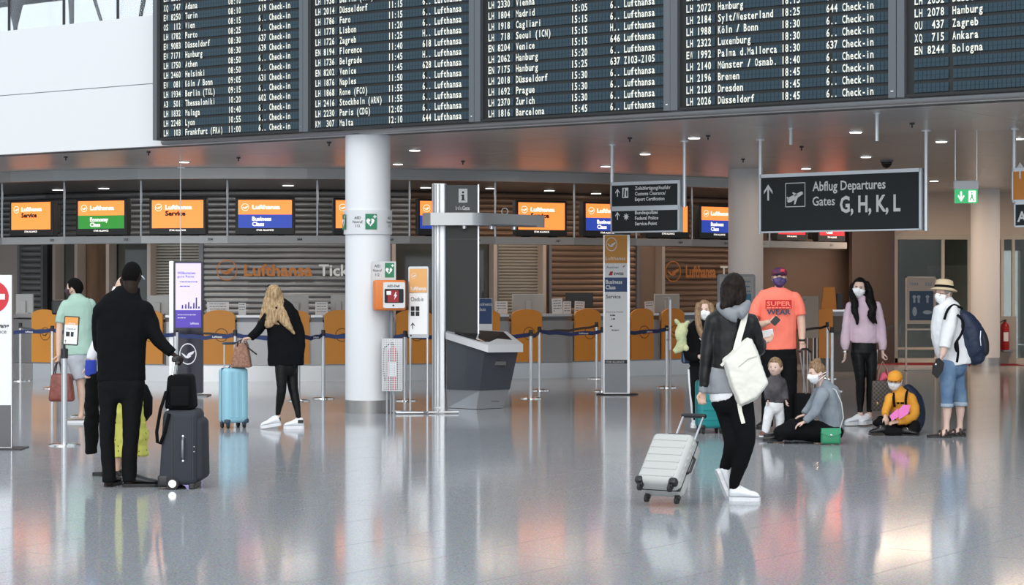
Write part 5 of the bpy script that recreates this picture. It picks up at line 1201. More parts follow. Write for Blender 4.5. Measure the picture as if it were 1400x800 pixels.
# ---- girl with plush toy
F = Fig('long-haired child in black hoodie with white mask, plush toy under the arm', 955, 590, skin_p)
F.head(963, 425, 14, -8, neck=(963, 443, 0, 5)); F.eyes(h_lbrown); F.mask(c_mask)
F.hair(h_lbrown, fit=(.75, -.3, -.8, .012), long=([(955, 418, -.04, 5, 6), (953, 432, -.08, 4.5, 5), (955, 450, -.13, 4.5, 4), (959, 462, -.15, 3, 3)], [(971, 418, -.04, 4.5, 6), (974, 436, -.07, 4.5, 5), (972, 454, -.13, 3.5, 3.5)]), fold=.010, fs=.02)
F.cloth('hoodie', c_black, ([(963, 440, .0, 9, 9), (961, 446, 0, 18, 12), (960, 462, 0, 19, 13), (960, 485, 0, 18.5, 13), (960, 500, 0, 18, 13)], 'rf'), ([(943, 450, 0, 7, 8), (938, 470, -.02, 6.5, 7.5), (941, 486, -.08, 6, 7), (953, 487, -.16, 5.5, 6)], 'rf'), ([(978, 450, 0, 7, 8), (983, 470, -.02, 6.5, 7.5), (979, 486, -.08, 6, 6)], 'rf'), fold=.016)
bb = MB(); bars(bb, -.1, .1, .04, 2, .035, .018); b = MB()
b.tube([F.P(955, 462, -.125), F.P(960, 468, -.14), F.P(966, 466, -.14), F.P(971, 461, -.125)], .006, 6); b.tube([F.P(957, 468, -.13), F.P(962, 473, -.14), F.P(969, 470, -.135)], .005, 6); b.build('hoodie_print', c_white, F.t)
F.cloth('trousers', c_black2, ([(960, 496, 0, 15, 12), (960, 508, 0, 15, 12)], 'rr'), ([(950, 505, 0, 8.5, 10), (950, 530, -.02, 7, 8), (951, 555, 0, 5.5, 6), (951.5, 576, 0, 4.8, 5.5)], 'rf'), ([(969, 505, 0, 8.5, 10), (971, 530, 0, 7, 8), (972, 555, 0, 5.5, 6), (973, 574, 0, 4.8, 5.5)], 'rf'), fold=.01)
b = MB(); b.tube([F.P(941.5, 505, -.02), F.P(943, 530, -.03), F.P(945.5, 555, -.02), F.P(947, 575, -.01)], .014, 8); b.build('side_stripe', c_white, F.t, smooth=True)
F.hand(F.P(953, 487, -.16), F.P(943, 487, -.08), 1, .8, (0, -1, 0), sc=.8); F.hand(F.P(979, 487, -.08), F.P(983, 472, 0), -1, .8, (0, -1, 0), sc=.8)
F.shoe(F.P(951, 584, .06), -8, c_shoew, c_solew, L=.23, w=.085, h=.09, laces=c_solew); F.shoe(F.P(973, 583, .06), 12, c_shoew, c_solew, L=.23, w=.085, h=.09, laces=c_solew); F.done()
G = F; b = MB()
for q in ([(936, 444, -.16, 3.5, 4), (932, 448, -.16, 8, 7), (929, 458, -.18, 8, 7), (931, 467, -.2, 6, 6)], [(931, 465, -.2, 6, 6), (928, 474, -.2, 7, 6), (922, 479, -.2, 4.5, 4)], [(925, 441, -.16, 3, 3), (923, 438, -.16, 2.6, 2.6)], [(937, 442, -.16, 3, 3), (939, 440, -.16, 2.6, 2.6)], [(931, 468, -.2, 4, 4), (936, 476, -.22, 4, 3.5)]): chain3(b, G.pts(q), 'rr')
o = G.vox(b, 'plush_toy', clothm('plush_yellow', (.55, .55, .30), .95, (.36, .42, .22)), .009, .012, .03, 2, parent=None) if False else None
pt = thing('plush_toy', 'pale yellow-green plush toy carried under the arm of the long-haired child', 'plush toy', G.P(931, 460, -.18)); o = b.build('plush_body', clothm('plush_yellow', (.58, .57, .33), .95, (.38, .43, .24)), pt, smooth=True)
r = o.modifiers.new('join', 'REMESH'); r.mode = 'VOXEL'; r.voxel_size = .009; r.use_smooth_shade = True; d = o.modifiers.new('fold', 'DISPLACE'); d.texture = foldtex(.03); d.strength = .012; d.texture_coords = 'LOCAL'
bt = thing('small_backpack', 'small blue-black bag hanging at the hip of the long-haired child', 'bag', G.P(938, 500, .02)); MB().rbox(G.P(932, 500).x, G.P(944, 500).x, G.Y-.05, G.Y+.1, G.P(0, 497).z, G.P(0, 464).z, .025, 3).build('bag_body', mat('bag_navy', (.02, .035, .07), .6), bt, smooth='auto')
MB().tube([G.P(935, 466, -.06), G.P(934, 480, -.065), G.P(935, 495, -.06)], .008, 6).build('trim_stripe', mat('stripe_blue', (.1, .2, .35), .6), bt)

# ---- person in leather jacket pulling the white suitcase
F = Fig('dark-haired person in black leather jacket walking away with white tote and pale suitcase', 1000, 684, skin_l)
F.head(1004, 393, 19, 150, pitch=-4, neck=(1003, 420, 0, 9)); F.mask(c_mask)
F.hair(h_dbrown, cap=(.092, .106, .112), c=(0, -.012, .012), long=([(1000, 392, 0, 15, 17), (997, 404, -.05, 14, 12), (992, 414, -.09, 10, 8), (987, 419, -.11, 6, 5)], [(1008, 395, 0, 12, 15), (1009, 408, -.04, 11, 11), (1008, 416, -.06, 8, 8)]), fold=.010, fs=.03)
F.cloth('hood', clothm('cloth_grey_marl', (.22, .23, .25), .9, (.30, .31, .33)), ([(983, 418, -.02, 5, 6), (992, 427, -.11, 8, 8), (1003, 431, -.14, 10, 8), (1014, 424, -.11, 8, 8), (1022, 415, -.02, 5, 6)], 'rr'), ([(1002, 412, 0, 15, 13), (1003, 424, -.02, 20, 15)], 'rr'), fold=.018, inner=0)
F.cloth('jacket', c_leather, ([(1002, 424, .0, 20, 13), (1001, 434, 0, 31, 17), (1000, 450, 0, 31, 18), (999, 475, 0, 28.5, 18), (997, 500, 0, 26.5, 18), (996, 512, 0, 27, 19)], 'rf'), ([(975, 440, 0, 11, 13), (969, 460, .0, 10, 12), (966, 485, -.02, 9, 10), (963, 510, -.03, 8, 9), (961, 530, -.04, 7, 8)], 'rf'),
        ([(1026, 439, 0, 11, 13), (1033, 458, .02, 10.5, 12), (1038, 476, .05, 9.5, 11), (1044, 477, .2, 8, 8), (1048, 470, .34, 7, 7)], 'rf'), fold=.022, fs=.15)
F.cloth('sweatshirt', MATS['cloth_grey_marl'], ([(995, 505, 0, 27, 19), (993, 520, 0, 27, 19), (993, 538, .0, 27, 19)], 'ff'), ([(961, 527, -.04, 6.5, 7), (960, 537, -.04, 6.5, 7)], 'ff'), fold=.012)
F.cloth('undershirt', c_white, ([(994, 532, .0, 25.5, 18), (997, 545, 0, 26, 18.5)], 'rf'), fold=.012)
F.cloth('trousers', c_black, ([(1000, 535, 0, 27, 18), (1001, 552, 0, 29, 19)], 'rr'), ([(992, 553, .06, 15, 17), (998, 580, .03, 13.5, 15), (1001, 606, -.03, 11.5, 12), (996, 628, .02, 9.5, 10), (991, 643, .07, 7, 7.5)], 'rf'),
        ([(1012, 553, -.04, 17.5, 18), (1016, 580, -.07, 15.5, 16), (1018, 606, -.09, 12.5, 13), (1010, 635, -.06, 10.5, 11), (1004, 658, -.03, 7.5, 8), (1003, 669, -.02, 7, 7.5)], 'rf'), fold=.012, fs=.1)
F.hand(F.P(960, 535, -.04), F.P(962, 520, -.04), -1, 1.25, (-.3, 1, 0), sc=.92)
F.hand(F.P(1048, 472, .34), F.P(1044, 478, .2), -1, .6, (0, .3, -1), dirv=(.5, .4, .25), sc=.9)
F.flesh([(991, 640, .07, 5), (989, 650, .08, 5)], [(1003.5, 660, -.02, 5), (1003, 674, -.02, 5.5)])
F.shoe(F.P(997, 684, -.02), 82, c_shoew, c_solew, L=.235, h=.12, laces=c_solew)
sp = F.P(979, 644, .04); F.shoe(sp, 100, c_shoew, c_solew, L=.25, h=.115, laces=c_solew, pitch=-68)
F.done()
LJ = F

# ---- person in orange shirt
F = Fig('bearded person in bright orange printed shirt, dark cap and patterned blue mask', 1066, 591, skin_l)
F.head(1065.5, 380, 13.8, -6, neck=(1065, 398, 0, 6.5)); F.eyes(h_dbrown)
def pat_mat():
    m = mat('mask_pattern', (.012, .014, .11), .8, var=(16, (.12, .08, .20))); return m
F.mask(pat_mat(), w=1.2)
F.hair(h_lbrown, fit=(.6, -.1, -.6, .006), fold=.002, voxel=.006)
cap_m = mat('cap_navy', (.02, .02, .07), .7, var=(14, (.20, .02, .06)))
b = MB(); vs = []; b.ell((0, -.008, .052), .090, .105, .072, 24, 12, F.hm); cp = b.build('cap', cap_m, F.t, smooth=True)
b = MB(); b.add([(x*.078, .075+y, z) for z in (.050, .058) for x, y in ((-1, -.02), (-.8, .055), (-.3, .075), (.3, .075), (.8, .055), (1, -.02))], [(5, 4, 3, 2, 1, 0), (6, 7, 8, 9, 10, 11)]+[(i, (i+1) % 6, (i+1) % 6+6, i+6) for i in range(6)], F.hm); b.build('cap_brim', cap_m, cp)
b = MB(); b.box(-.055, -.01, .092, .100, .07, .10, F.hm); b.build('cap_badge', mat('badge_red', (.6, .03, .06), .6), cp)
c_or = clothm('cloth_neon_orange', (.95, .17, .08), .8); c_or.node_tree.nodes['Principled BSDF'].inputs['Base Color'].default_value = (1, .235, .165, 1)
F.cloth('t_shirt', c_or, ([(1065, 393, .0, 8.5, 8), (1064.5, 399, 0, 22, 12), (1063.5, 407, 0, 28, 15), (1063, 425, 0, 26.5, 17), (1063.5, 450, 0, 25, 18), (1064, 478, 0, 25, 18)], 'ff'), ([(1041, 409, 0, 8.5, 10), (1034, 420, -.02, 8.5, 10), (1031, 433, -.04, 8.5, 10)], 'rf'), ([(1086, 407, 0, 8.5, 10), (1092, 418, 0, 8, 10), (1094, 431, 0, 8, 10)], 'rf'), fold=.014, fs=.12, inner=.85)
MT = Matrix.Translation((F.P(1063, 420).x, F.Y-.172, 0)); z_ = lambda py: EYE+(HOR-py)*F.k; x_ = lambda px: (px-1063)*F.k
b = MB(); b.flat([(x_(1044), z_(422)), (x_(1079.5), z_(422)), (x_(1079.5), z_(410)), (x_(1044), z_(410))], 0, MT); b.build('shirt_print', mat('print_red', (.55, .01, .015), .7), F.t)
b = MB(); text(b, 'SUPER', x_(1045.5), z_(418), .048, MT, width=.272, bold=.03, y=-.004); bars(b, x_(1045.5), x_(1078), z_(421.5), 1, .1, .014, MT, -.004); b.build('shirt_lettering', c_or, F.t)
b = MB(); text(b, 'WEAR', x_(1045.5), z_(429.5), .052, MT, width=.27, bold=.035, y=-.004); b.build('shirt_lettering', mat('print_slate', (.03, .05, .09), .7), F.t)
F.flesh([(1031, 425, -.04, 6), (1030, 442, -.08, 5.5), (1038, 443, -.2, 4.8), (1046, 440, -.28, 3.8)], [(1093, 424, 0, 6.2), (1095.5, 445, -.02, 5.8), (1095, 468, -.08, 4)])
F.hand(F.P(1045, 440.5, -.28), F.P(1036, 443, -.2), 1, .9, (0, .2, -1), dirv=(1, -.15, .15)); F.hand(F.P(1095, 467, -.08), F.P(1095.5, 450, -.02), -1, 1.3, (.3, -1, 0), dirv=(.1, -.05, -1))
MB().lathe([(.036, -.012), (.040, 0), (.036, .012)], 16, Matrix.Translation(F.P(1095, 465, -.075))).build('bracelet', c_shoeb, F.t)
F.cloth('trousers', c_black2, ([(1064, 472, 0, 24, 17), (1064, 490, 0, 25, 17)], 'rr'), ([(1052, 490, 0, 13, 15), (1051, 520, -.02, 11, 13), (1050, 555, 0, 9, 10), (1049, 583, 0, 8, 9)], 'rf'), ([(1077, 490, 0, 12.5, 15), (1079, 520, 0, 11, 13), (1080, 555, 0, 8.5, 10), (1080, 582, 0, 8, 9)], 'rf'), fold=.014)
F.shoe(F.P(1050, 586, .08), -25, c_shoeb, c_soleb, L=.30); F.shoe(F.P(1080, 585, .08), 15, c_shoeb, c_soleb, L=.30); F.done(); OR = F

# ---- toddler
F = Fig('toddler in dark speckled jacket and white trousers standing before the orange shirt person', 1058, 601, skin_p, group=None)
F.head(1060, 502.5, 13.5, -25, neck=(1060, 517, 0, 5)); F.eyes(); F.hair(h_lbrown, fit=(.55, -.05, -.65, .011), fold=.006)
F.cloth('jacket', clothm('cloth_speckled', (.035, .033, .035), .85, (.12, .11, .12)), ([(1060, 514, 0, 7, 7), (1060, 520, 0, 12.5, 9), (1059, 535, 0, 12, 10), (1059.5, 552, 0, 12, 10)], 'rf'), ([(1049, 521, 0, 5, 6), (1048, 535, -.02, 4.5, 5), (1049, 547, -.05, 4, 4.5)], 'rf'), ([(1070, 521, 0, 5, 6), (1073, 535, 0, 4.5, 5), (1074, 547, -.03, 4, 4.5)], 'rf'), fold=.012, fs=.05)
F.cloth('trousers', c_white, ([(1059, 550, 0, 12, 10), (1059, 557, 0, 12.5, 10)], 'rr'), ([(1053, 558, 0, 7.5, 8), (1049, 575, 0, 6.2, 7), (1046.5, 592, 0, 5.2, 6)], 'rf'), ([(1065, 558, .02, 7.2, 8), (1067, 575, .03, 6, 7), (1066, 590, .03, 4.8, 6)], 'rf'), fold=.012, fs=.05)
F.hand(F.P(1049, 547, -.05), F.P(1048, 538, -.02), 1, .7, (1, 0, 0), sc=.5); F.hand(F.P(1074, 548, -.03), F.P(1073, 538, 0), -1, .7, (-1, 0, 0), sc=.5)
tb = mat('shoe_brown', (.18, .07, .05), .6); F.shoe(F.P(1047, 597, .03), -30, tb, c_solew, L=.13, w=.062, h=.07, sole_h=.015); F.shoe(F.P(1066, 595, .05), 5, tb, c_solew, L=.13, w=.062, h=.07, sole_h=.015); F.done(.006, 1)

# ---- seated person in grey shirt
F = Fig('person sitting on the floor in grey shirt and black skirt, hair in a bun', 1112, 606, skin_p)
F.head(1117, 510, 14.5, -72, pitch=-12, neck=(1127, 531, .02, 6)); F.eyes(h_lbrown); F.mask(c_mask, straps='back', w=1.25)
F.hair(h_lbrown, fit=(.60, .0, -.6, .012), ex=lambda b: (b.ell((0, -.03, .125), .045, .05, .035, 16, 10, F.hm), b.ell((0, .03, .118), .04, .035, .025, 12, 8, F.hm)), fold=.016, fs=.025)
F.cloth('shirt', clothm('cloth_grey_blue', (.20, .23, .27), .9, (.26, .29, .32)), ([(1128, 526, .02, 9, 10), (1131, 535, .02, 16, 19), (1134, 550, .02, 17, 20), (1136, 568, .02, 17, 20), (1137, 586, .02, 17, 21), (1137, 594, .02, 15, 20)], 'rf'), ([(1122, 537, -.16, 9, 8), (1115, 551, -.2, 8, 7.5), (1109, 562, -.22, 6.5, 7), (1097, 575, -.2, 4.6, 5)], 'rf'), ([(1124, 537, .18, 9, 8), (1116, 552, .22, 7, 7.5), (1103, 568, .18, 5.5, 6)], 'rf'), fold=.02, fs=.09)
F.cloth('skirt', c_black, ([(1140, 590, .02, 13, 24), (1120, 590, 0, 15, 26), (1098, 588, 0, 14.5, 26), (1080, 589, 0, 14, 24), (1068, 592, 0, 10, 22)], 'rr'), ([(1085, 580, .0, 8, 24), (1072, 592, .0, 9, 22), (1065, 600, .0, 4, 20)], 'rr'), fold=.02, fs=.11, inner=.55)
F.hand(F.P(1097, 575, -.2), F.P(1107, 564, -.22), -1, .5, (0, 0, 1), dirv=(-1, 0, -.35), sc=.85); F.hand(F.P(1103, 569, .18), F.P(1112, 558, .2), 1, .5, (0, 0, 1), dirv=(-1, 0, -.3), sc=.85)
F.shoe(F.P(1070, 604, .05), -85, c_shoeb, c_soleb, L=.2, h=.06); F.shoe(F.P(1074, 600, .25), -85, c_shoeb, c_soleb, L=.2, h=.06); F.done(); SE = F

# ---- person in pink sweater
F = Fig('person with long wavy black hair in pale pink sweater and black leggings, white mask', 1180, 582, skin_p)
F.head(1174.5, 394, 13.5, -14, pitch=-4, roll=-8, neck=(1178, 413, 0, 5.2)); F.eyes(h_black); F.mask(c_mask)
F.hair(h_black, fit=(.72, -.3, -.9, .013), long=([(1165, 391, .02, 3, 6), (1163.5, 402, -.03, 4, 6), (1166.5, 413, -.11, 5.2, 5), (1165.5, 424, -.14, 5, 4), (1168.5, 434, -.155, 3.6, 3.5), (1169, 443, -.155, 1.6, 2)], [(1185.5, 388, .02, 3.5, 8), (1189, 401, -.02, 5, 7), (1186.5, 412, -.10, 5.5, 5), (1190.5, 422, -.14, 5, 4), (1186.5, 431, -.155, 4.2, 3.6), (1191, 441, -.155, 1.8, 2)], [(1190, 405, -.03, 4, 5), (1193.5, 420, -.10, 3.6, 4), (1191.5, 432, -.14, 3, 3), (1195.5, 442, -.14, 1.2, 1.5)], [(1182, 404, .03, 8, 8), (1183, 412, .06, 8, 6)]), fold=.014, fs=.04)
c_pk = clothm('cloth_pink', (.60, .46, .56), .9, (.66, .50, .58))
F.cloth('sweater', c_pk, ([(1179, 409, 0, 7, 8), (1180, 414, 0, 17, 12), (1180.5, 424, 0, 21, 14), (1180.5, 445, 0, 19.5, 15), (1181, 462, 0, 18.5, 15), (1181, 469, 0, 17.5, 14)], 'rf'), ([(1163, 419, 0, 6.5, 8), (1159, 435, 0, 6.5, 8), (1156, 455, -.02, 6.5, 7.5), (1155, 470, -.03, 6, 6.5), (1155, 479, -.03, 4.2, 5)], 'rf'),
        ([(1198, 418, 0, 6.8, 8), (1202, 435, 0, 6.8, 8), (1204.5, 455, -.02, 6.8, 7.5), (1206, 470, -.03, 6, 6.5), (1206, 479, -.03, 4.4, 5)], 'rf'), fold=.018, fs=.10)
F.cloth('leggings', c_legg, ([(1181, 466, 0, 16.5, 13), (1181, 482, 0, 18, 14)], 'rr'), ([(1172.5, 482, 0, 10, 12), (1174, 500, -.02, 8.6, 10), (1175.5, 520, -.03, 6.6, 7.5), (1176, 540, 0, 6, 7), (1176, 557, .0, 4, 4.5), (1176, 564, .0, 4, 4.5)], 'rf'), ([(1189.5, 482, 0, 9.8, 12), (1190.5, 500, -.02, 8.4, 10), (1190.5, 520, -.03, 6.4, 7.5), (1190, 540, 0, 6, 7), (1189, 557, .02, 4, 4.5), (1189, 564, .02, 4, 4.5)], 'rf'), fold=.006, fs=.06, voxel=.009)
b = MB(); b.tube([F.P(1199.5, 478, .0), F.P(1198.5, 500, 0), F.P(1197, 520, 0)], .006, 6); b.build('side_stripe', c_white, F.t)
F.hand(F.P(1155, 480, -.03), F.P(1155, 470, -.03), 1, .5, (1, 0, 0), sc=.95); F.hand(F.P(1206, 480, -.03), F.P(1206, 470, -.03), -1, 1.1, (-1, 0, 0), sc=.95)
MB().lathe([(.028, -.008), (.032, 0), (.028, .008)], 16, Matrix.Translation(F.P(1155, 481, -.03))).build('bracelet', m_chrome, F.t)
F.flesh([(1176, 560, 0, 3.6), (1176, 570, 0, 3.8)], [(1189, 560, .02, 3.6), (1189, 570, .02, 3.8)])
F.shoe(F.P(1181, 581, .02), -68, c_shoew, c_solew, L=.25, h=.13, sole_h=.04, laces=c_solew); F.shoe(F.P(1191, 580, .08), -35, c_shoew, c_solew, L=.25, h=.13, sole_h=.04, laces=c_solew); F.done()
PK = F

# ---- boy sitting cross-legged
F = Fig('child sitting cross-legged in orange sweatshirt and orange cap, white mask', 1222, 593, skin_l)
F.head(1223.5, 521, 12.8, -22, pitch=-14, roll=-5, neck=(1228, 536, .02, 5)); F.eyes(h_dbrown); F.mask(c_mask, top=.0)
c_oy = clothm('cloth_amber', (.80, .36, .05), .85); F.hair(h_dbrown, fit=(.6, -.1, -.6, .007), fold=.003, voxel=.006)
b = MB(); b.ell((0, -.008, .045), .092, .106, .085, 24, 12, F.hm); cp = b.build('cap', c_oy, F.t, smooth=True)
b = MB(); b.add([(x*.078, .07+y, z) for z in (.046, .054) for x, y in ((-1, -.02), (-.8, .065), (-.3, .085), (.3, .085), (.8, .065), (1, -.02))], [(5, 4, 3, 2, 1, 0), (6, 7, 8, 9, 10, 11)]+[(i, (i+1) % 6, (i+1) % 6+6, i+6) for i in range(6)], F.hm); b.build('cap_brim', c_oy, cp)
F.cloth('sweatshirt', c_oy, ([(1229, 534, .03, 8, 8), (1231, 541, .04, 15, 12), (1233, 556, .05, 15, 13), (1236, 572, .06, 15, 13), (1237, 584, .06, 15, 13)], 'rf'), ([(1217, 544, 0, 6.5, 7.5), (1212, 555, -.05, 6, 7), (1207, 562, -.14, 5.5, 6), (1206, 566, -.2, 4.5, 5)], 'rf'), ([(1246, 545, .02, 7.5, 8), (1250, 560, -.02, 7, 8), (1244, 571, -.12, 6, 7), (1229, 574, -.22, 5, 5.5), (1222, 574, -.26, 4.5, 5)], 'rf'), fold=.018, fs=.08)
F.cloth('trousers', c_black2, ([(1237, 582, .06, 15, 15), (1234, 588, .0, 15, 14)], 'rr'), ([(1238, 583, 0, 9, 9), (1220, 580, -.12, 8, 8), (1202, 575, -.1, 7.5, 8), (1196, 578, -.1, 5, 6)], 'rr'), ([(1200, 577, -.12, 6.5, 7), (1214, 586, -.22, 6, 6), (1228, 589, -.28, 5.5, 5)], 'rr'), ([(1240, 583, .0, 9, 9), (1247, 581, -.15, 8, 8), (1240, 586, -.26, 7, 6), (1220, 589, -.3, 5.5, 5), (1206, 588, -.28, 5, 4.8)], 'rr'), fold=.014, fs=.07)
F.hand(F.P(1206, 567, -.2), F.P(1207, 562, -.14), 1, .6, (0, -.5, 1), dirv=(.2, -.3, -.8), sc=.75); F.hand(F.P(1222, 574.5, -.26), F.P(1230, 574, -.2), 1, .6, (0, -.6, .8), dirv=(-1, -.2, -.1), sc=.75)
F.shoe(F.P(1206, 592, -.26), -84, c_shoeb, c_soleb, L=.20, w=.085, h=.10, laces=c_solew, sole_h=.015); F.shoe(F.P(1226, 593, -.30), 70, c_shoeb, c_soleb, L=.18, w=.085, h=.09, laces=c_solew, sole_h=.015)
b = MB(); MT = Matrix.Translation((F.P(1229, 549).x, F.Y-.098, F.P(0, 552).z)); bars(b, -.045, .045, 0, 1, .03, .022, MT); b.build('chest_print', c_black, F.t); F.done(); BO = F

# ---- person in white shirt and straw hat
F = Fig('person in straw hat, white shirt and rolled blue jeans', 1297, 598, skin_p)
F.head(1290, 402, 14.2, -56, neck=(1294, 420, 0, 6)); F.eyes(); F.mask(c_mask, top=.02)
F.hair(mat('hair_grey', (.30, .26, .22), .7, bump=(60, .4, .004)), fit=(.6, -.25, -.7, .010), fold=.004)
c_st = mat('straw', (.62, .49, .32), .8, bump=(90, .4, .003)); HM = F.hm @ Matrix.Rotation(math.radians(7), 4, 'X') @ Matrix.Scale(1.08, 4)
b = MB(); b.lathe([(.135, .034), (.138, .040), (.115, .054), (.098, .062), (.094, .10), (.084, .138), (.05, .152), (.0, .149)], 32, HM @ Matrix.Scale(1.0, 4)); hat = b.build('straw_hat', c_st, F.t, smooth=True)
MB().lathe([(.0995, .062), (.099, .066), (.0955, .088), (.094, .088)], 32, HM).build('hat_band', c_black, hat, smooth=True)
b = MB()
for sg in (-1, 1): ring(b, 0, 0, .024, .004, F.hm @ Matrix.Translation((sg*.032, .101, .004)) @ Matrix.Rotation(math.pi, 4, 'Z'), 0); b.tube([F.H(sg*.056, .095, .006), F.H(sg*.08, .05, .008), F.H(sg*.084, 0, .006)], .0022, 6)
b.build('glasses', mat('glasses_red', (.12, .02, .02), .3), F.t)
F.cloth('shirt', c_white, ([(1295, 412, 0, 9, 10), (1296, 419, .0, 17, 17), (1295, 432, 0, 20.5, 19), (1296, 450, 0, 24, 20), (1300, 470, 0, 24, 20), (1306, 488, 0, 22, 20), (1308, 499, 0, 20, 20)], 'rf'), ([(1297, 425, -.14, 10, 10), (1293, 445, -.18, 9.5, 10), (1289, 462, -.19, 9, 9.5), (1286, 475, -.2, 8.5, 9)], 'rf'), ([(1302, 426, .14, 9, 10), (1300, 450, .18, 9, 9), (1298, 470, .16, 8, 8)], 'rf'), fold=.02, fs=.10)
F.flesh([(1287, 470, -.2, 5.4), (1283, 484, -.21, 4.4)], [(1298, 466, .16, 5), (1290, 482, .12, 4)])
F.hand(F.P(1283, 484, -.21), F.P(1287, 472, -.2), -1, 1.0, (.6, -.4, 0), sc=.95); F.hand(F.P(1290, 482, .12), F.P(1298, 466, .16), 1, 1.0, (.5, .5, 0), sc=.95)
c_je = clothm('denim', (.10, .18, .31), .85, (.17, .26, .38))
F.cloth('jeans', c_je, ([(1303, 490, 0, 19.5, 16), (1302, 502, 0, 20, 16)], 'rr'), ([(1295, 502, -.07, 12.5, 13), (1293, 525, -.08, 10, 11), (1293, 545, -.07, 8.5, 9), (1293, 555, -.07, 8.2, 9)], 'rf'), ([(1309, 502, .08, 13, 13), (1312, 525, .09, 10.5, 11), (1315.5, 545, .10, 9.2, 9.5), (1316, 554, .10, 9, 9.5)], 'rf'), fold=.014, fs=.09)
c_cu = clothm('denim_light', (.35, .42, .50), .85); F.cloth('cuff', c_cu, ([(1293, 551, -.07, 8.8, 9.4), (1293, 556.5, -.07, 8.8, 9.4)], 'ff'), fold=.004, inner=0, smooth=1); F.cloth('cuff', c_cu, ([(1316, 550, .10, 9.6, 10), (1316, 556, .10, 9.6, 10)], 'ff'), fold=.004, inner=0, smooth=1)
F.flesh([(1293, 545, -.07, 5.8), (1293.5, 562, -.06, 6), (1292.5, 577, -.06, 4.1), (1292, 588, -.06, 4.3), (1285, 594, -.07, 4)], [(1315, 545, .1, 5.8), (1316, 562, .11, 6), (1315.5, 577, .12, 4.1), (1315, 588, .12, 4.3), (1308, 593, .1, 4)])
c_sd = mat('sandal_brown', (.05, .035, .03), .6)
for hx, dy in ((1299, -.06), (1322.5, .10)):
    F.shoe(F.P(hx, 598, 0)+Vector((0, dy-.0, 0)), -92, c_sd, c_soleb, L=.26, w=.095, h=.055, name='sandal'); b = MB()
    for x0, z0_ in ((-.06, .085), (-.12, .075)): b.tube([F.P(hx, 598)+Vector((x0-.0, dy-.05, .02)), F.P(hx, 598)+Vector((x0, dy-.03, z0_)), F.P(hx, 598)+Vector((x0, dy+.03, z0_)), F.P(hx, 598)+Vector((x0, dy+.05, .02))], .012, 8)
    b.tube([F.P(hx, 598)+Vector((-.05, dy-.045, .06)), F.P(hx, 598)+Vector((-.0, dy, .075)), F.P(hx, 598)+Vector((-.05, dy+.045, .06))], .010, 8); b.build('sandal_strap', c_sd, F.t, smooth=True)
F.done(); HW = F

# ================================================================= LUGGAGE AND CARRIED THINGS
def wheel(b, c, r=.028, w=.022, axis=(1, 0, 0)):
    a = Vector(axis).normalized()*w/2; b.cyl(Vector(c)-a, Vector(c)+a, r, 14)
def suitcase(name, label, M, w, d, h, m, ribs=0, wheels=4, handle=.35, grip_t=.05, trim=None, corner=None, htop=None):
    loc = M.translation.copy(); t = thing(name, label, 'suitcase', loc); wz = .06; tr = trim or m_dark
    b = MB(); b.rbox(-w/2, w/2, 0, d, wz, h, .045, 4, M)
    b.build('shell', m, t, smooth='auto')
    if ribs:
        b = MB()
        for i in range(ribs):
            z = wz+(h-wz)*(i+1)/(ribs+1); b.rbox(-w/2+.03, w/2-.03, -.006, .02, z-.018, z+.018, .006, 2, M); b.rbox(-w/2-.004, -w/2+.02, .05, d*.42, z-.018, z+.018, .003, 1, M); b.rbox(w/2-.02, w/2+.004, .05, d*.42, z-.018, z+.018, .003, 1, M)
        b.build('rib', m, t, kind='stuff')
    b = MB(); b.rbox(-w/2-.003, w/2+.003, d*.47, d*.55, wz-.003, h+.003, .046 if d*.08 > .1 else .01, 2, M); b.build('zip_band', tr, t, smooth='auto')
    if corner is not False:
        for sx in (-1, 1): b = MB(); b.rbox(sx*w/2-.045-.002, sx*w/2+.045+.002, -.004, .06, wz-.006, wz+.055, .02, 2, M) if 0 else b.rbox(min(sx*w/2, sx*(w/2-.06))-.003, max(sx*w/2, sx*(w/2-.06))+.003, -.005, .06, wz-.006, wz+.05, .018, 2, M); b.build('corner_guard', tr, t, smooth='auto')
    for sx in (-1, 1):
        for dy in ((.035, d-.035) if wheels == 4 else (d-.035,)):
            c = M @ Vector((sx*(w/2-.045), dy, .028)); b = MB(); ax = (M.to_3x3() @ Vector((1, 0, 0))); wheel(b, c, .028, .022, ax); wo = b.build('wheel', m_rubber, t, smooth='auto')
            b = MB(); b.rbox(sx*(w/2-.045)-.02, sx*(w/2-.045)+.02, dy-.02, dy+.02, .035, wz+.01, .006, 2, M); b.build('wheel_fork', tr, wo)
    if handle:
        b = MB()
        for sx in (-1, 1): b.cyl((sx*w*.25, d-.03, h-.02), (sx*w*.25, d-.03, h+handle), .009, 10, M); 
        b.build('handle_tube', m_steel_l, t)
        MB().rbox(-w*.25-.02, w*.25+.02, d-.047, d-.013, h+handle-.012, h+handle+.018, .01, 3, M).build('handle_grip', tr, t, smooth='auto')
    MB().tube([(-.08, d*.3, h-.002), (-.07, d*.3, h+.022), (.07, d*.3, h+.022), (.08, d*.3, h-.002)], .010, 8, M).build('carry_handle', tr, t, smooth=True)
    MB().tube([(w/2-.002, d*.5, h*.42), (w/2+.025, d*.5, h*.46), (w/2+.025, d*.5, h*.68), (w/2-.002, d*.5, h*.72)], .010, 8, M).build('side_handle', tr, t, smooth=True)
    return t
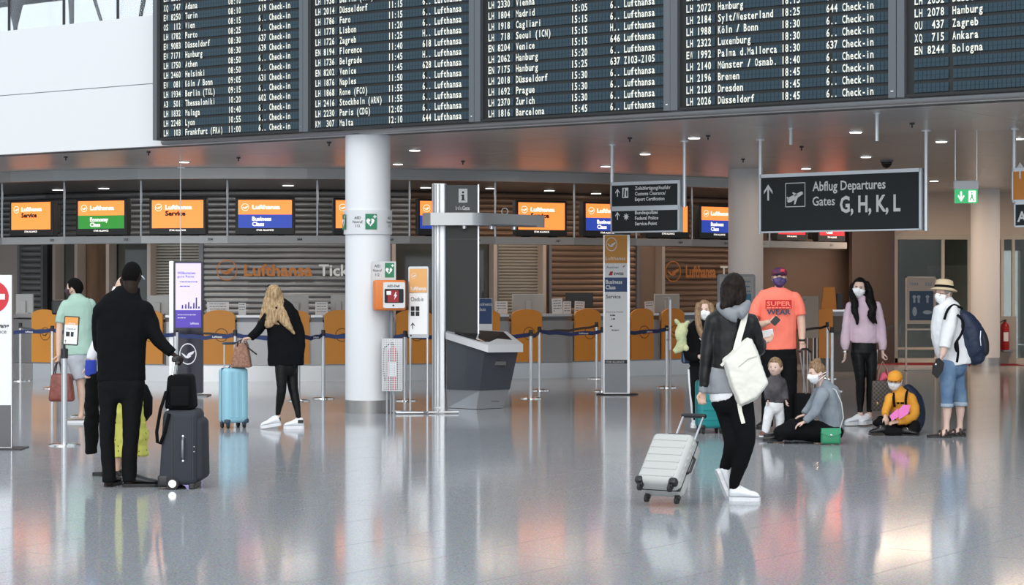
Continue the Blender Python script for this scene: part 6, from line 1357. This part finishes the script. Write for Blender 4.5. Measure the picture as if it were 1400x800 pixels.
# white suitcase being pulled, tilted
Ux = Vector((.25, -.156, 0)).normalized(); Uz = Vector((.175, .28, .377)).normalized(); Uy = Uz.cross(Ux).normalized(); Uz = Ux.cross(Uy)
Yb = 15.45; org = Vector(((903-700)*Yb/FPX, Yb, .0)); RM = Matrix((Ux, Uy, Uz)).transposed().to_4x4()
MW = Matrix.Translation(org-RM.to_3x3() @ Vector((0, .185, .0))+Vector((0, 0, .03))) @ RM
c_ws = mat('shell_silver_white', (.50, .50, .48), .35)
t = suitcase('trolley_suitcase', 'pale silver-white hard shell suitcase tilted on two wheels behind the leather jacket', MW, .345, .22, .53, c_ws, ribs=6, handle=.30, trim=m_dark)
MB().box(-.03, .03, -.004, .0, .46, .475, MW).build('maker_badge', m_ink, t)
# light blue suitcase
Yb = 24.0; k_ = Yb/FPX; c_lb = mat('shell_light_blue', (.30, .56, .68), .32)
MBl = frame((328-700)*k_-.0, Yb-.20, 0, .62)
t = suitcase('trolley_suitcase', 'light blue hard shell suitcase with brown handbag on top', MBl, .30, .22, .70, c_lb, ribs=0, handle=.28, trim=mat('trim_slate', (.04, .07, .10), .4), corner=True)
b = MB()
for x in (-.08, 0, .08): b.rbox(x-.02, x+.02, -.005, .01, .12, .66, .005, 2, MBl)
b.build('rib', c_lb, t, kind='stuff')
# brown handbag on it
hb = thing('brown_handbag', 'brown woven leather handbag standing on the light blue suitcase', 'handbag', ((331-700)*k_, Yb-.1, .70)); z_ = lambda py: EYE+(HOR-py)*k_; x_ = lambda px: (px-700)*k_
c_bb = mat('leather_brown', (.23, .10, .06), .55, var=(40, (.36, .19, .13)), bump=(50, .5, .004)); b = MB()
b.rbox(x_(318.5), x_(346), Yb-.22, Yb-.04, .705, z_(469), .02, 3, taper=lambda c: setattr(c, 'x', x_(333)+(c.x-x_(333))*(1-.42*(c.z-.705)/(.28)))); b.build('bag_body', c_bb, hb, smooth='auto')
b = MB(); b.tube([(x_(327), Yb-.2, z_(478)), (x_(329), Yb-.23, z_(466)), (x_(336), Yb-.24, z_(463)), (x_(341), Yb-.2, z_(474)), (x_(354), Yb-.2, z_(484))], .009, 8); b.build('handle', mat('leather_dark', (.05, .03, .025), .5), hb, smooth=True)
b = MB(); b.tube([(x_(327), Yb-.06, z_(478)), (x_(330), Yb-.04, z_(465)), (x_(337), Yb-.04, z_(464)), (x_(341), Yb-.06, z_(478))], .009, 8); b.build('handle', MATS['leather_dark'], hb, smooth=True)
# grey suitcase with bag
Yb = 16.75; k_ = Yb/FPX; x_ = lambda px: (px-700)*k_; z_ = lambda py: EYE+(HOR-py)*k_
c_gs = mat('fabric_slate', (.030, .034, .045), .8, bump=(150, .4, .002)); t = thing('fabric_suitcase', 'large dark slate fabric suitcase beside the person in black jacket', 'suitcase', (x_(248), Yb, 0))
def lean(c): c.x += 0
Mg = frame(x_(245), Yb-.05, 0, 0)
def tp(c):
    f = (c.z-.03)/.60; c.x = c.x*(1-.10*f)+.02*f
b = MB(); b.rbox(-.165, .15, 0, .42, .035, .645, .05, 4, Mg, taper=tp); b.build('main_body', c_gs, t, smooth='auto')
b = MB(); b.rbox(.125, .225, .03, .39, .06, .58, .045, 4, Mg, taper=lambda c: setattr(c, 'x', c.x-(.04*((c.z-.3)/.28)**2 if c.x > .15 else 0))); b.build('front_pocket', mat('fabric_slate_dark', (.025, .028, .035), .8), t, smooth='auto')
for x in (-.05, .12): b = MB(); b.box(x-.004, x+.004, -.004, .0, .08, .60, Mg); b.build('piping', m_dark, t)
MB().tube([(.04, -.0, .25), (.04, -.03, .27), (.04, -.03, .40), (.04, -.0, .42)], .011, 8, Mg).build('side_handle', m_grey, t, smooth=True)
b = MB(); b.ell((.04, -.004, .235), .012, .006, .012, 10, 6, Mg); b.ell((.04, -.004, .435), .012, .006, .012, 10, 6, Mg); b.ell((.13, -.004, .31), .006, .006, .006, 8, 6, Mg); b.ell((.13, -.004, .35), .006, .006, .006, 8, 6, Mg); b.build('rivet', m_chrome, t)
for y in (.0, .40):
    b = MB(); b.cyl((-.045, y-.015, .05), (-.045, y+.015, .05), .05, 24, Mg); w_ = b.build('wheel', m_rubber, t, smooth='auto'); b = MB(); b.cyl((-.045, y-.018, .05), (-.045, y+.018, .05), .032, 20, Mg)
    w2_ = b.build('hub', m_chrome, w_, smooth='auto')
b = MB(); b.rbox(-.170, -.08, -.004, .42, .02, .12, .02, 3, Mg); b.build('corner_guard', m_dark, t, smooth='auto'); b = MB(); b.rbox(.08, .13, .02, .40, 0, .05, .01, 2, Mg); b.build('foot', m_dark, t)
b = MB(); b.cyl((x_(229), Yb+.02, z_(562)), (x_(237.5), Yb+.05, z_(492)), .010, 10); b.cyl((x_(234), Yb+.22, z_(562)), (x_(239.5), Yb+.1, z_(455)), .010, 10); b.build('handle_tube', mat('tube_silver', (.75, .75, .77), .2, .7), t)
b = MB(); b.rbox(x_(235), x_(243), Yb-.02, Yb+.16, z_(495), z_(488), .01, 3); b.build('handle_grip', m_dark, t)
bt = thing('black_travel_bag', 'soft black bag resting on the dark slate suitcase with strap hanging down', 'bag', (x_(244), Yb+.1, z_(561)))
b = MB(); b.rbox(x_(224), x_(264), Yb+.0, Yb+.30, z_(561), z_(513), .035, 4, taper=lambda c: setattr(c, 'x', x_(244)+(c.x-x_(244))*(1-.22*(c.z-z_(561))/.29))); o = b.build('bag_body', c_black, bt, smooth='auto')
b = MB(); b.rbox(x_(233), x_(259), Yb-.03, Yb+.01, z_(556), z_(528), .02, 3); b.build('pocket', c_black2, bt, smooth='auto')
b = MB(); b.tube([(x_(228), Yb-.02, z_(535)), (x_(221), Yb-.06, z_(560)), (x_(216), Yb-.06, z_(590)), (x_(217), Yb-.06, z_(604)), (x_(221), Yb-.06, z_(606)), (x_(227), Yb-.06, z_(590)), (x_(233), Yb-.06, z_(565))], .014, 8); b.build('strap', c_black, bt, smooth=True)
# teal suitcase behind the leather jacket
Yb = 22.9; k_ = Yb/FPX; Mt = frame((975-700)*k_, Yb, 0, .25)
suitcase('trolley_suitcase', 'teal green suitcase standing behind the leather jacket and its pale suitcase handle', Mt, .30, .22, .60, mat('shell_teal', (.01, .22, .23), .4), ribs=4, handle=.2)
# black trolley by the orange shirt
Yb = 22.9; k_ = Yb/FPX; x_ = lambda px: (px-700)*k_; z_ = lambda py: EYE+(HOR-py)*k_; t = thing('trolley_suitcase', 'black cabin suitcase held by the person in the orange shirt', 'suitcase', (x_(1100), Yb, 0)); Mk = frame(x_(1101), Yb, 0)
b = MB(); b.rbox(-.10, .10, 0, .3, .03, z_(539), .03, 3, Mk); b.build('shell', c_black2, t, smooth='auto')
for sx in (-1, 1): b = MB(); wheel(b, Mk @ Vector((sx*.08, .03, .028))); b.build('wheel', m_rubber, t)
b = MB(); b.cyl((x_(1091), Yb-.15, z_(482)), (x_(1103), Yb+.05, z_(542)), .009, 8); b.cyl((x_(1106), Yb-.05, z_(482)), (x_(1112), Yb+.15, z_(542)), .009, 8); b.build('handle_tube', m_steel_l, t); b = MB(); b.tube([(x_(1090), Yb-.16, z_(480)), (x_(1095), Yb-.12, z_(477)), (x_(1102), Yb-.08, z_(477)), (x_(1108), Yb-.04, z_(481))], .013, 8); b.build('handle_grip', m_dark, t, smooth=True)
# red bag of the polo shirt
Yb = 24.62; k_ = 24.76/FPX; x_ = lambda px: (px-700)*k_; z_ = lambda py: EYE+(HOR-py)*k_; t = thing('red_leather_bag', 'dark red leather bag hanging from the hand of the green polo shirt person', 'bag', (x_(88), Yb, z_(548)))
b = MB(); b.rbox(x_(71), x_(106), Yb-.1, Yb+.06, z_(548), z_(510), .04, 4, taper=lambda c: setattr(c, 'x', x_(88)+(c.x-x_(88))*(1-.25*max(0, (c.z-z_(548))/.33)))); b.build('bag_body', mat('leather_red', (.17, .035, .025), .35, bump=(20, .4, .01), var=(14, (.25, .07, .05))), t, smooth='auto')
for dy in (-.08, .04): b = MB(); b.tube([(x_(78), Yb+dy, z_(514)), (x_(80), Yb+dy*.6, z_(500)), (x_(83.5), Yb+.0, z_(491)), (x_(87), Yb+dy*.6, z_(500)), (x_(90), Yb+dy, z_(514))], .008, 8); b.build('handle', MATS['leather_dark'], t, smooth=True)
# white tote of the leather jacket
F = LJ; t = thing('white_tote_bag', 'big white cloth tote bag slung across the back of the leather jacket', 'bag', F.P(1015, 520, -.16)); c_tt = clothm('canvas_white', (.80, .78, .70), .9)
fr = [(984, 491), (1019, 460), (1026, 462), (1034, 482), (1049, 524), (1032, 546), (1008, 557), (996, 530)]; b = MB(); cc = F.P(1014, 510, -.2); n = len(fr)
bk = [F.P(x, y, -.12) for x, y in fr]; mid = [F.P(x*.86+1014*.14, y*.86+508*.14, -.23) for x, y in fr]; b.v += bk+mid+[F.P(1014, 508, -.25), F.P(1014, 508, -.12)]
for i in range(n): j = (i+1) % n; b.f += [(i, j, n+j, n+i), (n+i, n+j, 2*n), (j, i, 2*n+1)]
o = b.build('bag_body', c_tt, t, smooth=True); q = o.modifiers.new('join', 'REMESH'); q.mode = 'VOXEL'; q.voxel_size = .008; q.use_smooth_shade = True; q = o.modifiers.new('soft', 'SMOOTH'); q.iterations = 5; q = o.modifiers.new('fold', 'DISPLACE'); q.texture = foldtex(.09); q.strength = .016; q.texture_coords = 'LOCAL'
def strip(b, pts, w, th=.006):
    pts = [Vector(p) for p in pts]; o = len(b.v)
    for i, p in enumerate(pts):
        tt = (pts[min(i+1, len(pts)-1)]-pts[max(i-1, 0)]).normalized(); u = tt.cross(Vector((0, 1, 0))).normalized()*w/2; y = Vector((0, th/2, 0)); b.v += [p-u-y, p+u-y, p+u+y, p-u+y]
    for i in range(len(pts)-1):
        for k in range(4): b.f.append((o+4*i+k, o+4*i+(k+1) % 4, o+4*i+(k+1) % 4+4, o+4*i+k+4))
    b.f += [(o+3, o+2, o+1, o), tuple(len(b.v)-4+k for k in range(4))]
b = MB(); strip(b, [F.P(1016, 420, .02), F.P(1017.5, 427, -.08), F.P(1014, 440, -.125), F.P(1008, 460, -.14), F.P(1003, 478, -.15)], .045); b.build('strap', c_tt, t)
b = MB(); strip(b, [F.P(1007, 550, -.17), F.P(1009, 562, -.17), F.P(1013, 577, -.17)], .03); b.build('strap_end', c_tt, t); b = MB(); strip(b, [F.P(987, 494, -.17), F.P(983, 499, -.17)], .02); b.build('cord', c_tt, t)
b = MB(); strip(b, [F.P(1005, 500, -.243), F.P(1018, 489, -.245), F.P(1031, 485, -.236)], .004); b.build('pocket_seam', mat('seam_grey', (.45, .44, .4), .8), t)
# paper in hand
MP = Matrix.Translation(F.P(1051, 459, .38)) @ Matrix.Rotation(-.22, 4, 'Y') @ Matrix.Rotation(.35, 4, 'X')
tag(MB().box(-.075, .085, -.004, .004, -.028, .028, MP).build('paper_sheets', m_whitep), 'white folded papers held out by the person in the leather jacket', 'paper')
# phone of the orange shirt
F = OR; MP = Matrix.Translation(F.P(1054.5, 438, -.36)) @ Matrix.Rotation(.75, 4, 'Y'); tag(MB().prism(rrect(-.036, .036, -.048, .048, .01), -.012, .012, MP).build('black_wallet', c_shoeb), 'black wallet held in front of the orange shirt', 'wallet')
# green purse
F = SE; t = thing('green_purse', 'small green leather shoulder purse on the floor beside the grey shirt', 'purse', F.P(1131, 606, -.2)); c_gp = mat('leather_green', (.03, .25, .12), .4); x0, x1 = F.P(1118, 0).x, F.P(1145, 0).x; y_ = F.Y-.24
b = MB(); b.rbox(x0, x1, y_, y_+.08, .005, F.P(0, 586).z, .03, 4); b.build('purse_body', c_gp, t, smooth='auto'); b = MB(); zt = F.P(0, 583.5).z; b.prism([(x0+.005, zt), (x1-.005, zt), (x1, zt-.05), ((x0+x1)/2+.02, zt-.085), ((x0+x1)/2-.02, zt-.085), (x0, zt-.05)], y_-.008, y_+.06); b.build('flap', mat('leather_green_light', (.04, .30, .15), .4), t)
b = MB(); b.ell(((x0+x1)/2, y_-.012, zt-.07), .014, .006, .010, 12, 8); b.build('clasp', m_chrome, t, smooth=True); b = MB(); b.tube([(x1-.01, y_+.04, zt-.02), F.P(1150, 570, -.15), F.P(1147, 550, -.17), F.P(1140, 533, -.14), F.P(1131, 527, .0)], .006, 6); b.build('strap', mat('strap_pale', (.55, .55, .5), .6), t, smooth=True)
# brown checked shopper
F = PK; t = thing('brown_checked_shopper', 'brown checked shopper bag hanging from the hand of the person in pink sweater', 'bag', F.P(1203, 561, -.05))
def chk():
    m = mat('checked_leather', (.07, .05, .04), .5); nt = m.node_tree; c = nt.nodes.new('ShaderNodeTexChecker'); c.inputs['Scale'].default_value = 40; c.inputs[1].default_value = (.045, .033, .028, 1); c.inputs[2].default_value = (.12, .095, .08, 1); tc = nt.nodes.new('ShaderNodeTexCoord'); nt.links.new(tc.outputs['Object'], c.inputs[0]); nt.links.new(c.outputs[0], nt.nodes['Principled BSDF'].inputs['Base Color']); return m
xa, xb = F.P(1190, 0).x, F.P(1217, 0).x; b = MB(); b.rbox(xa, xb, F.Y-.12, F.Y+.06, F.P(0, 561).z, F.P(0, 520).z, .015, 3); b.build('bag_body', chk(), t, smooth='auto')
for dy in (-.1, .04): b = MB(); b.tube([F.P(1198, 521, dy), F.P(1201, 505, dy*.6), F.P(1206, 494, -.04), F.P(1212, 505, dy*.6), F.P(1214, 521, dy)], .007, 8); b.build('handle', mat('leather_tan', (.35, .18, .14), .5), t, smooth=True)
b = MB(); b.ell(tuple(F.P(1197, 551, -.13)), .012, .008, .02, 10, 8); b.build('gold_tag', mat('gold', (.7, .45, .2), .3, .8), t); 
b = MB(); chain3(b, F.pts([(1203, 520, -.03, 3, 5), (1209, 514, -.03, 6, 6), (1214, 512, -.03, 5.5, 6), (1216, 518, -.03, 3, 4)]), 'rr'); o = b.build('pink_scarf', mat('cloth_rose', (.75, .12, .20), .8), smooth=True); tag(o, 'bundled pink scarf on top of the brown checked shopper', 'scarf')
# pink folder of the boy
F = BO; MP = Matrix.Translation(F.P(1223.5, 562, -.32)); x_ = lambda px: (px-1223.5)*F.k; z_ = lambda py: (562-py)*F.k; t = thing('pink_folder', 'bright pink open booklet held by the child in the orange cap', 'booklet', F.P(1223.5, 562, -.32)); m_pf = mat('booklet_pink', (.85, .20, .55), .6)
b = MB(); b.prism([(x_(1209), z_(566)), (x_(1220), z_(556)), (x_(1221), z_(567)), (x_(1212), z_(573))], -.01, .0, MP); b.build('cover', m_pf, t); b = MB(); b.prism([(x_(1220.5), z_(558)), (x_(1227), z_(551)), (x_(1236.5), z_(551.5)), (x_(1234), z_(563)), (x_(1221), z_(571))], -.02, -.01, MP); b.build('cover', m_pf, t)
# backpacks
def backpack(F, label, body, pocket, straps, m, mp, dyc, rd):
    t = thing('backpack', label, 'backpack', F.P(body[len(body)//2][0], body[len(body)//2][1], dyc))
    b = MB(); chain3(b, F.pts(body), 'rr', 20); o = b.build('main_bag', m, t, smooth=True); q = o.modifiers.new('join', 'REMESH'); q.mode = 'VOXEL'; q.voxel_size = .01; q.use_smooth_shade = True; q = o.modifiers.new('soft', 'SMOOTH'); q.iterations = 3; q = o.modifiers.new('fold', 'DISPLACE'); q.texture = foldtex(.08); q.strength = .018; q.texture_coords = 'LOCAL'
    b = MB(); chain3(b, F.pts(pocket), 'rr', 16); b.build('front_pocket', mp, t, smooth=True)
    for s in straps: b = MB(); b.tube([F.P(*p) for p in smoothpts(s)], .014, 8); b.build('shoulder_strap', c_black2, t, smooth=True)
    return t
c_nv = mat('nylon_navy', (.012, .022, .055), .6, bump=(20, .3, .01))
t = backpack(HW, 'navy backpack worn by the person in the straw hat', [(1312, 428, 0, 7, 15), (1318, 437, 0, 14, 18), (1324, 452, 0, 19, 20), (1328, 468, 0, 20, 20), (1331, 480, 0, 18, 19), (1333, 485, 0, 15, 16)], [(1337, 450, 0, 7, 12), (1342, 465, 0, 9, 14), (1344, 480, 0, 8, 13)],
         ([(1312, 422, -.15), (1300, 417, -.17), (1290, 423, -.22), (1284, 436, -.27)], [(1303, 430, -.22), (1310, 440, -.25), (1308, 455, -.25), (1300, 470, -.22), (1303, 480, -.2)], [(1301, 464, -.27), (1302, 480, -.29), (1301, 494, -.27)]), c_nv, mat('nylon_black', (.012, .014, .02), .6), 0, 18)
b = MB(); b.tube([HW.P(1336, 452, -.17), HW.P(1335, 462, -.18), HW.P(1336, 472, -.18)], .005, 6); b.build('zip', m_steel_l, t)
t = backpack(BO, 'dark navy rucksack on the back of the child in the orange cap', [(1246, 533, .2, 7, 10), (1250, 541, .2, 11, 12), (1255, 555, .2, 13, 13), (1257, 572, .18, 12.5, 13), (1255, 585, .16, 10, 12)], [(1260, 545, .22, 6, 9), (1264, 560, .22, 6, 10), (1264, 575, .2, 6, 10)],
         ([(1243, 534, .1), (1238, 538, -.06), (1236, 550, -.1), (1240, 565, -.08)], [(1222, 538, .0), (1220, 545, -.08), (1221, 556, -.1)]), c_nv, mat('nylon_blue', (.015, .05, .13), .6), .2, 12)
# clutch of the hat person
F = HW; t = thing('black_clutch', 'black handbag hanging from the wrist of the person in the straw hat', 'handbag', F.P(1276, 503, -.2)); b = MB()
fr = [(1278, 489), (1284, 495), (1282, 506), (1275, 516), (1269, 510), (1270, 498)]; b.prism([((x-700)*F.k, EYE+(HOR-y)*F.k) for x, y in fr], F.Y-.27, F.Y-.20); b.build('bag_body', c_leather, t); b = MB(); b.tube([F.P(1272, 498, -.235), F.P(1274, 490, -.24), F.P(1279, 489, -.235)], .006, 6); b.build('wrist_loop', c_leather, t)
b = MB(); b.ell(tuple(F.P(1272.5, 497, -.275)), .01, .004, .01, 8, 6); b.build('clasp', m_chrome, t)
